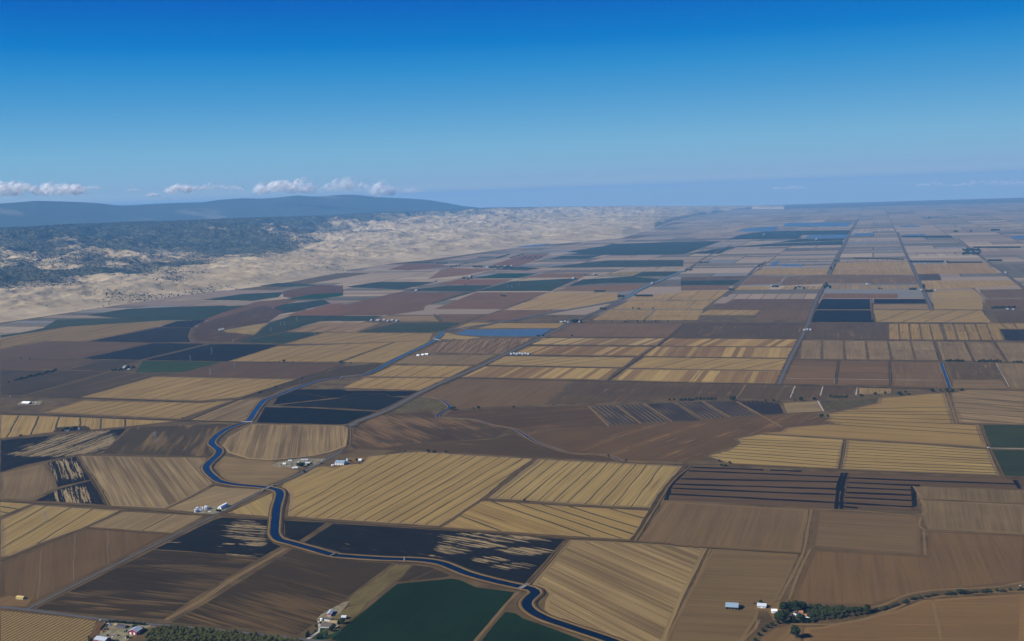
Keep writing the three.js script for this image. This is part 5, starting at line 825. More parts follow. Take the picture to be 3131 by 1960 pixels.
function tarpstack(x, z, w, l, h, label) {
  const t = base('tarp_stack', label, 'covered stack', x, z, -0.12), s = new THREE.Shape([[-l / 2, 0], [l / 2, 0], [l * 0.42, h * 0.6], [l * 0.18, h], [-l * 0.18, h], [-l * 0.42, h * 0.6]].map((q) => new THREE.Vector2(...q)));
  part('stack', new THREE.ExtrudeGeometry(s, { depth: w, bevelEnabled: true, bevelSize: 0.6, bevelThickness: 0.8, bevelSegments: 2 }).translate(0, 0, -w / 2).rotateY(Math.PI / 2), mat(0.03, 0.025, 0.04, 0.7), t);
  for (let i = 0; i < 4; i++) part('strap', box(0.3, 0.1, l * 0.5, -w * 0.35 + i * w * 0.23, h + 0.62, 0), mat(0.2, 0.15, 0.1), t);
}
function pool(x, z, w, l, label) { const t = base('swimming_pool', label, 'pool', x, z, 0.1); part('deck', box(w + 4, 0.3, l + 4, 0, 0.15, 0), paint('cream'), t); part('water', box(w, 0.12, l, 0, 0.3, 0), new THREE.MeshPhysicalMaterial({ color: new THREE.Color().setRGB(0.02, 0.3, 0.34), roughness: 0.1 }), t); }
const steelM = mat(0.22, 0.24, 0.26, 0.6);
function pylon(x, z, h, label) {
  const t = base('transmission_tower', label, 'power tower', x, z, 0.5), rod = (a, b, r) => { const A = new THREE.Vector3(...a), B = new THREE.Vector3(...b), d = B.clone().sub(A), g = new THREE.CylinderGeometry(r, r, d.length(), 5); g.applyQuaternion(new THREE.Quaternion().setFromUnitVectors(new THREE.Vector3(0, 1, 0), d.clone().normalize())); return g.translate(...A.lerp(B, 0.5).toArray()); };
  const w = h * 0.13, r = 0.22, at = (y) => w * (1 - (0.8 * y) / h);
  for (const sx of [-1, 1]) for (const sz of [-1, 1]) part('leg', rod([sx * w, 0, sz * w], [sx * w * 0.2, h, sz * w * 0.2], r * 0.75), steelM, t);
  const br = []; for (let i = 0; i < 6; i++) { const y0 = (h * i) / 7, y1 = (h * (i + 1)) / 7, a = at(y0), b = at(y1); for (const s of [-1, 1]) { br.push(rod([-a, y0, s * a], [b, y1, s * b], 0.13), rod([a, y0, s * a], [-b, y1, s * b], 0.13), rod([s * a, y0, -a], [s * b, y1, b], 0.13)); } } part('bracing', mergeGeometries(br), steelM, t);
  for (const k of [0.66, 0.8, 0.94]) { const a = part('crossarm', mergeGeometries([rod([-h * 0.16, h * k, 0], [h * 0.16, h * k, 0], 0.2), rod([-h * 0.16, h * k, 0], [0, h * (k + 0.05), 0], 0.13), rod([h * 0.16, h * k, 0], [0, h * (k + 0.05), 0], 0.13)]), steelM, t); for (const s of [-1, 1]) part('insulator', new THREE.CylinderGeometry(0.18, 0.18, 2, 6).translate(s * h * 0.155, h * k - 1.1, 0), paint('grey'), a); }
}

// ------------------------------------------------------------------ trees: trunk, limbs, a crown of leaf clumps
const leafM = { oak: mat(0.02, 0.032, 0.014, 1), bush: mat(0.034, 0.034, 0.02, 1), fruit: mat(0.032, 0.042, 0.017, 1), olive: mat(0.085, 0.088, 0.024, 1), conifer: mat(0.014, 0.032, 0.016, 1) }, barkM = mat(0.09, 0.065, 0.045, 1);
const crowns = {};
function crownShape(kind, v) { // a unit crown: radius 0.5, from height 0 to 1
  const key = kind + v; if (crowns[key]) return crowns[key];
  const pos = [], idx = [], lobes = [], c = kind === 'conifer', n = c ? 9 : 11;
  for (let i = 0; i < n; i++) { const a = i * 2.4 + v, y = c ? 0.1 + (0.8 * i) / n : rr(0.24, 0.74), s = c ? 0.34 * (1 - i / n) + 0.06 : rr(0.17, 0.27), r = c ? 0.04 : Math.min(0.5 - s, rr(0.12, 0.34)); lobes.push([Math.cos(a) * r, y, Math.sin(a) * r, s]); }
  if (!c) lobes.push([0, 0.55, 0, 0.34], [rr(-0.1, 0.1), 0.72, rr(-0.1, 0.1), 0.24]);
  const parts = [];
  for (const [x, y, z, s] of lobes) { // inner mass of twigs
    const g = new THREE.IcosahedronGeometry(s * 0.8, 1), p = g.attributes.position; for (let i = 0; i < p.count; i++) { const k = 0.78 + 0.4 * n2(p.getX(i) * 16 + x * 40 + 50, p.getY(i) * 16 + p.getZ(i) * 13 + z * 30 + 50); p.setXYZ(i, x + p.getX(i) * k, y + p.getY(i) * k * (c ? 1 : 0.85), z + p.getZ(i) * k); } g.deleteAttribute('uv'); g.computeVertexNormals(); parts.push(g);
    const m = Math.round(26 + s * 120);
    for (let i = 0; i < m; i++) { // leaf clumps standing out of it
      const u = rr(-1, 1), a = rr(0, 6.283), q = Math.sqrt(1 - u * u), k = s * rr(0.78, 1.12), e = rr(0.035, 0.07) * (c ? 0.7 : 1);
      const C = new THREE.Vector3(x + q * Math.cos(a) * k, y + u * k * (c ? 1 : 0.88), z + q * Math.sin(a) * k), N = new THREE.Vector3(rr(-1, 1), rr(-0.4, 1), rr(-1, 1)).normalize(), U = new THREE.Vector3(rr(-1, 1), rr(-1, 1), rr(-1, 1)).cross(N).normalize(), V = N.clone().cross(U), b = pos.length / 3;
      for (let w = 0; w < 5; w++) { const t = w * 1.2566, f = e * rr(0.6, 1.15); pos.push(C.x + (U.x * Math.cos(t) + V.x * Math.sin(t)) * f, C.y + (U.y * Math.cos(t) + V.y * Math.sin(t)) * f, C.z + (U.z * Math.cos(t) + V.z * Math.sin(t)) * f); }
      idx.push(b, b + 1, b + 2, b, b + 2, b + 3, b, b + 3, b + 4);
    }
  }
  const cl = geo(pos, idx).toNonIndexed(); cl.computeVertexNormals(); return (crowns[key] = mergeGeometries([...parts.map((g) => (g.index ? g.toNonIndexed() : g)), cl]));
}
const trunkShape = (() => { const g = [new THREE.CylinderGeometry(0.028, 0.05, 0.45, 7).translate(0, 0.22, 0)]; for (let i = 0; i < 4; i++) { const l = new THREE.CylinderGeometry(0.01, 0.024, 0.42, 5).translate(0, 0.2, 0); l.rotateZ(0.7); l.rotateY(i * 1.6); l.translate(0, 0.36, 0); g.push(l); } return mergeGeometries(g); })();
let treeNo = 0; const protos = {};
function trees(kind, label, group, L) { for (const [x, z, h, w] of L) tree(kind, x, z, h, w, label, group); }
function farTrees(label, ...L) { // hundreds of distant crowns, a pixel or two each
  const all = L.flat(), m = new THREE.InstancedMesh(crownShape('oak', 1), leafM.oak, all.length), q = new THREE.Matrix4();
  all.forEach(([x, z, h, w], i) => m.setMatrixAt(i, q.makeRotationY(i * 1.3).scale(new THREE.Vector3(w, h, w)).setPosition(x, 1 + drop(x, z), z))); m.castShadow = true;
  tag(m, 'far_tree', label, 'far trees', null, 'stuff');
}
function tree(kind, x, z, h, w, label, group) {
  treeNo++;
  const v = treeNo % 5, key = kind + v; let t;
  const y = 0.35 + drop(x, z) + (Math.hypot(x, z) > 7000 ? 0.8 : 0);
  if (!protos[key]) { t = protos[key] = new THREE.Group(); part('trunk', trunkShape, barkM, t); const low = kind === 'bush' || kind === 'conifer' || kind === 'olive'; const c = part('crown', crownShape(kind, v), leafM[kind], t); c.position.y = low ? 0.0 : 0.12; c.scale.y = low ? 1 : 0.88; } else t = protos[key].clone();
  t.position.set(x, y, z); t.scale.set(w, h, w); t.rotation.y = (treeNo * 1.7) % 6.28;
  tag(t, kind === 'bush' ? 'bush' : kind === 'conifer' ? 'conifer' : kind === 'fruit' || kind === 'olive' ? 'orchard_tree' : 'tree', label, kind === 'bush' ? 'bush' : 'tree', group);
}
// ------------------------------------------------------------------ clouds
const cloudM = [1, 0.5].map((o) => new THREE.MeshPhysicalMaterial({ color: new THREE.Color().setRGB(0.96, 0.96, 0.97), roughness: 1, specularIntensity: 0, transmission: 0.4, transparent: true, opacity: o < 1 ? 0.085 : 0.24 }));
function cloud(x, y, z, w, h, dens, label) {
  h *= 1.05; const g = new THREE.Group(); g.position.set(x, y, z); g.rotation.y = Math.atan2(x, z); tag(g, 'cloud', label, 'cloud');
  const puff = (n, lo, hi, spread) => { const gs = []; for (let i = 0; i < n; i++) { const u = rr(-1, 1), top = (1 - u * u * 0.8) * (0.45 + 0.55 * n2(u * 3 + x, y)), s = rr(lo, hi) * h, q = new THREE.IcosahedronGeometry(s, 3), p = q.attributes.position; for (let k = 0; k < p.count; k++) { const X = p.getX(k) / s, Y = p.getY(k) / s, Z = p.getZ(k) / s, f = 0.72 + 0.5 * fbm(X * 2.2 + i * 3.1 + 20, Y * 2.2 + Z * 1.9 + 20, 3); p.setXYZ(k, p.getX(k) * f, p.getY(k) * f * (Y < 0 ? 0.55 : 0.9), p.getZ(k) * f); } q.translate(u * w * 0.5 * spread, (-0.35 + 0.7 * top * rnd()) * h, rr(-0.4, 0.4) * h * 1.5); q.deleteAttribute('uv'); q.computeVertexNormals(); gs.push(mergeVertices(q)); } const m = mergeGeometries(gs); m.computeVertexNormals(); return m; };
  if (dens > 0.7) part('puffs', puff(Math.round(10 + (w / h) * 9), 0.12, 0.32, 0.92), cloudM[0], g);
  part('wisps', puff(Math.round(12 + (w / h) * 9), 0.14, 0.38, 1.12), cloudM[1], g);
}

canal('canal', 23, 7.5, [-479,-2108, -509,-2127, -613,-2180, -680,-2217, -720,-2255, -737,-2290, -738,-2322, -735,-2355, -750,-2375, -781,-2385, -848,-2407, -933,-2444, -982,-2476, -1031,-2505, -1088,-2514, -1185,-2504, -1304,-2502, -1322,-2504, -1402,-2538, -1484,-2573, -1532,-2594, -1571,-2638, -1612,-2711, -1697,-2869, -1769,-3016, -1801,-3058, -1851,-3079, -1989,-3098, -2057,-3126, -2125,-3186, -2142,-3203, -2215,-3291, -2305,-3515, -2426,-3651, -2504,-3875, -2507,-3944, -2504,-4037, -2599,-4266, -2691,-4510, -2694,-4620, -2690,-5043, -2629,-5150, -2544,-5227, -2597,-5805, -2665,-6494, -2711,-6733, -2791,-7025], 'wide blue irrigation canal winding through the fields between tan banks');
canal('canal', 22, 10, [-2779,-7049, -2713,-7248, -2577,-7527, -2376,-8115, -2255,-8463, -2037,-9130, -2072,-10272, -2062,-11249, -2042,-12525], 'thin blue upper canal running up to the far hills');
canal('creek', 10, 5, [-1989,-4680, -1877,-4630, -1822,-4568, -1751,-4444, -1747,-4350, -1722,-4238, -1643,-4213, -1561,-4211, -1437,-4116, -1344,-4068, -1182,-3854, -1093,-3770, -995,-3698, -918,-3696, -865,-3683, -797,-3620, -602,-3624], 'narrow creek canal bending under the slanting furrow field');
canal('ditch', 12, 5, [318,-5909, 317,-5565, 316,-5172], 'straight blue ditch between the level strips and the dark tan plots');
pond('flooded_field', [-2657,-6917, -2664,-7130, -2060,-7195, -2051,-6811, -2231,-6789, -2447,-6808, -2575,-6846], 'blue flooded rice field beside the straight canal', 'water');
pond('reservoir', [-6897,-19612, -6339,-19910, -6084,-20451, -5757,-20097, -5666,-19042, -6200,-19049], 'pale blue reservoir at the foot of the far grass hills', 'water');
pond('pond', [-1163,-20121, -1153,-21281, -453,-21344, -457,-19893], 'wide shining flooded field left of the first section road', 'water');
pond('pond', [-2763,-24057, -2748,-25887, -2139,-26965, -2017,-23607], 'shining flooded field beyond the dark orchard block', 'water');
pond('pond', [-357,-20866, -335,-21790, -8,-21737, -19,-20632], 'small shining flooded field right of the first section road', 'water');
pond('pond', [452,-20106, 502,-20772, 841,-20770, 818,-20201], 'thin shining flooded field right of the second section road', 'water');
pond('pond', [-1065,-13378, -988,-13005, -766,-12962, -800,-13274], 'blue grey flooded strip left of the first section road', 'water');
pond('pond', [-1159,-13156, -1149,-13905, -1104,-13975, -1078,-13140], 'small blue pond by the slanting section road', 'water');
pond('pond', [492,-24367, 533,-25021, 900,-25021, 870,-24188], 'thin blue far pond', 'water');
pond('pond', [-2013,-26580, -2150,-29340, -539,-28565, -541,-25524], 'hazy blue flooded far plain', 'water');
pond('pond', [1986,-18496, 2107,-19437, 2321,-19488, 2177,-18270], 'blue flooded field at the right edge', 'water');
bridge(-1847.8, -3075.2, 3.118, 72.4, 9.0, 'road bridge where the long paved road meets the canal');
bridge(-773.7, -2385.7, 2.853, 39.8, 11.0, 'dirt bridge above the canal hook at the end of the long black field');
bridge(-1326.1, -2503.3, 3.024, 28.7, 5.0, 'small bridge on the canal beside the long black field');
bridge(-2496.0, -4023.9, 1.602, 51.9, 8.0, 'farm bridge over the canal beside the lower black field');
bridge(-2667.9, -6602.3, 0.816, 114.1, 8.0, 'far weir bridge where the straight canal bends');
bridge(-2612.9, -5134.6, -2.872, 98.4, 6.0, 'far farm bridge near the straw fields at the canal');
bridge(-1128.5, -2508.5, -2.774, 35.6, 4.0, 'thin foot bridge on the canal by the olive grass strip');
yard('gravel', [-1618,-1977, -1513,-1982, -1486,-1980, -1506,-1963, -1504,-1921, -1498,-1890, -1571,-1873, -1579,-1910], 'pale gravel machinery yard with two red barns');
yard('gravel', [-1157,-2094, -1162,-2125, -1156,-2161, -1146,-2204, -1136,-2215, -1127,-2163, -1120,-2118, -1126,-2103, -1101,-2068, -1135,-2068], 'pale gravel farmyard by the small red barn');
yard('lawn', [-1130,-1994, -1131,-2086, -1116,-2073, -1115,-2029, -1122,-1992], 'green lawn strip along the farm driveway');
yard('lawn', [-1116,-1994, -1111,-2034, -1104,-2059, -1075,-2050, -1076,-2011, -1098,-1990], 'green lawn in front of the ranch house');
yard('path', [-1129,-1991, -1123,-2035, -1131,-2053, -1141,-2071, -1139,-2084, -1135,-2081, -1127,-2054, -1117,-2032, -1120,-1991], 'pale curved farm driveway');
yard('grass', [-1131,-2115, -1124,-2142, -1121,-2178, -1094,-2215, -1081,-2147, -1083,-2048, -1090,-2015], 'dry paddock strip beside the big green field');
yard('gravel', [-1919,-2780, -1942,-2819, -1909,-2836, -1896,-2862, -1861,-2869, -1844,-2818, -1858,-2780], 'gravel pad of the grain silos');
yard('tandirt', [-1930,-2006, -1969,-2049, -1959,-2065, -1893,-2070, -1881,-2049, -1866,-2020], 'bare tan yard of the yellow shed');
yard('tandirt', [-254,-2364, -225,-2409, -178,-2428, -190,-2349, -198,-2306, -217,-2359], 'bare tan yard around the farm sheds');
yard('browndirt', [-3227,-3719, -3276,-3802, -3239,-3828, -3172,-3852, -3127,-3824, -3088,-3779, -3145,-3748], 'dark oval yard of the small homestead');
yard('gravel', [-1990,-3346, -1999,-3401, -1949,-3463, -1852,-3483, -1840,-3438, -1846,-3365, -1906,-3334], 'pale yard of the farm junkyard');
yard('gravel', [-1995,-3370, -1999,-3401, -1964,-3438, -1955,-3373], 'grey corner of the farm junkyard');
yard('tandirt', [-1796,-3373, -1769,-3461, -1776,-3513, -1709,-3535, -1702,-3462, -1744,-3382, -1766,-3358], 'tan yard of the pale blue barn');
yard('gravel', [-3867,-4235, -3916,-4309, -3813,-4344, -3754,-4257], 'grey yard of the white roofed shed');
barn('barn', 'barn', 'red barn with grey metal roof and two white doors in the machinery yard', -1508.8, -1938.5, 0.047, 21.5, 21.1, 7.0, {wall: 'red', roof: 'metal', doors: 2});
barn('shed', 'shed', 'long red shed with blue grey roof at the bottom edge of the yard', -1547.8, -1880.8, -0.099, 28.7, 18.2, 7.0, {wall: 'red', roof: 'metal', doors: 1, across: 1});
barn('barn', 'barn', 'small red barn with pale roof and white garage doors', -1141.3, -2129.8, 0.223, 10.0, 25.4, 5.5, {wall: 'red', roof: 'metal', doors: 2});
barn('garage', 'garage', 'white garage with dark roof beside the tan roofed house', -1128.7, -2095.2, -0.124, 14.9, 7.9, 4.0, {wall: 'white', roof: 'dark', doors: 3, across: 1});
house('ranch_house', 'house', 'long ranch house with grey brown roof and white front', -1116.2, -2064.1, 0.140, 23.3, 15.0, 3.6, {wall: 'white', roof: 'brown', across: 1});
house('ranch_house', 'house', 'ranch house with tan roof behind the long ranch house', -1109.0, -2084.2, 0.127, 17.2, 12.6, 3.4, {wall: 'cream', roof: 'tan', across: 1});
barn('shed', 'shed', 'pale blue roofed shed behind the green conifers', -1099.6, -2113.4, 0.190, 10.2, 11.6, 5.0, {wall: 'dark', roof: 'pale', doors: 1, across: 1});
barn('shed', 'shed', 'open metal shed with blue grey roof on the brown field', -292.2, -2361.7, 0.061, 25.9, 25.4, 6.0, {wall: 'dark', roof: 'blue', open: 1, across: 1});
barn('shed', 'shed', 'small metal shed with pale tan roof beside the open shed', -230.8, -2379.7, 0.039, 18.3, 16.1, 5.0, {wall: 'grey', roof: 'pale', doors: 1, across: 1});
house('farmhouse', 'house', 'white farmhouse with grey roof among the big oaks', -158.4, -2345.4, -0.233, 10.5, 13.5, 6.0, {wall: 'white', roof: 'brown', porch: 1});
house('cottage', 'house', 'small white house with orange roof behind the farmhouse', -147.4, -2358.5, 0.152, 8.3, 8.9, 4.5, {wall: 'white', roof: 'orange', across: 1});
house('cottage', 'house', 'second small white cottage with orange roof nearest the creek', -137.9, -2344.2, 0.127, 6.0, 7.1, 4.0, {wall: 'white', roof: 'orange', across: 1});
barn('shed', 'shed', 'bright white shed left of the biggest oak', -202.6, -2354.0, 0.149, 12.0, 11.3, 5.0, {wall: 'white', roof: 'white', doors: 1, across: 1});
barn('shed', 'shed', 'low white shed by the creek side hedge', -133.6, -2333.1, 0.283, 9.6, 5.1, 2.6, {wall: 'white', roof: 'white', across: 1});
barn('barn', 'barn', 'large white barn with pale blue roof beside the white tower', -1758.0, -3414.7, 0.077, 32.8, 27.8, 8.0, {wall: 'white', roof: 'blue', doors: 3, across: 1});
barn('cottage', 'house', 'small white house right of the white tower', -1710.2, -3470.6, 0.169, 10.2, 12.7, 5.0, {wall: 'white', roof: 'white', across: 1});
barn('trailer', 'trailer', 'long white trailer along the road side of the junkyard', -1891.8, -3333.8, 0.267, 19.2, 6.7, 3.5, {wall: 'white', roof: 'white', across: 1});
barn('shed', 'shed', 'white box shed at the left of the junkyard', -1955.9, -3375.5, 0.297, 9.9, 9.6, 4.0, {wall: 'white', roof: 'white', across: 1});
barn('shed', 'shed', 'pale yellow shed at the back of the junkyard', -1957.5, -3419.9, 0.260, 13.9, 9.8, 4.0, {wall: 'cream', roof: 'pale', across: 1});
barn('shed', 'shed', 'low lavender roofed shed along the back of the junkyard', -1912.3, -3441.5, 0.269, 25.5, 10.4, 4.0, {wall: 'grey', roof: 'metal', across: 1});
barn('cottage', 'house', 'white house at the right of the junkyard trees', -1878.1, -3398.9, 0.392, 14.2, 12.9, 4.0, {wall: 'white', roof: 'pale', across: 1});
arch('arched_shed', 'shed', 'white arched shed on the gravel pad beside the paved road', -1868.0, -2847.5, 0.025, 14.0, 41.3, 9.0, {});
barn('shed', 'shed', 'yellow metal shed in the bare tan yard', -1914.6, -2056.1, 0.008, 20.2, 9.8, 5.0, {wall: 'yellow', roof: 'yellow', doors: 1, across: 1});
barn('shed', 'shed', 'white roofed shed in the black field at the left', -3836.8, -4267.0, -0.043, 44.0, 30.9, 4.8, {wall: 'grey', roof: 'white', open: 1, across: 1});
barn('shed', 'shed', 'white wall shed under the homestead trees', -3183.7, -3758.6, 0.306, 17.7, 29.9, 4.5, {wall: 'white', roof: 'dark', across: 1});
barn('farmhouse', 'house', 'farmhouse with pale grey roof ringed by dark trees', -4076.7, -5332.1, 0.090, 20.9, 47.3, 4.8, {wall: 'grey', roof: 'pale', across: 1});
barn('shed', 'shed', 'thin white shed at the right of the tree ringed farmhouse', -4009.1, -5267.3, 0.373, 12.7, 23.9, 3.2, {wall: 'white', roof: 'white', across: 1});
barn('barn', 'barn', 'first white barn at the tip of the pale grass point', -4534.6, -7019.3, 0.680, 16.3, 44.4, 5.0, {wall: 'white', roof: 'white', across: 1});
barn('barn', 'barn', 'second white barn at the tip of the pale grass point', -4537.3, -7064.6, 0.837, 13.8, 38.5, 5.0, {wall: 'white', roof: 'white', across: 1});
barn('shed', 'shed', 'long shed with blue roof in the far farmyard left of the diagonal lane', -3555.1, -7639.8, 0.010, 27.9, 38.7, 5.0, {wall: 'white', roof: 'blue', across: 1});
barn('shed', 'shed', 'square shed with grey roof in the far farmyard left of the diagonal lane', -3513.4, -7658.5, 0.010, 18.1, 38.8, 5.0, {wall: 'white', roof: 'metal', across: 1});
barn('shed', 'shed', 'bright shed with white roof in the far farmyard left of the diagonal lane', -3451.9, -7586.3, 0.012, 15.2, 38.1, 5.0, {wall: 'white', roof: 'white', across: 1});
barn('shed', 'shed', 'low shed with tan roof in the far farmyard left of the diagonal lane', -3439.2, -7640.9, 0.011, 19.4, 38.5, 5.0, {wall: 'white', roof: 'tan', across: 1});
barn('shed', 'shed', 'small shed with white roof in the far farmyard left of the diagonal lane', -3388.7, -7605.1, 0.012, 16.5, 38.1, 5.0, {wall: 'white', roof: 'white', across: 1});
barn('shed', 'shed', 'end shed with white roof in the far farmyard left of the diagonal lane', -3609.9, -7639.2, 0.010, 14.0, 38.8, 5.0, {wall: 'white', roof: 'white', across: 1});
barn('shed', 'shed', 'left white shed in the row at the canal side stubble strip', -2512.1, -5917.3, 0.075, 14.5, 23.6, 4.0, {wall: 'white', roof: 'white', across: 1});
barn('shed', 'shed', 'middle white shed in the row at the canal side stubble strip', -2493.5, -5941.2, 0.074, 13.3, 23.7, 4.0, {wall: 'white', roof: 'white', across: 1});
barn('shed', 'shed', 'right white shed in the row at the canal side stubble strip', -2478.3, -5965.0, 0.073, 18.2, 23.8, 4.0, {wall: 'white', roof: 'white', across: 1});
barn('trailer', 'trailer', 'first of the seven pale trailers beside the long road', -1977.0, -6014.9, 0.073, 9.4, 27.4, 3.2, {wall: 'white', roof: 'metal', across: 1});
barn('trailer', 'trailer', 'second of the seven pale trailers beside the long road', -1965.5, -6032.6, 0.073, 9.4, 27.6, 3.2, {wall: 'white', roof: 'metal', across: 1});
barn('trailer', 'trailer', 'third of the seven pale trailers beside the long road', -1943.6, -6017.4, 0.073, 9.3, 27.4, 3.2, {wall: 'white', roof: 'metal', across: 1});
barn('trailer', 'trailer', 'fourth of the seven pale trailers beside the long road', -1932.1, -6035.0, 0.073, 9.4, 27.5, 3.2, {wall: 'white', roof: 'metal', across: 1});
barn('trailer', 'trailer', 'fifth of the seven pale trailers beside the long road', -1910.4, -6019.8, 0.073, 9.3, 27.4, 3.2, {wall: 'white', roof: 'metal', across: 1});
barn('trailer', 'trailer', 'sixth of the seven pale trailers beside the long road', -1898.8, -6037.4, 0.073, 9.3, 27.5, 3.2, {wall: 'white', roof: 'metal', across: 1});
barn('trailer', 'trailer', 'last of the seven pale trailers beside the long road', -1877.2, -6022.2, 0.073, 9.3, 27.3, 3.2, {wall: 'white', roof: 'metal', across: 1});
barn('house', 'house', 'first pale house by the tree clump on the long road', -2098.3, -7543.5, 0.016, 18.8, 35.6, 4.0, {wall: 'white', roof: 'pale', across: 1});
barn('house', 'house', 'second pale house by the tree clump on the long road', -2077.3, -7569.3, 0.015, 11.6, 35.8, 4.0, {wall: 'white', roof: 'pale', across: 1});
barn('house', 'house', 'third pale house by the tree clump on the long road', -2047.6, -7535.9, 0.017, 10.1, 35.5, 4.0, {wall: 'white', roof: 'pale', across: 1});
barn('house', 'house', 'fourth pale house by the tree clump on the long road', -2000.0, -7570.5, 0.015, 15.8, 35.7, 4.0, {wall: 'white', roof: 'pale', across: 1});
barn('house', 'house', 'fifth pale house by the tree clump on the long road', -1970.0, -7554.0, 0.016, 10.0, 35.6, 4.0, {wall: 'white', roof: 'pale', across: 1});
barn('farm_building', 'building', 'white farm building in the far clump left of the section road', -883.6, -10337.8, -0.090, 19.9, 44.2, 5.0, {wall: 'white', roof: 'white', across: 1});
barn('farm_building', 'building', 'white farm building under the long far tree clump', -637.7, -10100.5, -0.081, 14.7, 42.1, 5.0, {wall: 'white', roof: 'white', across: 1});
barn('farm_building', 'building', 'white farm building at the right of the long far tree clump', -607.2, -10098.0, -0.081, 13.2, 42.0, 5.0, {wall: 'white', roof: 'white', across: 1});
barn('farm_building', 'building', 'white farm building in the far clump on the first section road', -380.6, -10149.3, -0.084, 13.0, 42.2, 5.0, {wall: 'white', roof: 'white', across: 1});
barn('farm_building', 'building', 'white farm building at the dark clump left of the second section road', 305.8, -9956.3, -0.077, 9.5, 40.0, 5.0, {wall: 'white', roof: 'white', across: 1});
barn('farm_building', 'building', 'white farm building in the green clump right of the second section road', 426.9, -9777.3, -0.070, 17.1, 38.4, 5.0, {wall: 'white', roof: 'white', across: 1});
barn('farm_building', 'building', 'white farm building at the edge of the green clump at the second section road', 477.3, -9799.4, -0.071, 13.1, 38.6, 5.0, {wall: 'white', roof: 'white', across: 1});
barn('farm_building', 'building', 'white farm building alone between the section roads', -61.5, -10452.6, -0.096, 21.9, 44.4, 5.0, {wall: 'white', roof: 'white', across: 1});
barn('farm_building', 'building', 'white farm building with bright roof right at the second section road', 369.5, -9859.1, -0.073, 18.7, 39.1, 5.0, {wall: 'white', roof: 'white', across: 1});
barn('farm_building', 'building', 'white farm building in the far clump by the slanting road', -1979.0, -12591.0, -0.171, 24.1, 65.2, 5.0, {wall: 'white', roof: 'white', across: 1});
barn('farm_building', 'building', 'white farm building at the third section road', 1199.0, -11636.5, -0.148, 15.0, 53.6, 5.0, {wall: 'white', roof: 'white', across: 1});
barn('farm_building', 'building', 'white farm building among the distant plots at the right', 963.6, -15094.5, -0.286, 10.4, 56.6, 5.0, {wall: 'white', roof: 'white', across: 1});
barn('farm_building', 'building', 'white farm building in the right edge tree clump', 875.2, -8350.0, -0.012, 14.0, 27.5, 5.0, {wall: 'white', roof: 'white', across: 1});
barn('farm_building', 'building', 'white farm building in the right edge tree clump beside the other white house', 909.2, -8331.4, -0.011, 11.8, 27.4, 5.0, {wall: 'white', roof: 'white', across: 1});
barn('farm_building', 'building', 'white farm building in the farthest right village clump', 1106.7, -14900.3, -0.280, 10.1, 55.2, 5.0, {wall: 'white', roof: 'white', across: 1});
barn('farm_building', 'building', 'white farm building beside the far orchard ponds', -2002.9, -21918.6, -0.489, 19.3, 110.1, 5.0, {wall: 'white', roof: 'white', across: 1});
barn('farm_building', 'building', 'white farm building as a bright line in the orchard strip', -914.8, -19367.9, -0.421, 19.5, 89.3, 5.0, {wall: 'white', roof: 'white', across: 1});
barn('farm_building', 'building', 'white farm building on the far hazy plain', 1305.5, -30341.1, -0.779, 17.4, 185.2, 5.0, {wall: 'white', roof: 'white', across: 1});
barn('shed', 'shed', 'left white shed at the section road corner of the grey furrowed land', -415.6, -7145.9, 0.035, 13.2, 34.8, 4.8, {wall: 'white', roof: 'white', across: 1});
barn('shed', 'shed', 'middle white shed at the section road corner of the grey furrowed land', -399.3, -7160.7, 0.034, 10.8, 34.9, 4.8, {wall: 'white', roof: 'white', across: 1});
barn('shed', 'shed', 'right white shed at the section road corner of the grey furrowed land', -380.0, -7154.2, 0.035, 10.8, 34.8, 4.8, {wall: 'white', roof: 'white', across: 1});
barn('barn', 'barn', 'first pale barn of the far farmstead by the emerald field', -4719.8, -13516.6, -0.191, 32.0, 58.1, 5.0, {wall: 'white', roof: 'pale', across: 1});
barn('barn', 'barn', 'second pale barn of the far farmstead by the emerald field', -4614.9, -13547.7, -0.193, 39.9, 58.2, 5.0, {wall: 'white', roof: 'pale', across: 1});
barn('barn', 'barn', 'third pale barn of the far farmstead by the emerald field', -4519.1, -13606.6, -0.195, 39.8, 58.6, 5.0, {wall: 'white', roof: 'pale', across: 1});
barn('barn', 'barn', 'fourth pale barn of the far farmstead by the emerald field', -4443.5, -13669.9, -0.198, 28.7, 59.1, 5.0, {wall: 'white', roof: 'pale', across: 1});
barn('farm_building', 'building', 'white far building at the far lane among dark trees', -4358.1, -11870.0, -0.137, 19.6, 72.8, 5.0, {wall: 'white', roof: 'white', across: 1});
barn('farm_building', 'building', 'white far building at the edge of the far dark green fields', -4306.9, -10181.1, -0.079, 22.7, 55.7, 5.0, {wall: 'white', roof: 'white', across: 1});
barn('farm_building', 'building', 'white far building alone in the wide dark green far field', -3048.9, -11499.0, -0.128, 25.4, 67.4, 5.0, {wall: 'white', roof: 'white', across: 1});
barn('farm_building', 'building', 'white far building at the pale far wedge', -2937.7, -11971.2, -0.145, 20.2, 72.4, 5.0, {wall: 'white', roof: 'white', across: 1});
barn('farm_building', 'building', 'white far building by the far canal reach', -2064.0, -10769.4, -0.104, 17.2, 58.8, 5.0, {wall: 'white', roof: 'white', across: 1});
silo(-1921.0, -2787.9, 6.6, 8, 'bin', 'big grey ribbed grain bin nearest the left end of the silo row');
silo(-1928.3, -2807.4, 6.6, 8, 'bin', 'big grey grain bin behind the leftmost bin');
silo(-1913.2, -2826.8, 5.5, 8, 'bin', 'grey grain bin at the back right of the silo group');
silo(-1905.4, -2821.2, 5.5, 8, 'bin', 'dark grey grain bin at the right end of the silo group');
silo(-1914.4, -2793.8, 2.2, 8, 'white', 'left slim white hopper silo in the front row between the grey bins');
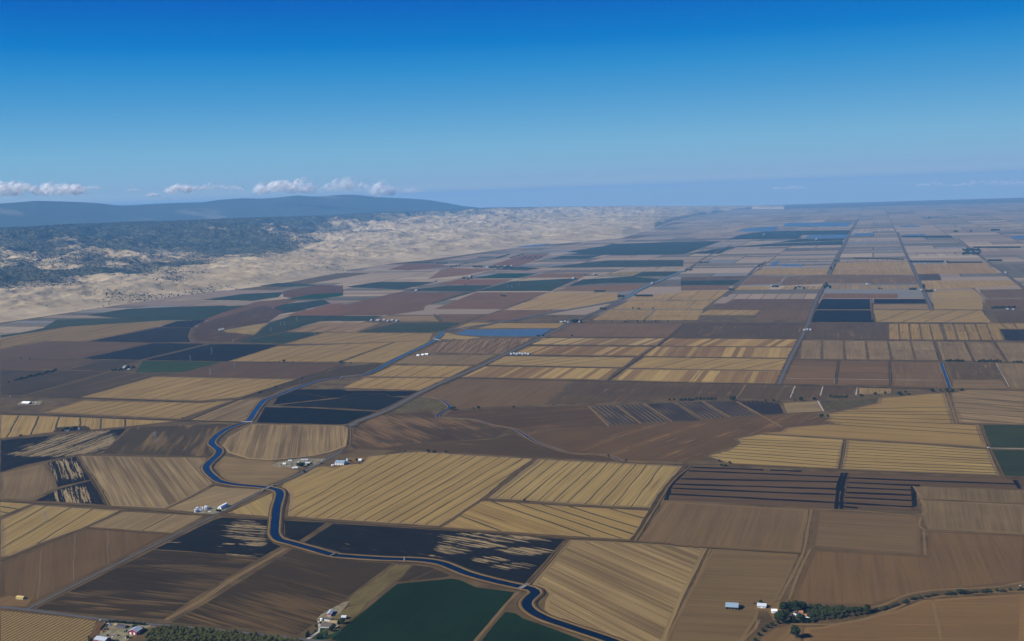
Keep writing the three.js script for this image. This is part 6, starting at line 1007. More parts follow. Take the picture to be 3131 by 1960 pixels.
silo(-1908.6, -2793.7, 2.2, 8, 'white', 'middle slim white hopper silo in the front row between the grey bins');
silo(-1903.8, -2797.0, 2.2, 8, 'white', 'right slim white hopper silo in the front row between the grey bins');
silo(-1921.7, -2813.4, 2.2, 8, 'white', 'left slim white hopper silo in the back row between the grey bins');
silo(-1916.2, -2814.4, 2.2, 8, 'white', 'middle slim white hopper silo in the back row between the grey bins');
silo(-1904.9, -2809.6, 2.2, 8, 'white', 'right slim white hopper silo in the back row between the grey bins');
tower(-1740.4, -3428.5, 16, 'tall white elevator tower behind the pale blue barn');
silo(-1775.7, -3384.8, 3, 5, 'white', 'left white tank by the pale blue barn');
silo(-1771.7, -3386.7, 3, 5, 'white', 'right white tank by the pale blue barn');
silo(-1143.4, -2092.4, 3.2, 4.5, 'white', 'round white water tank beside the white garage');
silo(-3808.2, -4271.5, 3, 6, 'white', 'first small pale bin beside the white roofed shed');
silo(-3791.9, -4273.6, 3, 6, 'white', 'second small pale bin beside the white roofed shed');
silo(-3138.3, -3771.5, 6, 4, 'cone', 'pale cone topped bin at the small homestead');
vehicle('truck', -1299.4, -1988.0, 1.50, '#c8a020', 'yellow truck on the paved road past the orchard');
vehicle('truck', -1291.6, -1988.2, 1.50, '#c8a020', 'yellow trailer behind the yellow truck on the paved road');
vehicle('truck', -1878.8, -2792.6, 0.40, '#e8e8e8', 'white truck on the gravel between silos and arched shed');
vehicle('truck', -1598.3, -1962.1, 0.60, '#e8e8e8', 'white truck beside the slanting hedge of the yard');
vehicle('car', -1591.6, -1960.5, 1.20, '#dddddd', 'pale van right of the white truck by the hedge');
vehicle('car', -1591.0, -1962.7, 0.20, '#222a38', 'dark car at the back of the yard');
vehicle('truck', -1577.5, -1963.7, 0.30, '#c9b97a', 'cream tank truck beside the dark tarped stack');
vehicle('car', -1547.7, -1919.3, 0.80, '#e0e0e0', 'white implement in the middle of the yard');
vehicle('car', -1542.7, -1905.8, 0.20, '#e6e6e6', 'white pickup near the bottom shed');
vehicle('car', -1509.5, -1907.6, 1.40, '#eeeeee', 'white car by the small dark tree');
vehicle('tractor', -1580.9, -1925.5, 1.30, '#c8742a', 'orange boom machine at the left of the yard');
vehicle('tractor', -1582.2, -1941.3, 0.90, '#8a4a22', 'rusty machine along the slanting hedge');
vehicle('tractor', -1583.4, -1937.0, 0.30, '#7a4526', 'second rusty machine nearer the hedge end');
vehicle('tractor', -1533.3, -1936.4, 0.50, '#0f6a3a', 'green harvester left of the red barn');
vehicle('tractor', -1533.3, -1942.4, 0.90, '#0f6a3a', 'second green harvester against the red barn');
vehicle('tractor', -1534.9, -1915.4, 0.70, '#3a3028', 'dark implement in the middle of the yard');
vehicle('tractor', -1558.1, -1910.0, 1.30, '#4a3a30', 'brown disc harrow near the bottom shed');
vehicle('car', -1633.0, -1982.3, 1.40, '#dcd6c8', 'pale flat trailer beside the road left of the hedge');
vehicle('car', -1500.9, -1979.2, 1.40, '#c9c39a', 'cream car beside the paved road near the orchard');
vehicle('car', -1145.0, -2081.6, 0.40, '#eeeeee', 'white van on the curved farm driveway');
vehicle('car', -1107.2, -2076.5, 1.30, '#eeeeee', 'white camper between the two ranch houses');
vehicle('tractor', -505.5, -2774.2, 1.40, '#d06a20', 'small orange tractor at the edge of the brown field');
vehicle('car', -274.6, -2372.0, 1.30, '#cfcfc4', 'pale trailer beside the open shed');
vehicle('car', 310.9, -2631.5, 0.80, '#e0ded6', 'white rubble truck at the right end of the creek');
vehicle('truck', -4072.7, -4422.2, 1.50, '#d8d8d8', 'pale truck on the far lane at the left edge');
vehicle('truck', 369.0, -4009.3, 0.60, '#eeeeee', 'white pump house trailer at the corner of the green plots');
vehicle('car', -1925.9, -3355.4, 0.62, '#d8d8d8', 'old vehicle parked in the farm junkyard', 'old vehicles in the farm junkyard');
vehicle('truck', -1855.5, -3438.8, 1.84, '#8a8f96', 'old vehicle parked in the farm junkyard', 'old vehicles in the farm junkyard');
vehicle('tractor', -1872.4, -3422.8, 0.89, '#7a5a40', 'old vehicle parked in the farm junkyard', 'old vehicles in the farm junkyard');
vehicle('car', -1950.0, -3388.5, 2.22, '#b8b8ae', 'old vehicle parked in the farm junkyard', 'old vehicles in the farm junkyard');
vehicle('truck', -1919.0, -3408.9, 2.64, '#d8d8d8', 'old vehicle parked in the farm junkyard', 'old vehicles in the farm junkyard');
vehicle('tractor', -1931.6, -3381.2, 0.89, '#8a8f96', 'old vehicle parked in the farm junkyard', 'old vehicles in the farm junkyard');
vehicle('car', -1886.7, -3406.9, 1.80, '#7a5a40', 'old vehicle parked in the farm junkyard', 'old vehicles in the farm junkyard');
vehicle('truck', -1935.8, -3386.4, 0.76, '#b8b8ae', 'old vehicle parked in the farm junkyard', 'old vehicles in the farm junkyard');
vehicle('tractor', -1932.4, -3398.8, 0.50, '#d8d8d8', 'old vehicle parked in the farm junkyard', 'old vehicles in the farm junkyard');
vehicle('car', -1838.6, -3420.9, 0.57, '#8a8f96', 'old vehicle parked in the farm junkyard', 'old vehicles in the farm junkyard');
vehicle('truck', -1965.4, -3367.4, 2.10, '#7a5a40', 'old vehicle parked in the farm junkyard', 'old vehicles in the farm junkyard');
vehicle('tractor', -1883.3, -3447.6, 1.73, '#b8b8ae', 'old vehicle parked in the farm junkyard', 'old vehicles in the farm junkyard');
vehicle('car', -1959.9, -3351.0, 1.92, '#d8d8d8', 'old vehicle parked in the farm junkyard', 'old vehicles in the farm junkyard');
vehicle('truck', -1853.4, -3456.1, 2.41, '#8a8f96', 'old vehicle parked in the farm junkyard', 'old vehicles in the farm junkyard');
vehicle('tractor', -1850.4, -3413.8, 0.01, '#7a5a40', 'old vehicle parked in the farm junkyard', 'old vehicles in the farm junkyard');
vehicle('car', -1894.9, -3373.4, 1.20, '#b8b8ae', 'old vehicle parked in the farm junkyard', 'old vehicles in the farm junkyard');
tarpstack(-1558.9, -1960.8, 26, 12, 4, 'dark purple tarped stack in the back of the yard');
pool(-1101.5, -2070.1, 11, 6, 'turquoise swimming pool beside the long ranch house');
pylon(-3862.9, -5876.1, 42.4, 'steel transmission tower standing in the middle of the right blue black field');
pylon(-3841.2, -5617.8, 33.2, 'steel transmission tower on the near lane of the right blue black field');
pylon(-4010.3, -6354.3, 28.9, 'steel transmission tower on the far lane behind the blue black fields');
pylon(-4153.8, -6814.7, 30.7, 'steel transmission tower below the pale grass point');
pylon(-4088.7, -6974.9, 35.2, 'steel transmission tower right of the pale grass point');
pylon(-3628.6, -6766.7, 29.5, 'steel transmission tower at the corner of the dark green field behind the burned land');
pylon(-4160.2, -7299.0, 36.6, 'steel transmission tower right of the pale grass knoll, nearer of a pair');
pylon(-4231.0, -7613.6, 37.9, 'steel transmission tower in the long dark green field');
pylon(-2653.7, -3615.0, 41.9, 'steel transmission tower in the dark strips field by the canal elbow');
pylon(-3397.3, -5141.5, 36.5, 'steel transmission tower in the wide dull brown field');
pylon(-3399.4, -5384.9, 32.8, 'steel transmission tower right side of the wide dull brown field');
pylon(-2319.9, -2612.6, 34.5, 'steel transmission tower in the golden field with slanting levees');
pylon(-3442.2, -10439.2, 30.9, 'steel transmission tower in the wide dark green far field');
pylon(-3407.4, -10712.1, 28.7, 'steel transmission tower right of its twin in the far green field');
pylon(-4200.5, -7315.6, 32.4, 'steel transmission tower left of the pair in the long dark green field');
pylon(-3399.6, -10435.4, 28.0, 'steel transmission tower close beside another in the wide green far field');
tree('oak', -1523, -1956, 10.5, 15.8, 'dark tree behind the red barn');
tree('oak', -1504, -1958, 6.1, 6.6, 'small dark tree right of the red barn roof');
tree('oak', -1498, -1957, 5.2, 5.8, 'small dark tree at the far right corner of the red barn');
tree('oak', -1507, -1910, 6.5, 7.8, 'small round dark tree in front of the red barn');
tree('oak', -1589, -1888, 6.1, 5.0, 'dark shrub tree at the bottom left of the yard');
tree('oak', -1578, -1880, 3.5, 9.9, 'low dark bush at the bottom left corner of the yard');
tree('oak', -1520, -1892, 2.6, 7.4, 'low dark bush at the end of the long red shed');
tree('oak', -1091, -2086, 14.2, 14.8, 'big dark green tree right of the tan roofed house');
tree('oak', -1099, -2084, 8.5, 8.8, 'dark tree beside the big tree right of the tan roofed house');
tree('oak', -1097, -2058, 10.5, 12.7, 'dark green tree hiding the swimming pool');
tree('oak', -1095, -2041, 11.2, 12.6, 'large dark tree below the long ranch house');
tree('oak', -1136, -2073, 6.4, 6.8, 'dark tree at the white garage side of the driveway');
tree('oak', -1136, -2053, 7.8, 6.0, 'small tree beside the driveway bend');
tree('oak', -1092, -2017, 7.6, 5.9, 'small tree at the right end of the lawn');
tree('oak', -1143, -2095, 6.1, 7.5, 'purple leaved tree above the white tank');
tree('oak', -1128, -2033, 4.2, 6.0, 'low bush at the driveway');
tree('oak', -184, -2360, 25.8, 19.9, 'left dark oak of the grove behind the white farmhouse');
tree('oak', -172, -2366, 24.6, 19.9, 'second oak of the grove behind the farmhouse');
tree('oak', -158, -2366, 27.7, 24.6, 'tallest oak of the grove behind the farmhouse');
tree('oak', -147, -2372, 23.4, 18.8, 'right oak of the grove behind the farmhouse');
tree('oak', -141, -2376, 18.5, 12.9, 'smaller oak at the right end of the grove');
tree('oak', -181, -2298, 30.0, 25.1, 'huge dark oak left of the farmhouse');
tree('oak', -193, -2314, 18.1, 14.9, 'dark oak left of the huge oak');
tree('oak', -174, -2330, 17.0, 15.0, 'dark oak between the huge oak and the farmhouse');
tree('oak', -145, -2313, 18.1, 20.6, 'round green tree in front of the cottages');
tree('oak', -161, -2305, 13.2, 16.0, 'dark shrubby tree in front of the farmhouse');
tree('oak', -121, -2318, 7.3, 12.6, 'low green bush at the creek end of the farmyard');
tree('oak', -133, -2313, 7.2, 11.5, 'low bush below the white wall');
tree('oak', -13, -2394, 19.9, 16.5, 'lone dark oak at the end of the small orchard');
tree('oak', -150, -2224, 26.3, 23.8, 'lone large oak at the bottom edge below the farmhouse');
tree('oak', -235, -2400, 9.0, 8.5, 'small tree behind the pale tan shed');
tree('oak', -248, -2395, 3.4, 5.2, 'little bush left of the pale tan shed');
tree('oak', 181, -2551, 12.4, 19.3, 'dark round tree in the creek line at the right');
tree('oak', 164, -2542, 8.7, 13.8, 'smaller dark tree left of the round creek tree');
tree('oak', 240, -2578, 7.4, 12.6, 'small tree near the right end of the creek');
tree('oak', -1851, -2803, 9.3, 11.5, 'dark tree in front of the white arched shed');
tree('oak', -1861, -2807, 7.5, 11.5, 'dark bush left of the tree at the arched shed');
tree('oak', -1894, -3363, 14.6, 16.9, 'left dark tree in the junkyard');
tree('oak', -1880, -3353, 17.7, 19.9, 'middle dark tree in the junkyard');
tree('oak', -1875, -3360, 16.1, 16.9, 'right dark tree in the junkyard');
tree('oak', -1906, -3342, 7.3, 10.7, 'small bush left of the junkyard trees');
tree('oak', -1860, -3372, 8.9, 12.3, 'dark tree at the road side of the junkyard');
tree('oak', -1858, -3388, 8.9, 10.8, 'second dark tree at the road side of the junkyard');
tree('oak', -1830, -3409, 6.5, 7.7, 'small dark tree at the barn driveway');
tree('oak', -1715, -3451, 15.4, 9.2, 'dark tree between the tower and the small white house');
tree('oak', -1760, -3462, 11.4, 9.3, 'dark tree behind the elevator tower');
tree('oak', -1742, -3456, 6.5, 10.8, 'low tree right of the elevator tower');
tree('oak', -1786, -3461, 8.2, 4.7, 'slim tree behind the pale blue barn');
tree('oak', -1691, -3423, 4.8, 6.1, 'bush below the small white house');
tree('oak', -1832, -3288, 7.9, 13.5, 'dark bush at the road bend below the junkyard');
tree('oak', -573, -4755, 22.2, 28.5, 'biggest dark oak above the long diagonal path');
tree('oak', -295, -4797, 17.0, 19.9, 'pointed dark tree above the pale trampled plot');
tree('oak', -53, -4926, 10.7, 21.7, 'dark tree at the corner of the small pale plot');
tree('oak', 5, -4967, 13.5, 16.7, 'dark tree right of the small pale plot');
tree('oak', 46, -4979, 14.9, 11.6, 'slim tree right of the small pale plot');
tree('oak', 103, -4973, 17.6, 24.5, 'broad dark tree in the creek end line');
tree('oak', 128, -5023, 10.9, 11.7, 'small tree beside the broad creek end tree');
tree('oak', 142, -4984, 8.2, 12.9, 'small bush right of the broad creek end tree');
tree('oak', 239, -5078, 15.2, 18.4, 'dark tree left of the blue ditch end');
tree('oak', 272, -5082, 11.1, 14.5, 'small tree left of the blue ditch end');
tree('oak', 299, -5085, 15.3, 19.8, 'dark tree at the blue ditch end');
tree('oak', 321, -5091, 11.1, 17.2, 'dark tree just past the blue ditch end');
tree('oak', 359, -5106, 13.9, 19.9, 'dark tree right of the blue ditch end');
tree('oak', -490, -3665, 9.2, 11.6, 'round tree on the left shore of the bright golden field');
tree('oak', -453, -3645, 9.1, 11.6, 'round tree at the lower left corner of the bright golden field');
tree('oak', -475, -3608, 9.0, 10.5, 'left tree of the pair on the lane');
tree('oak', -463, -3607, 8.0, 12.4, 'right tree of the pair on the lane');
tree('oak', -171, -4446, 15.8, 11.6, 'upright tree on the ragged shore');
tree('oak', -196, -4459, 13.4, 20.9, 'reddish bush on the ragged shore');
tree('oak', -1719, -4404, 14.2, 28.2, 'yellowish green tree at the creek bend');
tree('oak', -1616, -4437, 14.2, 15.9, 'round tree right of the creek bend');
tree('oak', -1637, -4434, 7.7, 8.6, 'tiny tree right of the creek bend');
tree('oak', -1520, -3631, 13.0, 15.4, 'dark tree behind the biggest golden field');
tree('oak', -1455, -3637, 10.8, 9.2, 'right small tree behind the biggest golden field');
tree('oak', -1499, -3634, 7.6, 20.5, 'grey bush behind the biggest golden field');
tree('oak', -1609, -3629, 6.5, 7.3, 'small bush at the lane corner');
tree('oak', -1473, -4488, 6.4, 17.1, 'low bush on the furrowed land edge');
tree('oak', -1314, -4554, 6.5, 7.4, 'tiny bush on the furrowed land edge');
tree('oak', -1828, -6807, 13.3, 16.3, 'round tree on the lane behind the banded block');
tree('oak', -2049, -6797, 13.4, 21.9, 'left tree at the long road crossing');
tree('oak', -2014, -6798, 13.4, 16.4, 'right tree at the long road crossing');
tree('oak', -2554, -6608, 9.6, 10.9, 'small tree below the flooded field');
tree('oak', -868, -3670, 11.4, 6.9, 'slim tree at the creek end');
tree('oak', -794, -3613, 10.2, 9.7, 'tree at the lower creek end');
tree('oak', -987, -3080, 9.9, 8.6, 'lone tree on the lane behind the golden wedge');
tree('oak', -2817, -4662, 11.8, 11.2, 'left small tree by the canal lane');
tree('oak', -2814, -4678, 10.4, 8.5, 'right small tree of the pair by the canal lane');
tree('oak', -2821, -4827, 10.6, 14.4, 'small tree on the dark rising lane');
tree('oak', -2815, -5082, 9.5, 10.5, 'small tree at the top of the rising lane');
tree('oak', -3221, -5619, 15.8, 16.7, 'tree on the lane below the straw field');
tree('oak', -3254, -5627, 7.9, 6.7, 'tiny tree left of the lane tree');
tree('oak', -3165, -5619, 7.0, 8.3, 'tiny tree right of the lane tree');
tree('oak', -2855, -5618, 13.7, 21.1, 'bush at the lane end by the canal');
tree('oak', -2830, -4051, 8.1, 6.4, 'bush at the corner of the close levee field');
tree('oak', -3305, -3625, 9.4, 15.2, 'round bush at the lower edge of the homestead field');
tree('oak', -4424, -4797, 8.8, 11.7, 'bush in the purplish brown field');
tree('oak', -5057, -5603, 8.2, 11.6, 'left tiny bush on the far lane');
tree('oak', -4988, -5602, 8.1, 9.6, 'right tiny bush on the far lane');
tree('oak', -4523, -5603, 7.8, 9.2, 'bush below the left blue black field');
tree('oak', -4460, -5206, 13.0, 19.4, 'dark tree at the end of the bushy line');
trees('oak', 'dark hedge tree in the row along the paved road behind the yard', 'hedge trees along the road', [[-1605, -1978, 6.3, 8.1], [-1598, -1978, 5.6, 8.1], [-1591, -1979, 6.8, 8.1], [-1584, -1979, 6.5, 8.1], [-1578, -1979, 5.5, 8.1], [-1571, -1979, 6.6, 8.0], [-1564, -1979, 6.6, 8.0], [-1557, -1980, 5.5, 8.0], [-1550, -1980, 6.4, 8.0], [-1544, -1980, 6.7, 8.0], [-1537, -1980, 5.5, 8.0], [-1530, -1980, 6.2, 8.0], [-1524, -1980, 6.8, 8.0], [-1517, -1981, 5.6, 8.0]]);
trees('oak', 'dark hedge tree in the slanting hedge left of the yard', 'slanting hedge trees', [[-1607, -1970, 6.7, 6.0], [-1604, -1964, 6.7, 5.9], [-1601, -1958, 6.7, 5.9], [-1599, -1951, 6.7, 5.9], [-1596, -1945, 6.7, 5.9], [-1594, -1938, 6.6, 5.9], [-1591, -1932, 6.6, 5.9]]);
trees('conifer', 'dark green conifer in the short row behind the tan roofed house', 'conifer row', [[-1118, -2096, 7.9, 3.4], [-1114, -2097, 7.9, 3.4], [-1110, -2097, 7.8, 3.4], [-1106, -2098, 7.8, 3.4], [-1102, -2099, 7.8, 3.4]]);
trees('conifer', 'dark conifer in the group left of the driveway', 'driveway conifers', [[-1131, -1999, 13.9, 4.9], [-1131, -2003, 13.9, 4.9], [-1132, -2008, 13.9, 5.0], [-1132, -2013, 13.9, 5.0]]);
trees('conifer', 'dark conifer in the lawn group right of the driveway', 'lawn conifers', [[-1104, -1997, 13.1, 5.2], [-1102, -2001, 13.1, 5.2], [-1098, -1999, 13.1, 5.2], [-1096, -2003, 13.1, 5.2]]);
trees('fruit', 'round orchard tree in the small orchard right of the farmhouse', 'small orchard trees', [[-140, -2397, 7.2, 11.7], [-130, -2400, 8.2, 10.7], [-120, -2397, 10.2, 9.2], [-112, -2401, 10.0, 11.3], [-107, -2399, 6.6, 9.4], [-96, -2400, 9.5, 10.0], [-91, -2398, 6.9, 11.2], [-81, -2401, 6.7, 12.2], [-72, -2401, 9.3, 12.6], [-65, -2402, 10.4, 12.0], [-57, -2403, 6.7, 10.0], [-49, -2400, 6.8, 12.4], [-40, -2402, 9.6, 10.2], [-32, -2402, 7.1, 9.0], [-134, -2386, 6.5, 11.5], [-125, -2386, 9.4, 10.2], [-118, -2386, 9.6, 12.0], [-109, -2388, 9.0, 11.7], [-104, -2387, 10.2, 10.2], [-97, -2391, 8.3, 11.8], [-86, -2390, 8.2, 10.4], [-80, -2390, 7.9, 12.1], [-69, -2393, 9.4, 11.5], [-61, -2396, 7.2, 10.5], [-54, -2396, 7.7, 11.0], [-48, -2397, 7.7, 10.0], [-40, -2401, 8.2, 9.1], [-29, -2400, 7.8, 11.3], [-132, -2372, 7.5, 12.0], [-123, -2374, 8.5, 9.8], [-115, -2374, 8.5, 10.6], [-108, -2376, 8.4, 10.9], [-99, -2376, 10.3, 9.2], [-93, -2377, 8.6, 9.9], [-86, -2382, 10.1, 12.5], [-74, -2384, 8.8, 9.6], [-68, -2386, 9.3, 9.3], [-58, -2387, 7.0, 12.6], [-55, -2391, 7.9, 11.7], [-47, -2396, 9.0, 11.6], [-35, -2396, 6.7, 9.7], [-26, -2401, 6.7, 10.6], [-128, -2361, 8.3, 8.8], [-123, -2360, 8.8, 12.4], [-116, -2365, 7.8, 11.9], [-104, -2364, 6.7, 12.3], [-100, -2368, 9.6, 12.5], [-89, -2371, 7.6, 9.9], [-83, -2371, 9.1, 12.2], [-75, -2378, 7.7, 10.4], [-66, -2378, 6.7, 10.9], [-58, -2381, 8.8, 10.8], [-51, -2389, 9.9, 9.6], [-44, -2390, 9.6, 12.3], [-36, -2395, 8.6, 10.3], [-28, -2402, 10.1, 10.7], [-129, -2348, 8.3, 11.2], [-122, -2349, 8.2, 10.2], [-114, -2352, 8.1, 12.4], [-102, -2353, 9.8, 10.3], [-97, -2356, 10.0, 10.9], [-89, -2360, 8.1, 11.2], [-81, -2364, 7.5, 9.9], [-72, -2370, 9.7, 11.6], [-63, -2372, 8.4, 9.9], [-127, -2336, 9.6, 10.5], [-103, -2343, 9.7, 10.7], [-80, -2353, 9.0, 10.8]]);
trees('oak', 'dark tree in the straggling line right of the small orchard', 'orchard edge trees', [[-36, -2400, 10.6, 11.2], [-24, -2409, 6.2, 7.1], [-49, -2410, 5.0, 7.1]]);
trees('oak', 'dark creek bush at the bottom left of the farmhouse creek', 'creek bushes', [[-226, -2189, 7.7, 9.1], [-222, -2220, 7.7, 9.2], [-216, -2244, 7.8, 9.3], [-209, -2265, 7.9, 9.4], [-201, -2279, 7.9, 9.4], [-190, -2293, 8.0, 9.4], [-179, -2301, 8.0, 9.5]]);
trees('bush', 'low creek bush along the brushy creek', 'low creek bushes', [[-141, -2321, 5.2, 12.2], [-131, -2325, 4.7, 11.0], [-124, -2324, 5.1, 8.7], [-120, -2328, 6.3, 12.1], [-112, -2333, 6.8, 11.1], [-103, -2335, 3.8, 11.0], [-92, -2341, 6.8, 8.3], [-81, -2348, 4.0, 11.1], [-69, -2352, 5.6, 11.3], [-63, -2358, 8.0, 12.6], [-53, -2367, 7.4, 10.1], [-38, -2372, 5.9, 11.4], [-29, -2383, 6.0, 12.4], [-17, -2387, 6.7, 12.0], [-11, -2394, 6.8, 12.1], [-2, -2404, 5.1, 10.1], [5, -2410, 8.1, 9.7], [19, -2420, 6.4, 13.0], [26, -2428, 7.5, 10.4], [35, -2440, 4.2, 11.1], [43, -2449, 4.4, 13.0], [49, -2456, 5.4, 9.5], [63, -2468, 7.3, 13.2], [68, -2478, 7.0, 9.7], [80, -2492, 7.9, 11.6], [87, -2499, 5.4, 10.7], [97, -2507, 6.7, 9.0], [110, -2516, 6.0, 11.3], [116, -2521, 4.5, 11.2], [158, -2543, 7.5, 13.6], [197, -2559, 7.2, 13.5], [234, -2572, 7.6, 8.6], [271, -2586, 6.5, 10.9], [310, -2604, 7.6, 10.7], [286, -2597, 6.9, 7.5], [271, -2589, 6.3, 9.2], [99, -2504, 5.7, 7.8], [213, -2567, 4.9, 9.9], [216, -2569, 4.1, 9.2], [192, -2554, 5.6, 10.8], [154, -2542, 4.4, 7.0], [153, -2538, 6.6, 8.0], [241, -2576, 6.1, 11.7], [208, -2564, 5.4, 7.0], [60, -2470, 4.6, 7.3], [150, -2537, 5.3, 8.8], [258, -2587, 6.9, 10.3], [167, -2544, 7.0, 10.0], [231, -2572, 7.0, 11.3], [131, -2532, 4.4, 8.6], [123, -2526, 7.0, 7.7], [157, -2539, 3.8, 8.6], [201, -2558, 6.7, 8.2], [304, -2600, 3.9, 7.8], [171, -2545, 3.5, 7.9], [265, -2585, 4.1, 7.3], [227, -2570, 3.5, 9.5], [95, -2503, 3.7, 7.4], [198, -2556, 3.4, 7.4], [111, -2515, 4.2, 8.1], [169, -2544, 4.4, 9.2], [181, -2552, 5.1, 10.8], [110, -2517, 3.7, 11.0], [168, -2543, 5.9, 7.9]]);
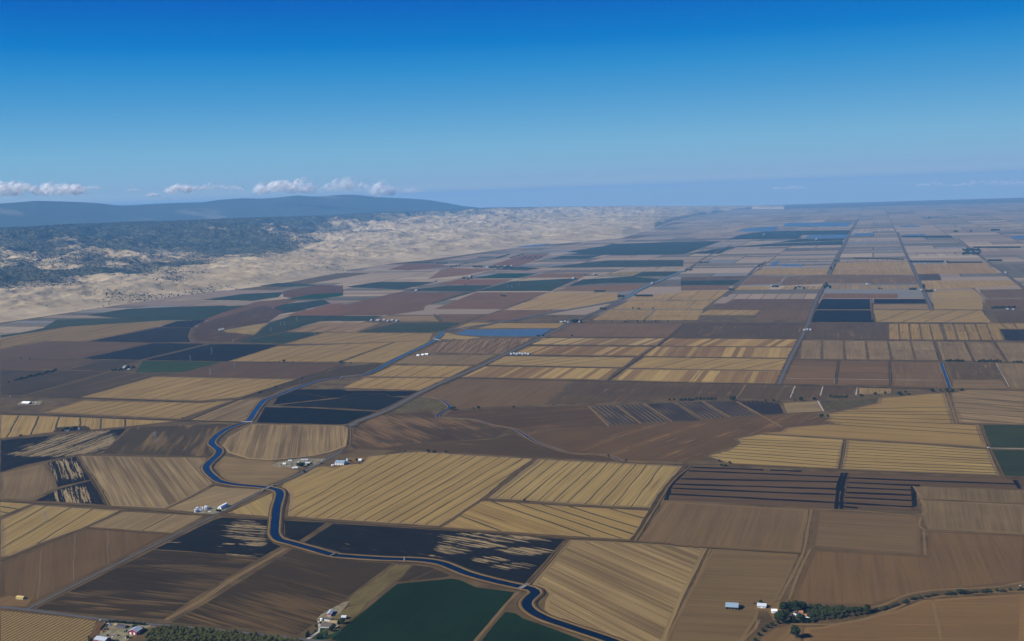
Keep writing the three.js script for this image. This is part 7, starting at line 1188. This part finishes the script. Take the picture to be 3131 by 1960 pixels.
trees('olive', 'bushy green orchard tree in the dense orchard at the bottom edge', 'dense orchard trees', [[-1464, -1973, 9.1, 12.1], [-1459, -1975, 8.3, 10.4], [-1449, -1977, 8.0, 12.9], [-1439, -1978, 7.6, 9.7], [-1430, -1977, 10.0, 9.6], [-1421, -1981, 8.7, 9.7], [-1413, -1982, 7.1, 10.5], [-1476, -1954, 8.2, 12.2], [-1467, -1958, 10.0, 11.0], [-1459, -1956, 9.6, 9.5], [-1452, -1962, 8.5, 12.0], [-1444, -1962, 7.5, 10.7], [-1432, -1964, 8.0, 10.0], [-1426, -1967, 10.4, 10.1], [-1417, -1971, 9.7, 12.3], [-1410, -1971, 9.3, 10.5], [-1401, -1971, 8.4, 9.6], [-1394, -1974, 7.7, 12.1], [-1386, -1979, 10.0, 10.5], [-1373, -1979, 9.9, 12.5], [-1369, -1982, 7.2, 12.6], [-1355, -1980, 10.3, 11.9], [-1346, -1983, 8.8, 12.0], [-1472, -1943, 7.5, 11.6], [-1468, -1945, 8.1, 12.1], [-1459, -1947, 7.8, 11.6], [-1446, -1949, 9.8, 10.6], [-1440, -1951, 7.3, 12.4], [-1431, -1954, 8.6, 10.5], [-1424, -1953, 9.9, 11.3], [-1416, -1956, 7.3, 9.5], [-1405, -1956, 9.7, 12.0], [-1396, -1963, 7.4, 9.0], [-1390, -1961, 8.1, 11.1], [-1379, -1966, 7.5, 12.0], [-1372, -1963, 7.8, 8.9], [-1365, -1970, 9.7, 9.0], [-1356, -1969, 7.3, 10.1], [-1345, -1973, 9.2, 9.9], [-1340, -1976, 9.7, 9.3], [-1332, -1977, 8.5, 11.5], [-1320, -1977, 8.3, 11.6], [-1312, -1982, 7.7, 12.6], [-1303, -1981, 7.1, 11.3], [-1295, -1986, 10.0, 10.3], [-1470, -1929, 10.1, 12.2], [-1463, -1934, 8.4, 11.4], [-1452, -1936, 8.4, 11.4], [-1445, -1938, 9.9, 9.3], [-1433, -1936, 8.9, 11.0], [-1428, -1940, 10.1, 11.4], [-1419, -1942, 10.3, 12.5], [-1407, -1942, 7.9, 12.1], [-1399, -1943, 9.3, 12.1], [-1391, -1947, 9.1, 9.1], [-1384, -1948, 6.9, 10.1], [-1376, -1952, 6.8, 9.4], [-1367, -1953, 8.7, 12.3], [-1358, -1957, 9.8, 10.8], [-1351, -1960, 8.0, 12.4], [-1341, -1960, 7.4, 12.5], [-1332, -1959, 6.6, 11.0], [-1328, -1966, 8.3, 12.4], [-1318, -1967, 9.1, 12.1], [-1308, -1969, 9.4, 11.7], [-1299, -1967, 6.6, 9.5], [-1291, -1968, 9.0, 11.2], [-1281, -1972, 6.7, 12.1], [-1275, -1977, 8.6, 10.4], [-1267, -1975, 7.7, 11.1], [-1255, -1977, 8.3, 10.4], [-1253, -1982, 9.1, 9.3], [-1242, -1984, 9.3, 9.4], [-1465, -1918, 9.4, 10.3], [-1455, -1920, 8.1, 10.5], [-1449, -1920, 7.2, 9.4], [-1439, -1925, 9.6, 9.2], [-1433, -1927, 7.9, 10.1], [-1425, -1930, 7.6, 11.8], [-1413, -1928, 8.7, 11.7], [-1407, -1932, 9.6, 10.3], [-1398, -1930, 7.0, 11.8], [-1389, -1933, 8.8, 12.4], [-1379, -1935, 8.3, 12.2], [-1371, -1937, 8.9, 12.3], [-1367, -1941, 9.8, 9.8], [-1356, -1943, 6.5, 8.9], [-1348, -1945, 9.8, 10.0], [-1342, -1948, 8.0, 12.5], [-1329, -1949, 8.4, 11.1], [-1323, -1953, 9.9, 12.1], [-1314, -1953, 8.4, 10.6], [-1307, -1956, 9.1, 12.1], [-1297, -1958, 8.0, 9.4], [-1288, -1960, 7.7, 11.1], [-1279, -1961, 6.9, 10.2], [-1271, -1964, 7.9, 9.7], [-1264, -1965, 8.2, 11.8], [-1255, -1968, 7.3, 9.9], [-1245, -1967, 9.1, 9.4], [-1238, -1967, 8.5, 11.5], [-1231, -1971, 7.4, 10.4], [-1221, -1972, 7.7, 11.4], [-1214, -1975, 9.5, 9.4], [-1204, -1975, 9.4, 11.9], [-1197, -1980, 6.8, 11.8], [-1189, -1979, 9.7, 12.1], [-1452, -1906, 8.0, 12.1], [-1444, -1909, 7.0, 9.3], [-1437, -1913, 9.2, 10.5], [-1429, -1912, 9.5, 12.6], [-1421, -1915, 8.3, 10.7], [-1413, -1917, 6.8, 11.0], [-1402, -1921, 9.2, 10.8], [-1396, -1921, 10.2, 9.2], [-1385, -1923, 10.0, 9.5], [-1378, -1922, 7.7, 10.3], [-1372, -1928, 7.3, 11.3], [-1363, -1930, 7.9, 10.3], [-1353, -1927, 9.6, 11.7], [-1344, -1933, 8.9, 11.9], [-1333, -1932, 9.3, 11.5], [-1325, -1935, 7.6, 10.6], [-1321, -1938, 8.8, 9.5], [-1311, -1941, 7.3, 10.0], [-1302, -1942, 8.0, 11.6], [-1293, -1944, 6.8, 8.7], [-1287, -1948, 8.8, 11.9], [-1276, -1948, 9.4, 11.3], [-1268, -1949, 7.0, 8.7], [-1257, -1950, 8.2, 10.8], [-1252, -1956, 9.0, 11.6], [-1245, -1955, 9.3, 12.2], [-1237, -1959, 9.0, 10.9], [-1228, -1960, 6.4, 12.0], [-1221, -1964, 6.7, 10.8], [-1212, -1961, 9.0, 8.5], [-1202, -1966, 7.4, 11.8], [-1196, -1967, 9.8, 8.8], [-1186, -1970, 7.1, 9.8], [-1177, -1972, 8.9, 12.0], [-1168, -1973, 7.2, 10.9], [-1163, -1975, 7.4, 12.1], [-1153, -1977, 7.3, 10.5], [-1143, -1977, 8.1, 12.1], [-1451, -1894, 8.1, 10.0], [-1431, -1896, 8.0, 12.4], [-1416, -1903, 6.7, 9.1], [-1399, -1909, 7.5, 10.1], [-1385, -1912, 7.3, 10.3], [-1367, -1913, 8.2, 11.3], [-1351, -1919, 8.1, 10.2], [-1334, -1924, 8.2, 10.1], [-1315, -1924, 6.6, 9.3], [-1298, -1931, 6.6, 9.5], [-1283, -1931, 7.5, 9.2], [-1267, -1935, 8.4, 12.0], [-1250, -1942, 8.2, 10.9], [-1234, -1947, 8.3, 12.1], [-1216, -1949, 6.6, 12.2], [-1203, -1955, 7.5, 12.0], [-1183, -1954, 9.4, 9.8], [-1167, -1961, 9.4, 11.0], [-1150, -1964, 8.5, 11.1], [-1133, -1970, 6.8, 9.7], [-1435, -1883, 8.0, 10.9], [-1418, -1888, 9.3, 10.7], [-1405, -1895, 8.4, 8.7], [-1389, -1898, 9.7, 11.9], [-1369, -1898, 6.9, 11.3], [-1354, -1903, 9.2, 12.2], [-1336, -1908, 9.7, 10.2], [-1320, -1912, 9.5, 9.2], [-1302, -1914, 9.0, 9.2], [-1286, -1918, 7.0, 12.2], [-1273, -1925, 8.6, 8.6], [-1255, -1928, 9.8, 9.6], [-1240, -1934, 7.9, 10.9], [-1224, -1935, 9.0, 10.0], [-1208, -1940, 6.3, 11.4], [-1190, -1944, 6.6, 11.1], [-1172, -1948, 7.8, 12.0], [-1158, -1951, 7.7, 10.6], [-1139, -1952, 9.0, 9.4]]);
trees('oak', 'small dark oak in the row above the ash plots', 'oaks above the ash plots', [[-789, -4740, 8.5, 16.2], [-773, -4736, 11.1, 16.2], [-756, -4731, 13.7, 16.1], [-742, -4746, 8.5, 16.2], [-729, -4761, 11.2, 16.2], [-712, -4757, 13.8, 16.2], [-698, -4772, 8.6, 16.2], [-682, -4767, 11.2, 16.2], [-665, -4763, 13.8, 16.2], [-652, -4778, 8.5, 16.2], [-841, -4727, 9.2, 11.2], [-823, -4736, 9.2, 11.2], [-794, -4733, 7.9, 18.7]]);
trees('oak', 'small dark tree in the scattered line above the black plot', 'scattered line trees', [[-439, -4762, 9.1, 12.4], [-404, -4757, 11.7, 13.6], [-383, -4753, 6.5, 8.7], [-241, -4820, 11.8, 16.3], [-318, -4787, 6.5, 8.7]]);
trees('oak', 'dark tree in the clump behind the grey rough ground', 'clump behind the rough ground', [[-177, -4871, 15.9, 12.6], [-162, -4873, 10.0, 11.4], [-152, -4874, 14.0, 11.4], [-141, -4875, 10.0, 11.4], [-131, -4877, 14.0, 11.4], [-120, -4878, 10.0, 11.4], [-110, -4879, 14.0, 11.4]]);
trees('oak', 'dark tree in the hedge row behind the dark tan plots', 'hedge row trees', [[344, -5939, 10.5, 13.8], [355, -5940, 12.9, 13.8], [366, -5941, 15.3, 13.8], [378, -5942, 10.5, 13.8], [389, -5943, 12.9, 13.8], [400, -5944, 15.3, 13.8], [412, -5945, 10.5, 13.8], [423, -5946, 12.9, 13.8], [495, -5933, 11.3, 13.8], [506, -5934, 14.5, 13.8], [518, -5935, 17.8, 13.8], [529, -5936, 11.3, 13.8], [540, -5937, 14.5, 13.8], [551, -5938, 17.8, 13.8], [562, -5939, 11.3, 13.8], [573, -5940, 14.6, 13.8], [584, -5941, 17.8, 13.8], [596, -5942, 11.3, 13.8], [656, -5938, 9.7, 12.3], [668, -5939, 9.7, 12.3], [679, -5940, 9.7, 12.3], [691, -5941, 9.7, 12.3]]);
trees('oak', 'dark tree in the clump on the long road', 'long road clump', [[-2056, -7552, 14.8, 22.1], [-2015, -7552, 27.4, 40.1], [-1994, -7570, 25.3, 34.1], [-1966, -7570, 16.9, 20.1]]);
trees('oak', 'small tree in the far row behind the grey tilled field', 'far row trees', [[-1744, -7573, 9.4, 12.0], [-1653, -7575, 10.5, 13.9], [-1635, -7575, 8.4, 11.9], [-1561, -7576, 14.6, 15.9], [-1513, -7577, 14.6, 13.9], [-1486, -7577, 8.3, 11.9], [-1464, -7578, 8.3, 11.9], [-1434, -7578, 16.7, 13.8], [-1351, -7579, 14.5, 11.8]]);
trees('oak', 'small bush on the lane left of the straight canal', 'lane bushes by the canal', [[-2865, -5622, 12.0, 13.0], [-2794, -5613, 6.8, 11.3], [-2631, -5606, 6.7, 8.0]]);
trees('oak', 'dark bush in the bushy line of the purplish field', 'bushy line', [[-4425, -4851, 8.9, 23.6], [-4427, -4875, 12.5, 23.7], [-4428, -4899, 16.1, 23.8], [-4429, -4923, 9.0, 23.8], [-4431, -4947, 12.6, 23.9], [-4432, -4972, 16.2, 24.0], [-4433, -4997, 9.0, 24.0], [-4435, -5022, 12.7, 24.1], [-4436, -5047, 16.4, 24.2], [-4438, -5072, 9.1, 24.2], [-4439, -5098, 12.8, 24.3], [-4440, -5123, 16.5, 24.4], [-4442, -5149, 9.2, 24.5], [-4443, -5175, 12.9, 24.5]]);
trees('oak', 'dark tree round the pale roofed farmhouse', 'trees round the farmhouse', [[-4086, -5221, 12.6, 17.0], [-4064, -5223, 16.1, 20.4], [-4036, -5216, 16.1, 20.3], [-4029, -5236, 14.3, 20.4], [-4038, -5296, 23.4, 29.1], [-4026, -5257, 16.1, 18.7], [-4015, -5314, 18.0, 25.7], [-4083, -5292, 10.8, 17.2]]);
trees('oak', 'dark tree of the small homestead', 'homestead trees', [[-3185, -3753, 16.1, 25.5], [-3195, -3741, 9.4, 16.6], [-3151, -3764, 20.1, 19.1], [-3171, -3772, 10.7, 15.3]]);
trees('oak', 'dark tree in the clump at the right edge', 'right edge clump', [[789, -8430, 16.0, 19.5], [802, -8430, 19.4, 19.5], [814, -8429, 22.8, 19.5], [827, -8429, 16.0, 19.5], [840, -8429, 19.4, 19.5], [853, -8429, 22.8, 19.5], [866, -8429, 16.0, 19.5], [878, -8428, 19.4, 19.5], [891, -8428, 22.8, 19.5], [904, -8428, 16.0, 19.5], [916, -8428, 19.4, 19.5], [929, -8428, 22.9, 19.5]]);
trees('oak', 'dark tree on the far lane by the canal', 'far canal lane trees', [[-2015, -8396, 20.9, 19.9], [-1997, -8396, 20.9, 19.9], [-1979, -8395, 20.9, 19.9], [-1773, -8454, 14.0, 15.5], [-1726, -8432, 11.6, 28.7], [-1615, -8430, 13.9, 13.2]]);
farTrees('distant dark trees and tree rows dotted over the hazy far plain',
  [[-869, -10270, 19.4, 26.3], [-844, -10268, 22.2, 31.6], [-827, -10281, 19.4, 23.7], [-658, -10081, 24.5, 25.8], [-635, -10107, 27.3, 28.5], [-611, -10105, 24.5, 31.1], [-589, -10075, 24.4, 20.6], [-670, -10054, 10.8, 15.5], [-412, -10131, 32.7, 28.5], [-397, -10200, 41.2, 31.3], [-370, -10127, 32.7, 31.1], [-421, -10571, 25.6, 18.9], [304, -9936, 21.4, 30.5], [326, -9908, 24.0, 33.0], [287, -9924, 16.0, 22.8], [399, -10063, 40.7, 28.3], [419, -9733, 21.0, 37.4], [446, -9731, 23.6, 37.4], [403, -9734, 15.7, 22.4], [41, -10024, 13.5, 20.5], [61, -10023, 10.8, 15.4], [-2010, -12519, 23.9, 29.1], [-2005, -12606, 24.0, 29.3], [-1971, -12513, 23.8, 29.1], [-1965, -12599, 24.0, 29.3], [-1219, -10014, 19.0, 30.9], [-1197, -10040, 13.6, 20.7], [-1263, -13059, 24.7, 26.8], [-1241, -13173, 21.3, 27.0], [-2045, -13843, 15.0, 32.1], [-2020, -13838, 15.0, 32.1], [-1995, -13832, 15.0, 32.1], [-1969, -13827, 15.0, 32.1], [-1944, -13821, 15.0, 32.1], [-437, -13743, 18.5, 35.1], [-396, -13733, 14.8, 28.1], [-437, -12355, 36.6, 22.1], [-418, -12894, 31.2, 19.8], [393, -13382, 25.2, 34.2], [416, -13329, 25.1, 34.0], [441, -13372, 25.2, 34.1], [463, -13319, 25.1, 34.0], [489, -13361, 25.1, 34.1], [511, -13309, 25.0, 34.0], [537, -13351, 25.1, 34.1], [558, -13298, 25.0, 34.0], [584, -13341, 25.1, 34.1], [606, -13288, 25.0, 34.0], [631, -13330, 25.1, 34.1], [653, -13278, 25.0, 33.9], [679, -13320, 25.1, 34.0], [700, -13268, 25.0, 33.9], [726, -13310, 25.1, 34.0], [773, -13205, 17.8, 33.8], [799, -13199, 17.8, 33.8], [825, -13194, 17.8, 33.7], [851, -13188, 17.8, 33.7], [877, -13183, 17.7, 33.7], [902, -13177, 17.7, 33.7], [928, -13172, 17.7, 33.7]] /* row */,
  [[954, -13166, 17.7, 33.7], [979, -13161, 17.7, 33.7], [1005, -13155, 17.7, 33.7], [1031, -13150, 17.7, 33.7], [1056, -13144, 17.7, 33.7], [1081, -13139, 17.7, 33.7], [1107, -13133, 17.7, 33.6], [1208, -13371, 25.2, 30.8], [1225, -13367, 25.2, 30.8], [1242, -13363, 25.2, 30.8], [1259, -13359, 25.2, 30.8], [1276, -13355, 25.2, 30.8], [1293, -13351, 25.2, 30.8], [1310, -13348, 25.2, 30.8], [1327, -13344, 25.2, 30.8], [1031, -14599, 31.4, 41.1], [1139, -15261, 32.9, 42.9], [1149, -14595, 31.5, 41.1], [1262, -15255, 32.9, 43.0], [1079, -14643, 31.5, 41.2], [1190, -15309, 33.0, 43.1], [1197, -14639, 31.6, 41.2], [1117, -15364, 33.1, 43.2], [1127, -14688, 31.6, 41.3], [1241, -15357, 33.1, 43.2], [1057, -14737, 31.7, 41.5], [1167, -15412, 33.2, 43.4], [1176, -14733, 31.8, 41.5], [1093, -15468, 33.3, 43.5], [1105, -14782, 31.8, 41.6], [1218, -15461, 33.3, 43.5], [1225, -14778, 31.9, 41.6], [1145, -15517, 33.4, 43.7], [1154, -14828, 32.0, 41.7], [1270, -15510, 33.4, 43.7], [1083, -14878, 32.0, 41.9], [1196, -15566, 33.5, 43.8], [-219, -14222, 13.4, 47.2], [-182, -14213, 13.4, 47.2], [-146, -14204, 13.4, 47.1], [-109, -14140, 13.3, 46.9], [-73, -14132, 13.3, 46.9], [-37, -14123, 13.3, 46.8], [-1, -14060, 13.2, 46.6], [34, -14051, 13.2, 46.6], [70, -14043, 13.2, 46.6], [105, -13981, 13.1, 46.4], [140, -13972, 13.1, 46.4], [175, -13964, 13.1, 46.3], [209, -13903, 13.1, 46.1], [244, -13895, 13.1, 46.1], [279, -13887, 13.1, 46.1], [312, -13827, 13.0, 45.9], [1279, -16119, 21.7, 61.9], [1323, -16104, 21.7, 61.8], [1368, -16089, 21.7, 61.8], [1412, -16073, 21.7, 61.7], [1456, -16058, 21.6, 61.7], [1500, -16043, 21.6, 61.6], [1543, -16028, 21.6, 61.6]] /* row */,
  [[1587, -16013, 21.6, 61.6], [1630, -15999, 21.6, 61.5], [1674, -15984, 21.6, 61.5], [1717, -15969, 21.6, 61.4], [1759, -15954, 21.5, 61.4], [1802, -15940, 21.5, 61.4], [451, -19565, 36.8, 64.9], [499, -19542, 36.7, 64.8], [547, -19519, 36.7, 64.7], [595, -19497, 36.6, 64.6], [642, -19474, 36.6, 64.6], [690, -19451, 36.6, 64.5], [737, -19429, 36.5, 64.4], [784, -19406, 36.5, 64.4], [831, -19384, 36.4, 64.3], [878, -19361, 36.4, 64.2], [924, -19339, 36.4, 64.2], [970, -19317, 36.3, 64.1], [1017, -19295, 36.3, 64.0], [1062, -19273, 36.3, 64.0], [1108, -19251, 36.2, 63.9], [1154, -19230, 36.2, 63.8], [1988, -21559, 40.7, 38.6], [2010, -21546, 40.6, 38.6], [2032, -21532, 40.6, 38.6], [2054, -21519, 40.6, 38.6], [2076, -21506, 40.6, 38.5], [2098, -21493, 40.6, 38.5], [1358, -21283, 40.1, 48.9], [1392, -21263, 34.3, 43.4], [1639, -21440, 28.8, 54.8], [-4617, -13340, 30.3, 39.6], [-4612, -13415, 30.5, 39.8], [-4607, -13490, 30.6, 40.0], [-4519, -13321, 30.2, 39.5], [-4514, -13396, 30.4, 39.7], [-4508, -13471, 30.5, 39.9], [-4423, -13303, 30.1, 39.4], [-4417, -13377, 30.3, 39.5], [-4411, -13452, 30.4, 39.7], [-4326, -13285, 30.0, 39.2], [-4933, -13580, 27.2, 36.9], [-4895, -13572, 27.1, 36.8], [-4857, -13565, 27.1, 36.8], [-4819, -13558, 27.1, 36.7], [-4333, -11592, 29.9, 41.1], [-4265, -11544, 23.2, 31.4], [-4251, -11620, 26.6, 22.1], [-4047, -10862, 12.5, 14.8], [-4537, -11274, 16.3, 24.8], [-3211, -9546, 21.7, 20.6], [-3179, -9517, 18.9, 20.5], [-3170, -9543, 16.2, 12.9], [-2097, -9405, 20.8, 22.2], [-2083, -9429, 20.8, 22.2], [-2057, -9402, 20.7, 22.2], [-1959, -9461, 20.8, 24.7], [-1939, -9460, 20.8, 24.7], [-1919, -9459, 20.8, 24.7], [-1899, -9457, 20.8, 24.7]] /* row */,
  [[-1879, -9456, 20.8, 24.7], [-1859, -9455, 20.8, 24.6], [-1839, -9454, 20.7, 24.6], [-1819, -9453, 20.7, 24.6], [-2441, -9937, 19.3, 20.9], [-2422, -9935, 19.3, 20.9], [-2403, -9934, 19.3, 20.9], [-2384, -9933, 19.2, 20.9], [-2365, -9931, 19.2, 20.9], [-2346, -9930, 19.2, 20.9], [-3038, -11929, 13.2, 18.9], [-3016, -11926, 13.2, 18.8], [-2994, -11922, 13.2, 18.8], [-2973, -11919, 13.2, 18.8], [-2951, -11916, 13.2, 18.8], [-2929, -11913, 13.2, 18.8], [-2908, -11910, 13.2, 18.8], [-2886, -11907, 13.2, 18.8], [-5672, -15852, 18.1, 21.5], [-5653, -15881, 18.1, 21.5], [-5607, -15834, 18.0, 21.4], [-5588, -15864, 18.1, 21.4], [-5542, -15817, 18.0, 21.4], [-5523, -15846, 18.0, 21.4], [-5477, -15799, 18.0, 21.3], [-5458, -15829, 18.0, 21.3], [-5286, -15546, 19.8, 29.3], [-5296, -15649, 20.0, 29.5], [-5307, -15754, 20.1, 29.7], [-5318, -15860, 20.2, 29.9], [-5328, -15967, 20.3, 30.0], [-5340, -16076, 20.5, 30.2], [-5351, -16186, 20.6, 30.4], [-5362, -16297, 20.7, 30.6], [-5374, -16411, 20.9, 30.8], [-5060, -15520, 19.7, 29.1], [-5069, -15622, 19.8, 29.3], [-5078, -15726, 20.0, 29.5], [-5087, -15831, 20.1, 29.7], [-5097, -15938, 20.2, 29.9], [-5106, -16046, 20.3, 30.1], [-5116, -16155, 20.5, 30.2], [-5125, -16266, 20.6, 30.4], [-5135, -16378, 20.7, 30.6], [-4768, -15153, 19.2, 24.3], [-4828, -15426, 19.5, 24.7], [-4890, -15709, 19.9, 25.2], [-4686, -15132, 19.1, 24.2], [-4744, -15404, 19.5, 24.7], [-4804, -15686, 19.8, 25.1], [-4604, -15111, 19.1, 24.2], [-4660, -15382, 19.4, 24.6], [-4718, -15663, 19.8, 25.0], [-4522, -15091, 19.0, 24.1], [-4577, -15361, 19.4, 24.5], [-4634, -15640, 19.7, 25.0], [-6369, -14820, 17.3, 28.8], [-6275, -14676, 17.1, 28.5], [-6296, -14803, 17.3, 28.7], [-6202, -14660, 17.1, 28.4]] /* row */,
  [[-6222, -14786, 17.2, 28.6], [-6130, -14643, 17.0, 28.3], [-6150, -14769, 17.2, 28.6], [-6058, -14627, 17.0, 28.3], [-6077, -14752, 17.1, 28.5], [-5987, -14611, 17.0, 28.2], [-6005, -14736, 17.1, 28.4], [-5916, -14595, 16.9, 28.1], [-5806, -14482, 20.9, 31.8], [-5773, -14474, 20.9, 31.8], [-5741, -14467, 20.9, 31.8], [-5708, -14460, 20.9, 31.7], [-5676, -14453, 20.8, 31.7], [-5643, -14445, 20.8, 31.6], [-5306, -13733, 19.8, 30.0], [-5307, -13840, 19.9, 30.3], [-5308, -13949, 20.0, 30.5], [-5309, -14060, 20.2, 30.7], [-5310, -14172, 20.3, 30.9], [-5311, -14286, 20.5, 31.1], [-5312, -14401, 20.6, 31.3]] /* row */);
cloud(-31533, 1846, -36176, 4078, 759, 1.0, 'large white cumulus cloud at the left edge above the blue range');
cloud(-27071, 1673, -39630, 900, 506, 1.0, 'small puffy white cloud left of the middle clouds');
cloud(-27925, 1415, -39037, 506, 196, 0.8, 'tiny pale cloud below the small puffy cloud');
cloud(-25971, 1645, -40359, 2109, 337, 0.4, 'thin grey cloud streak between the puffy clouds');
cloud(-23498, 1633, -41848, 2320, 787, 1.0, 'white cumulus cloud above the crest of the blue range');
cloud(-21195, 1629, -43060, 1546, 703, 0.6, 'thin veiled cloud left of the bright tower cloud');
cloud(-19816, 1372, -43715, 843, 703, 1.0, 'small bright tower cloud above the range');
cloud(-19088, 1276, -44039, 1546, 421, 0.5, 'thin grey cloud right of the bright tower cloud');
cloud(-29777, 1790, -37636, 562, 196, 0.4, 'tiny grey wisp right of the large cumulus');
cloud(-28524, 1637, -38597, 421, 112, 0.4, 'tiny grey wisp in the empty sky');
cloud(-4392, 791, -61844, 1453, 254, 0.3, 'longer grey wisp low on the right horizon');
cloud(2832, 704, -61934, 1271, 254, 0.4, 'grey white wisp at the far right horizon');
cloud(5773, 664, -61730, 3451, 326, 0.5, 'long white cloud streak at the right edge');

scene.traverse((o) => { if (o.isMesh && !/^(puffs|wisps)$/.test(o.name)) { o.receiveShadow = true; } });
renderer.render(scene, camera);
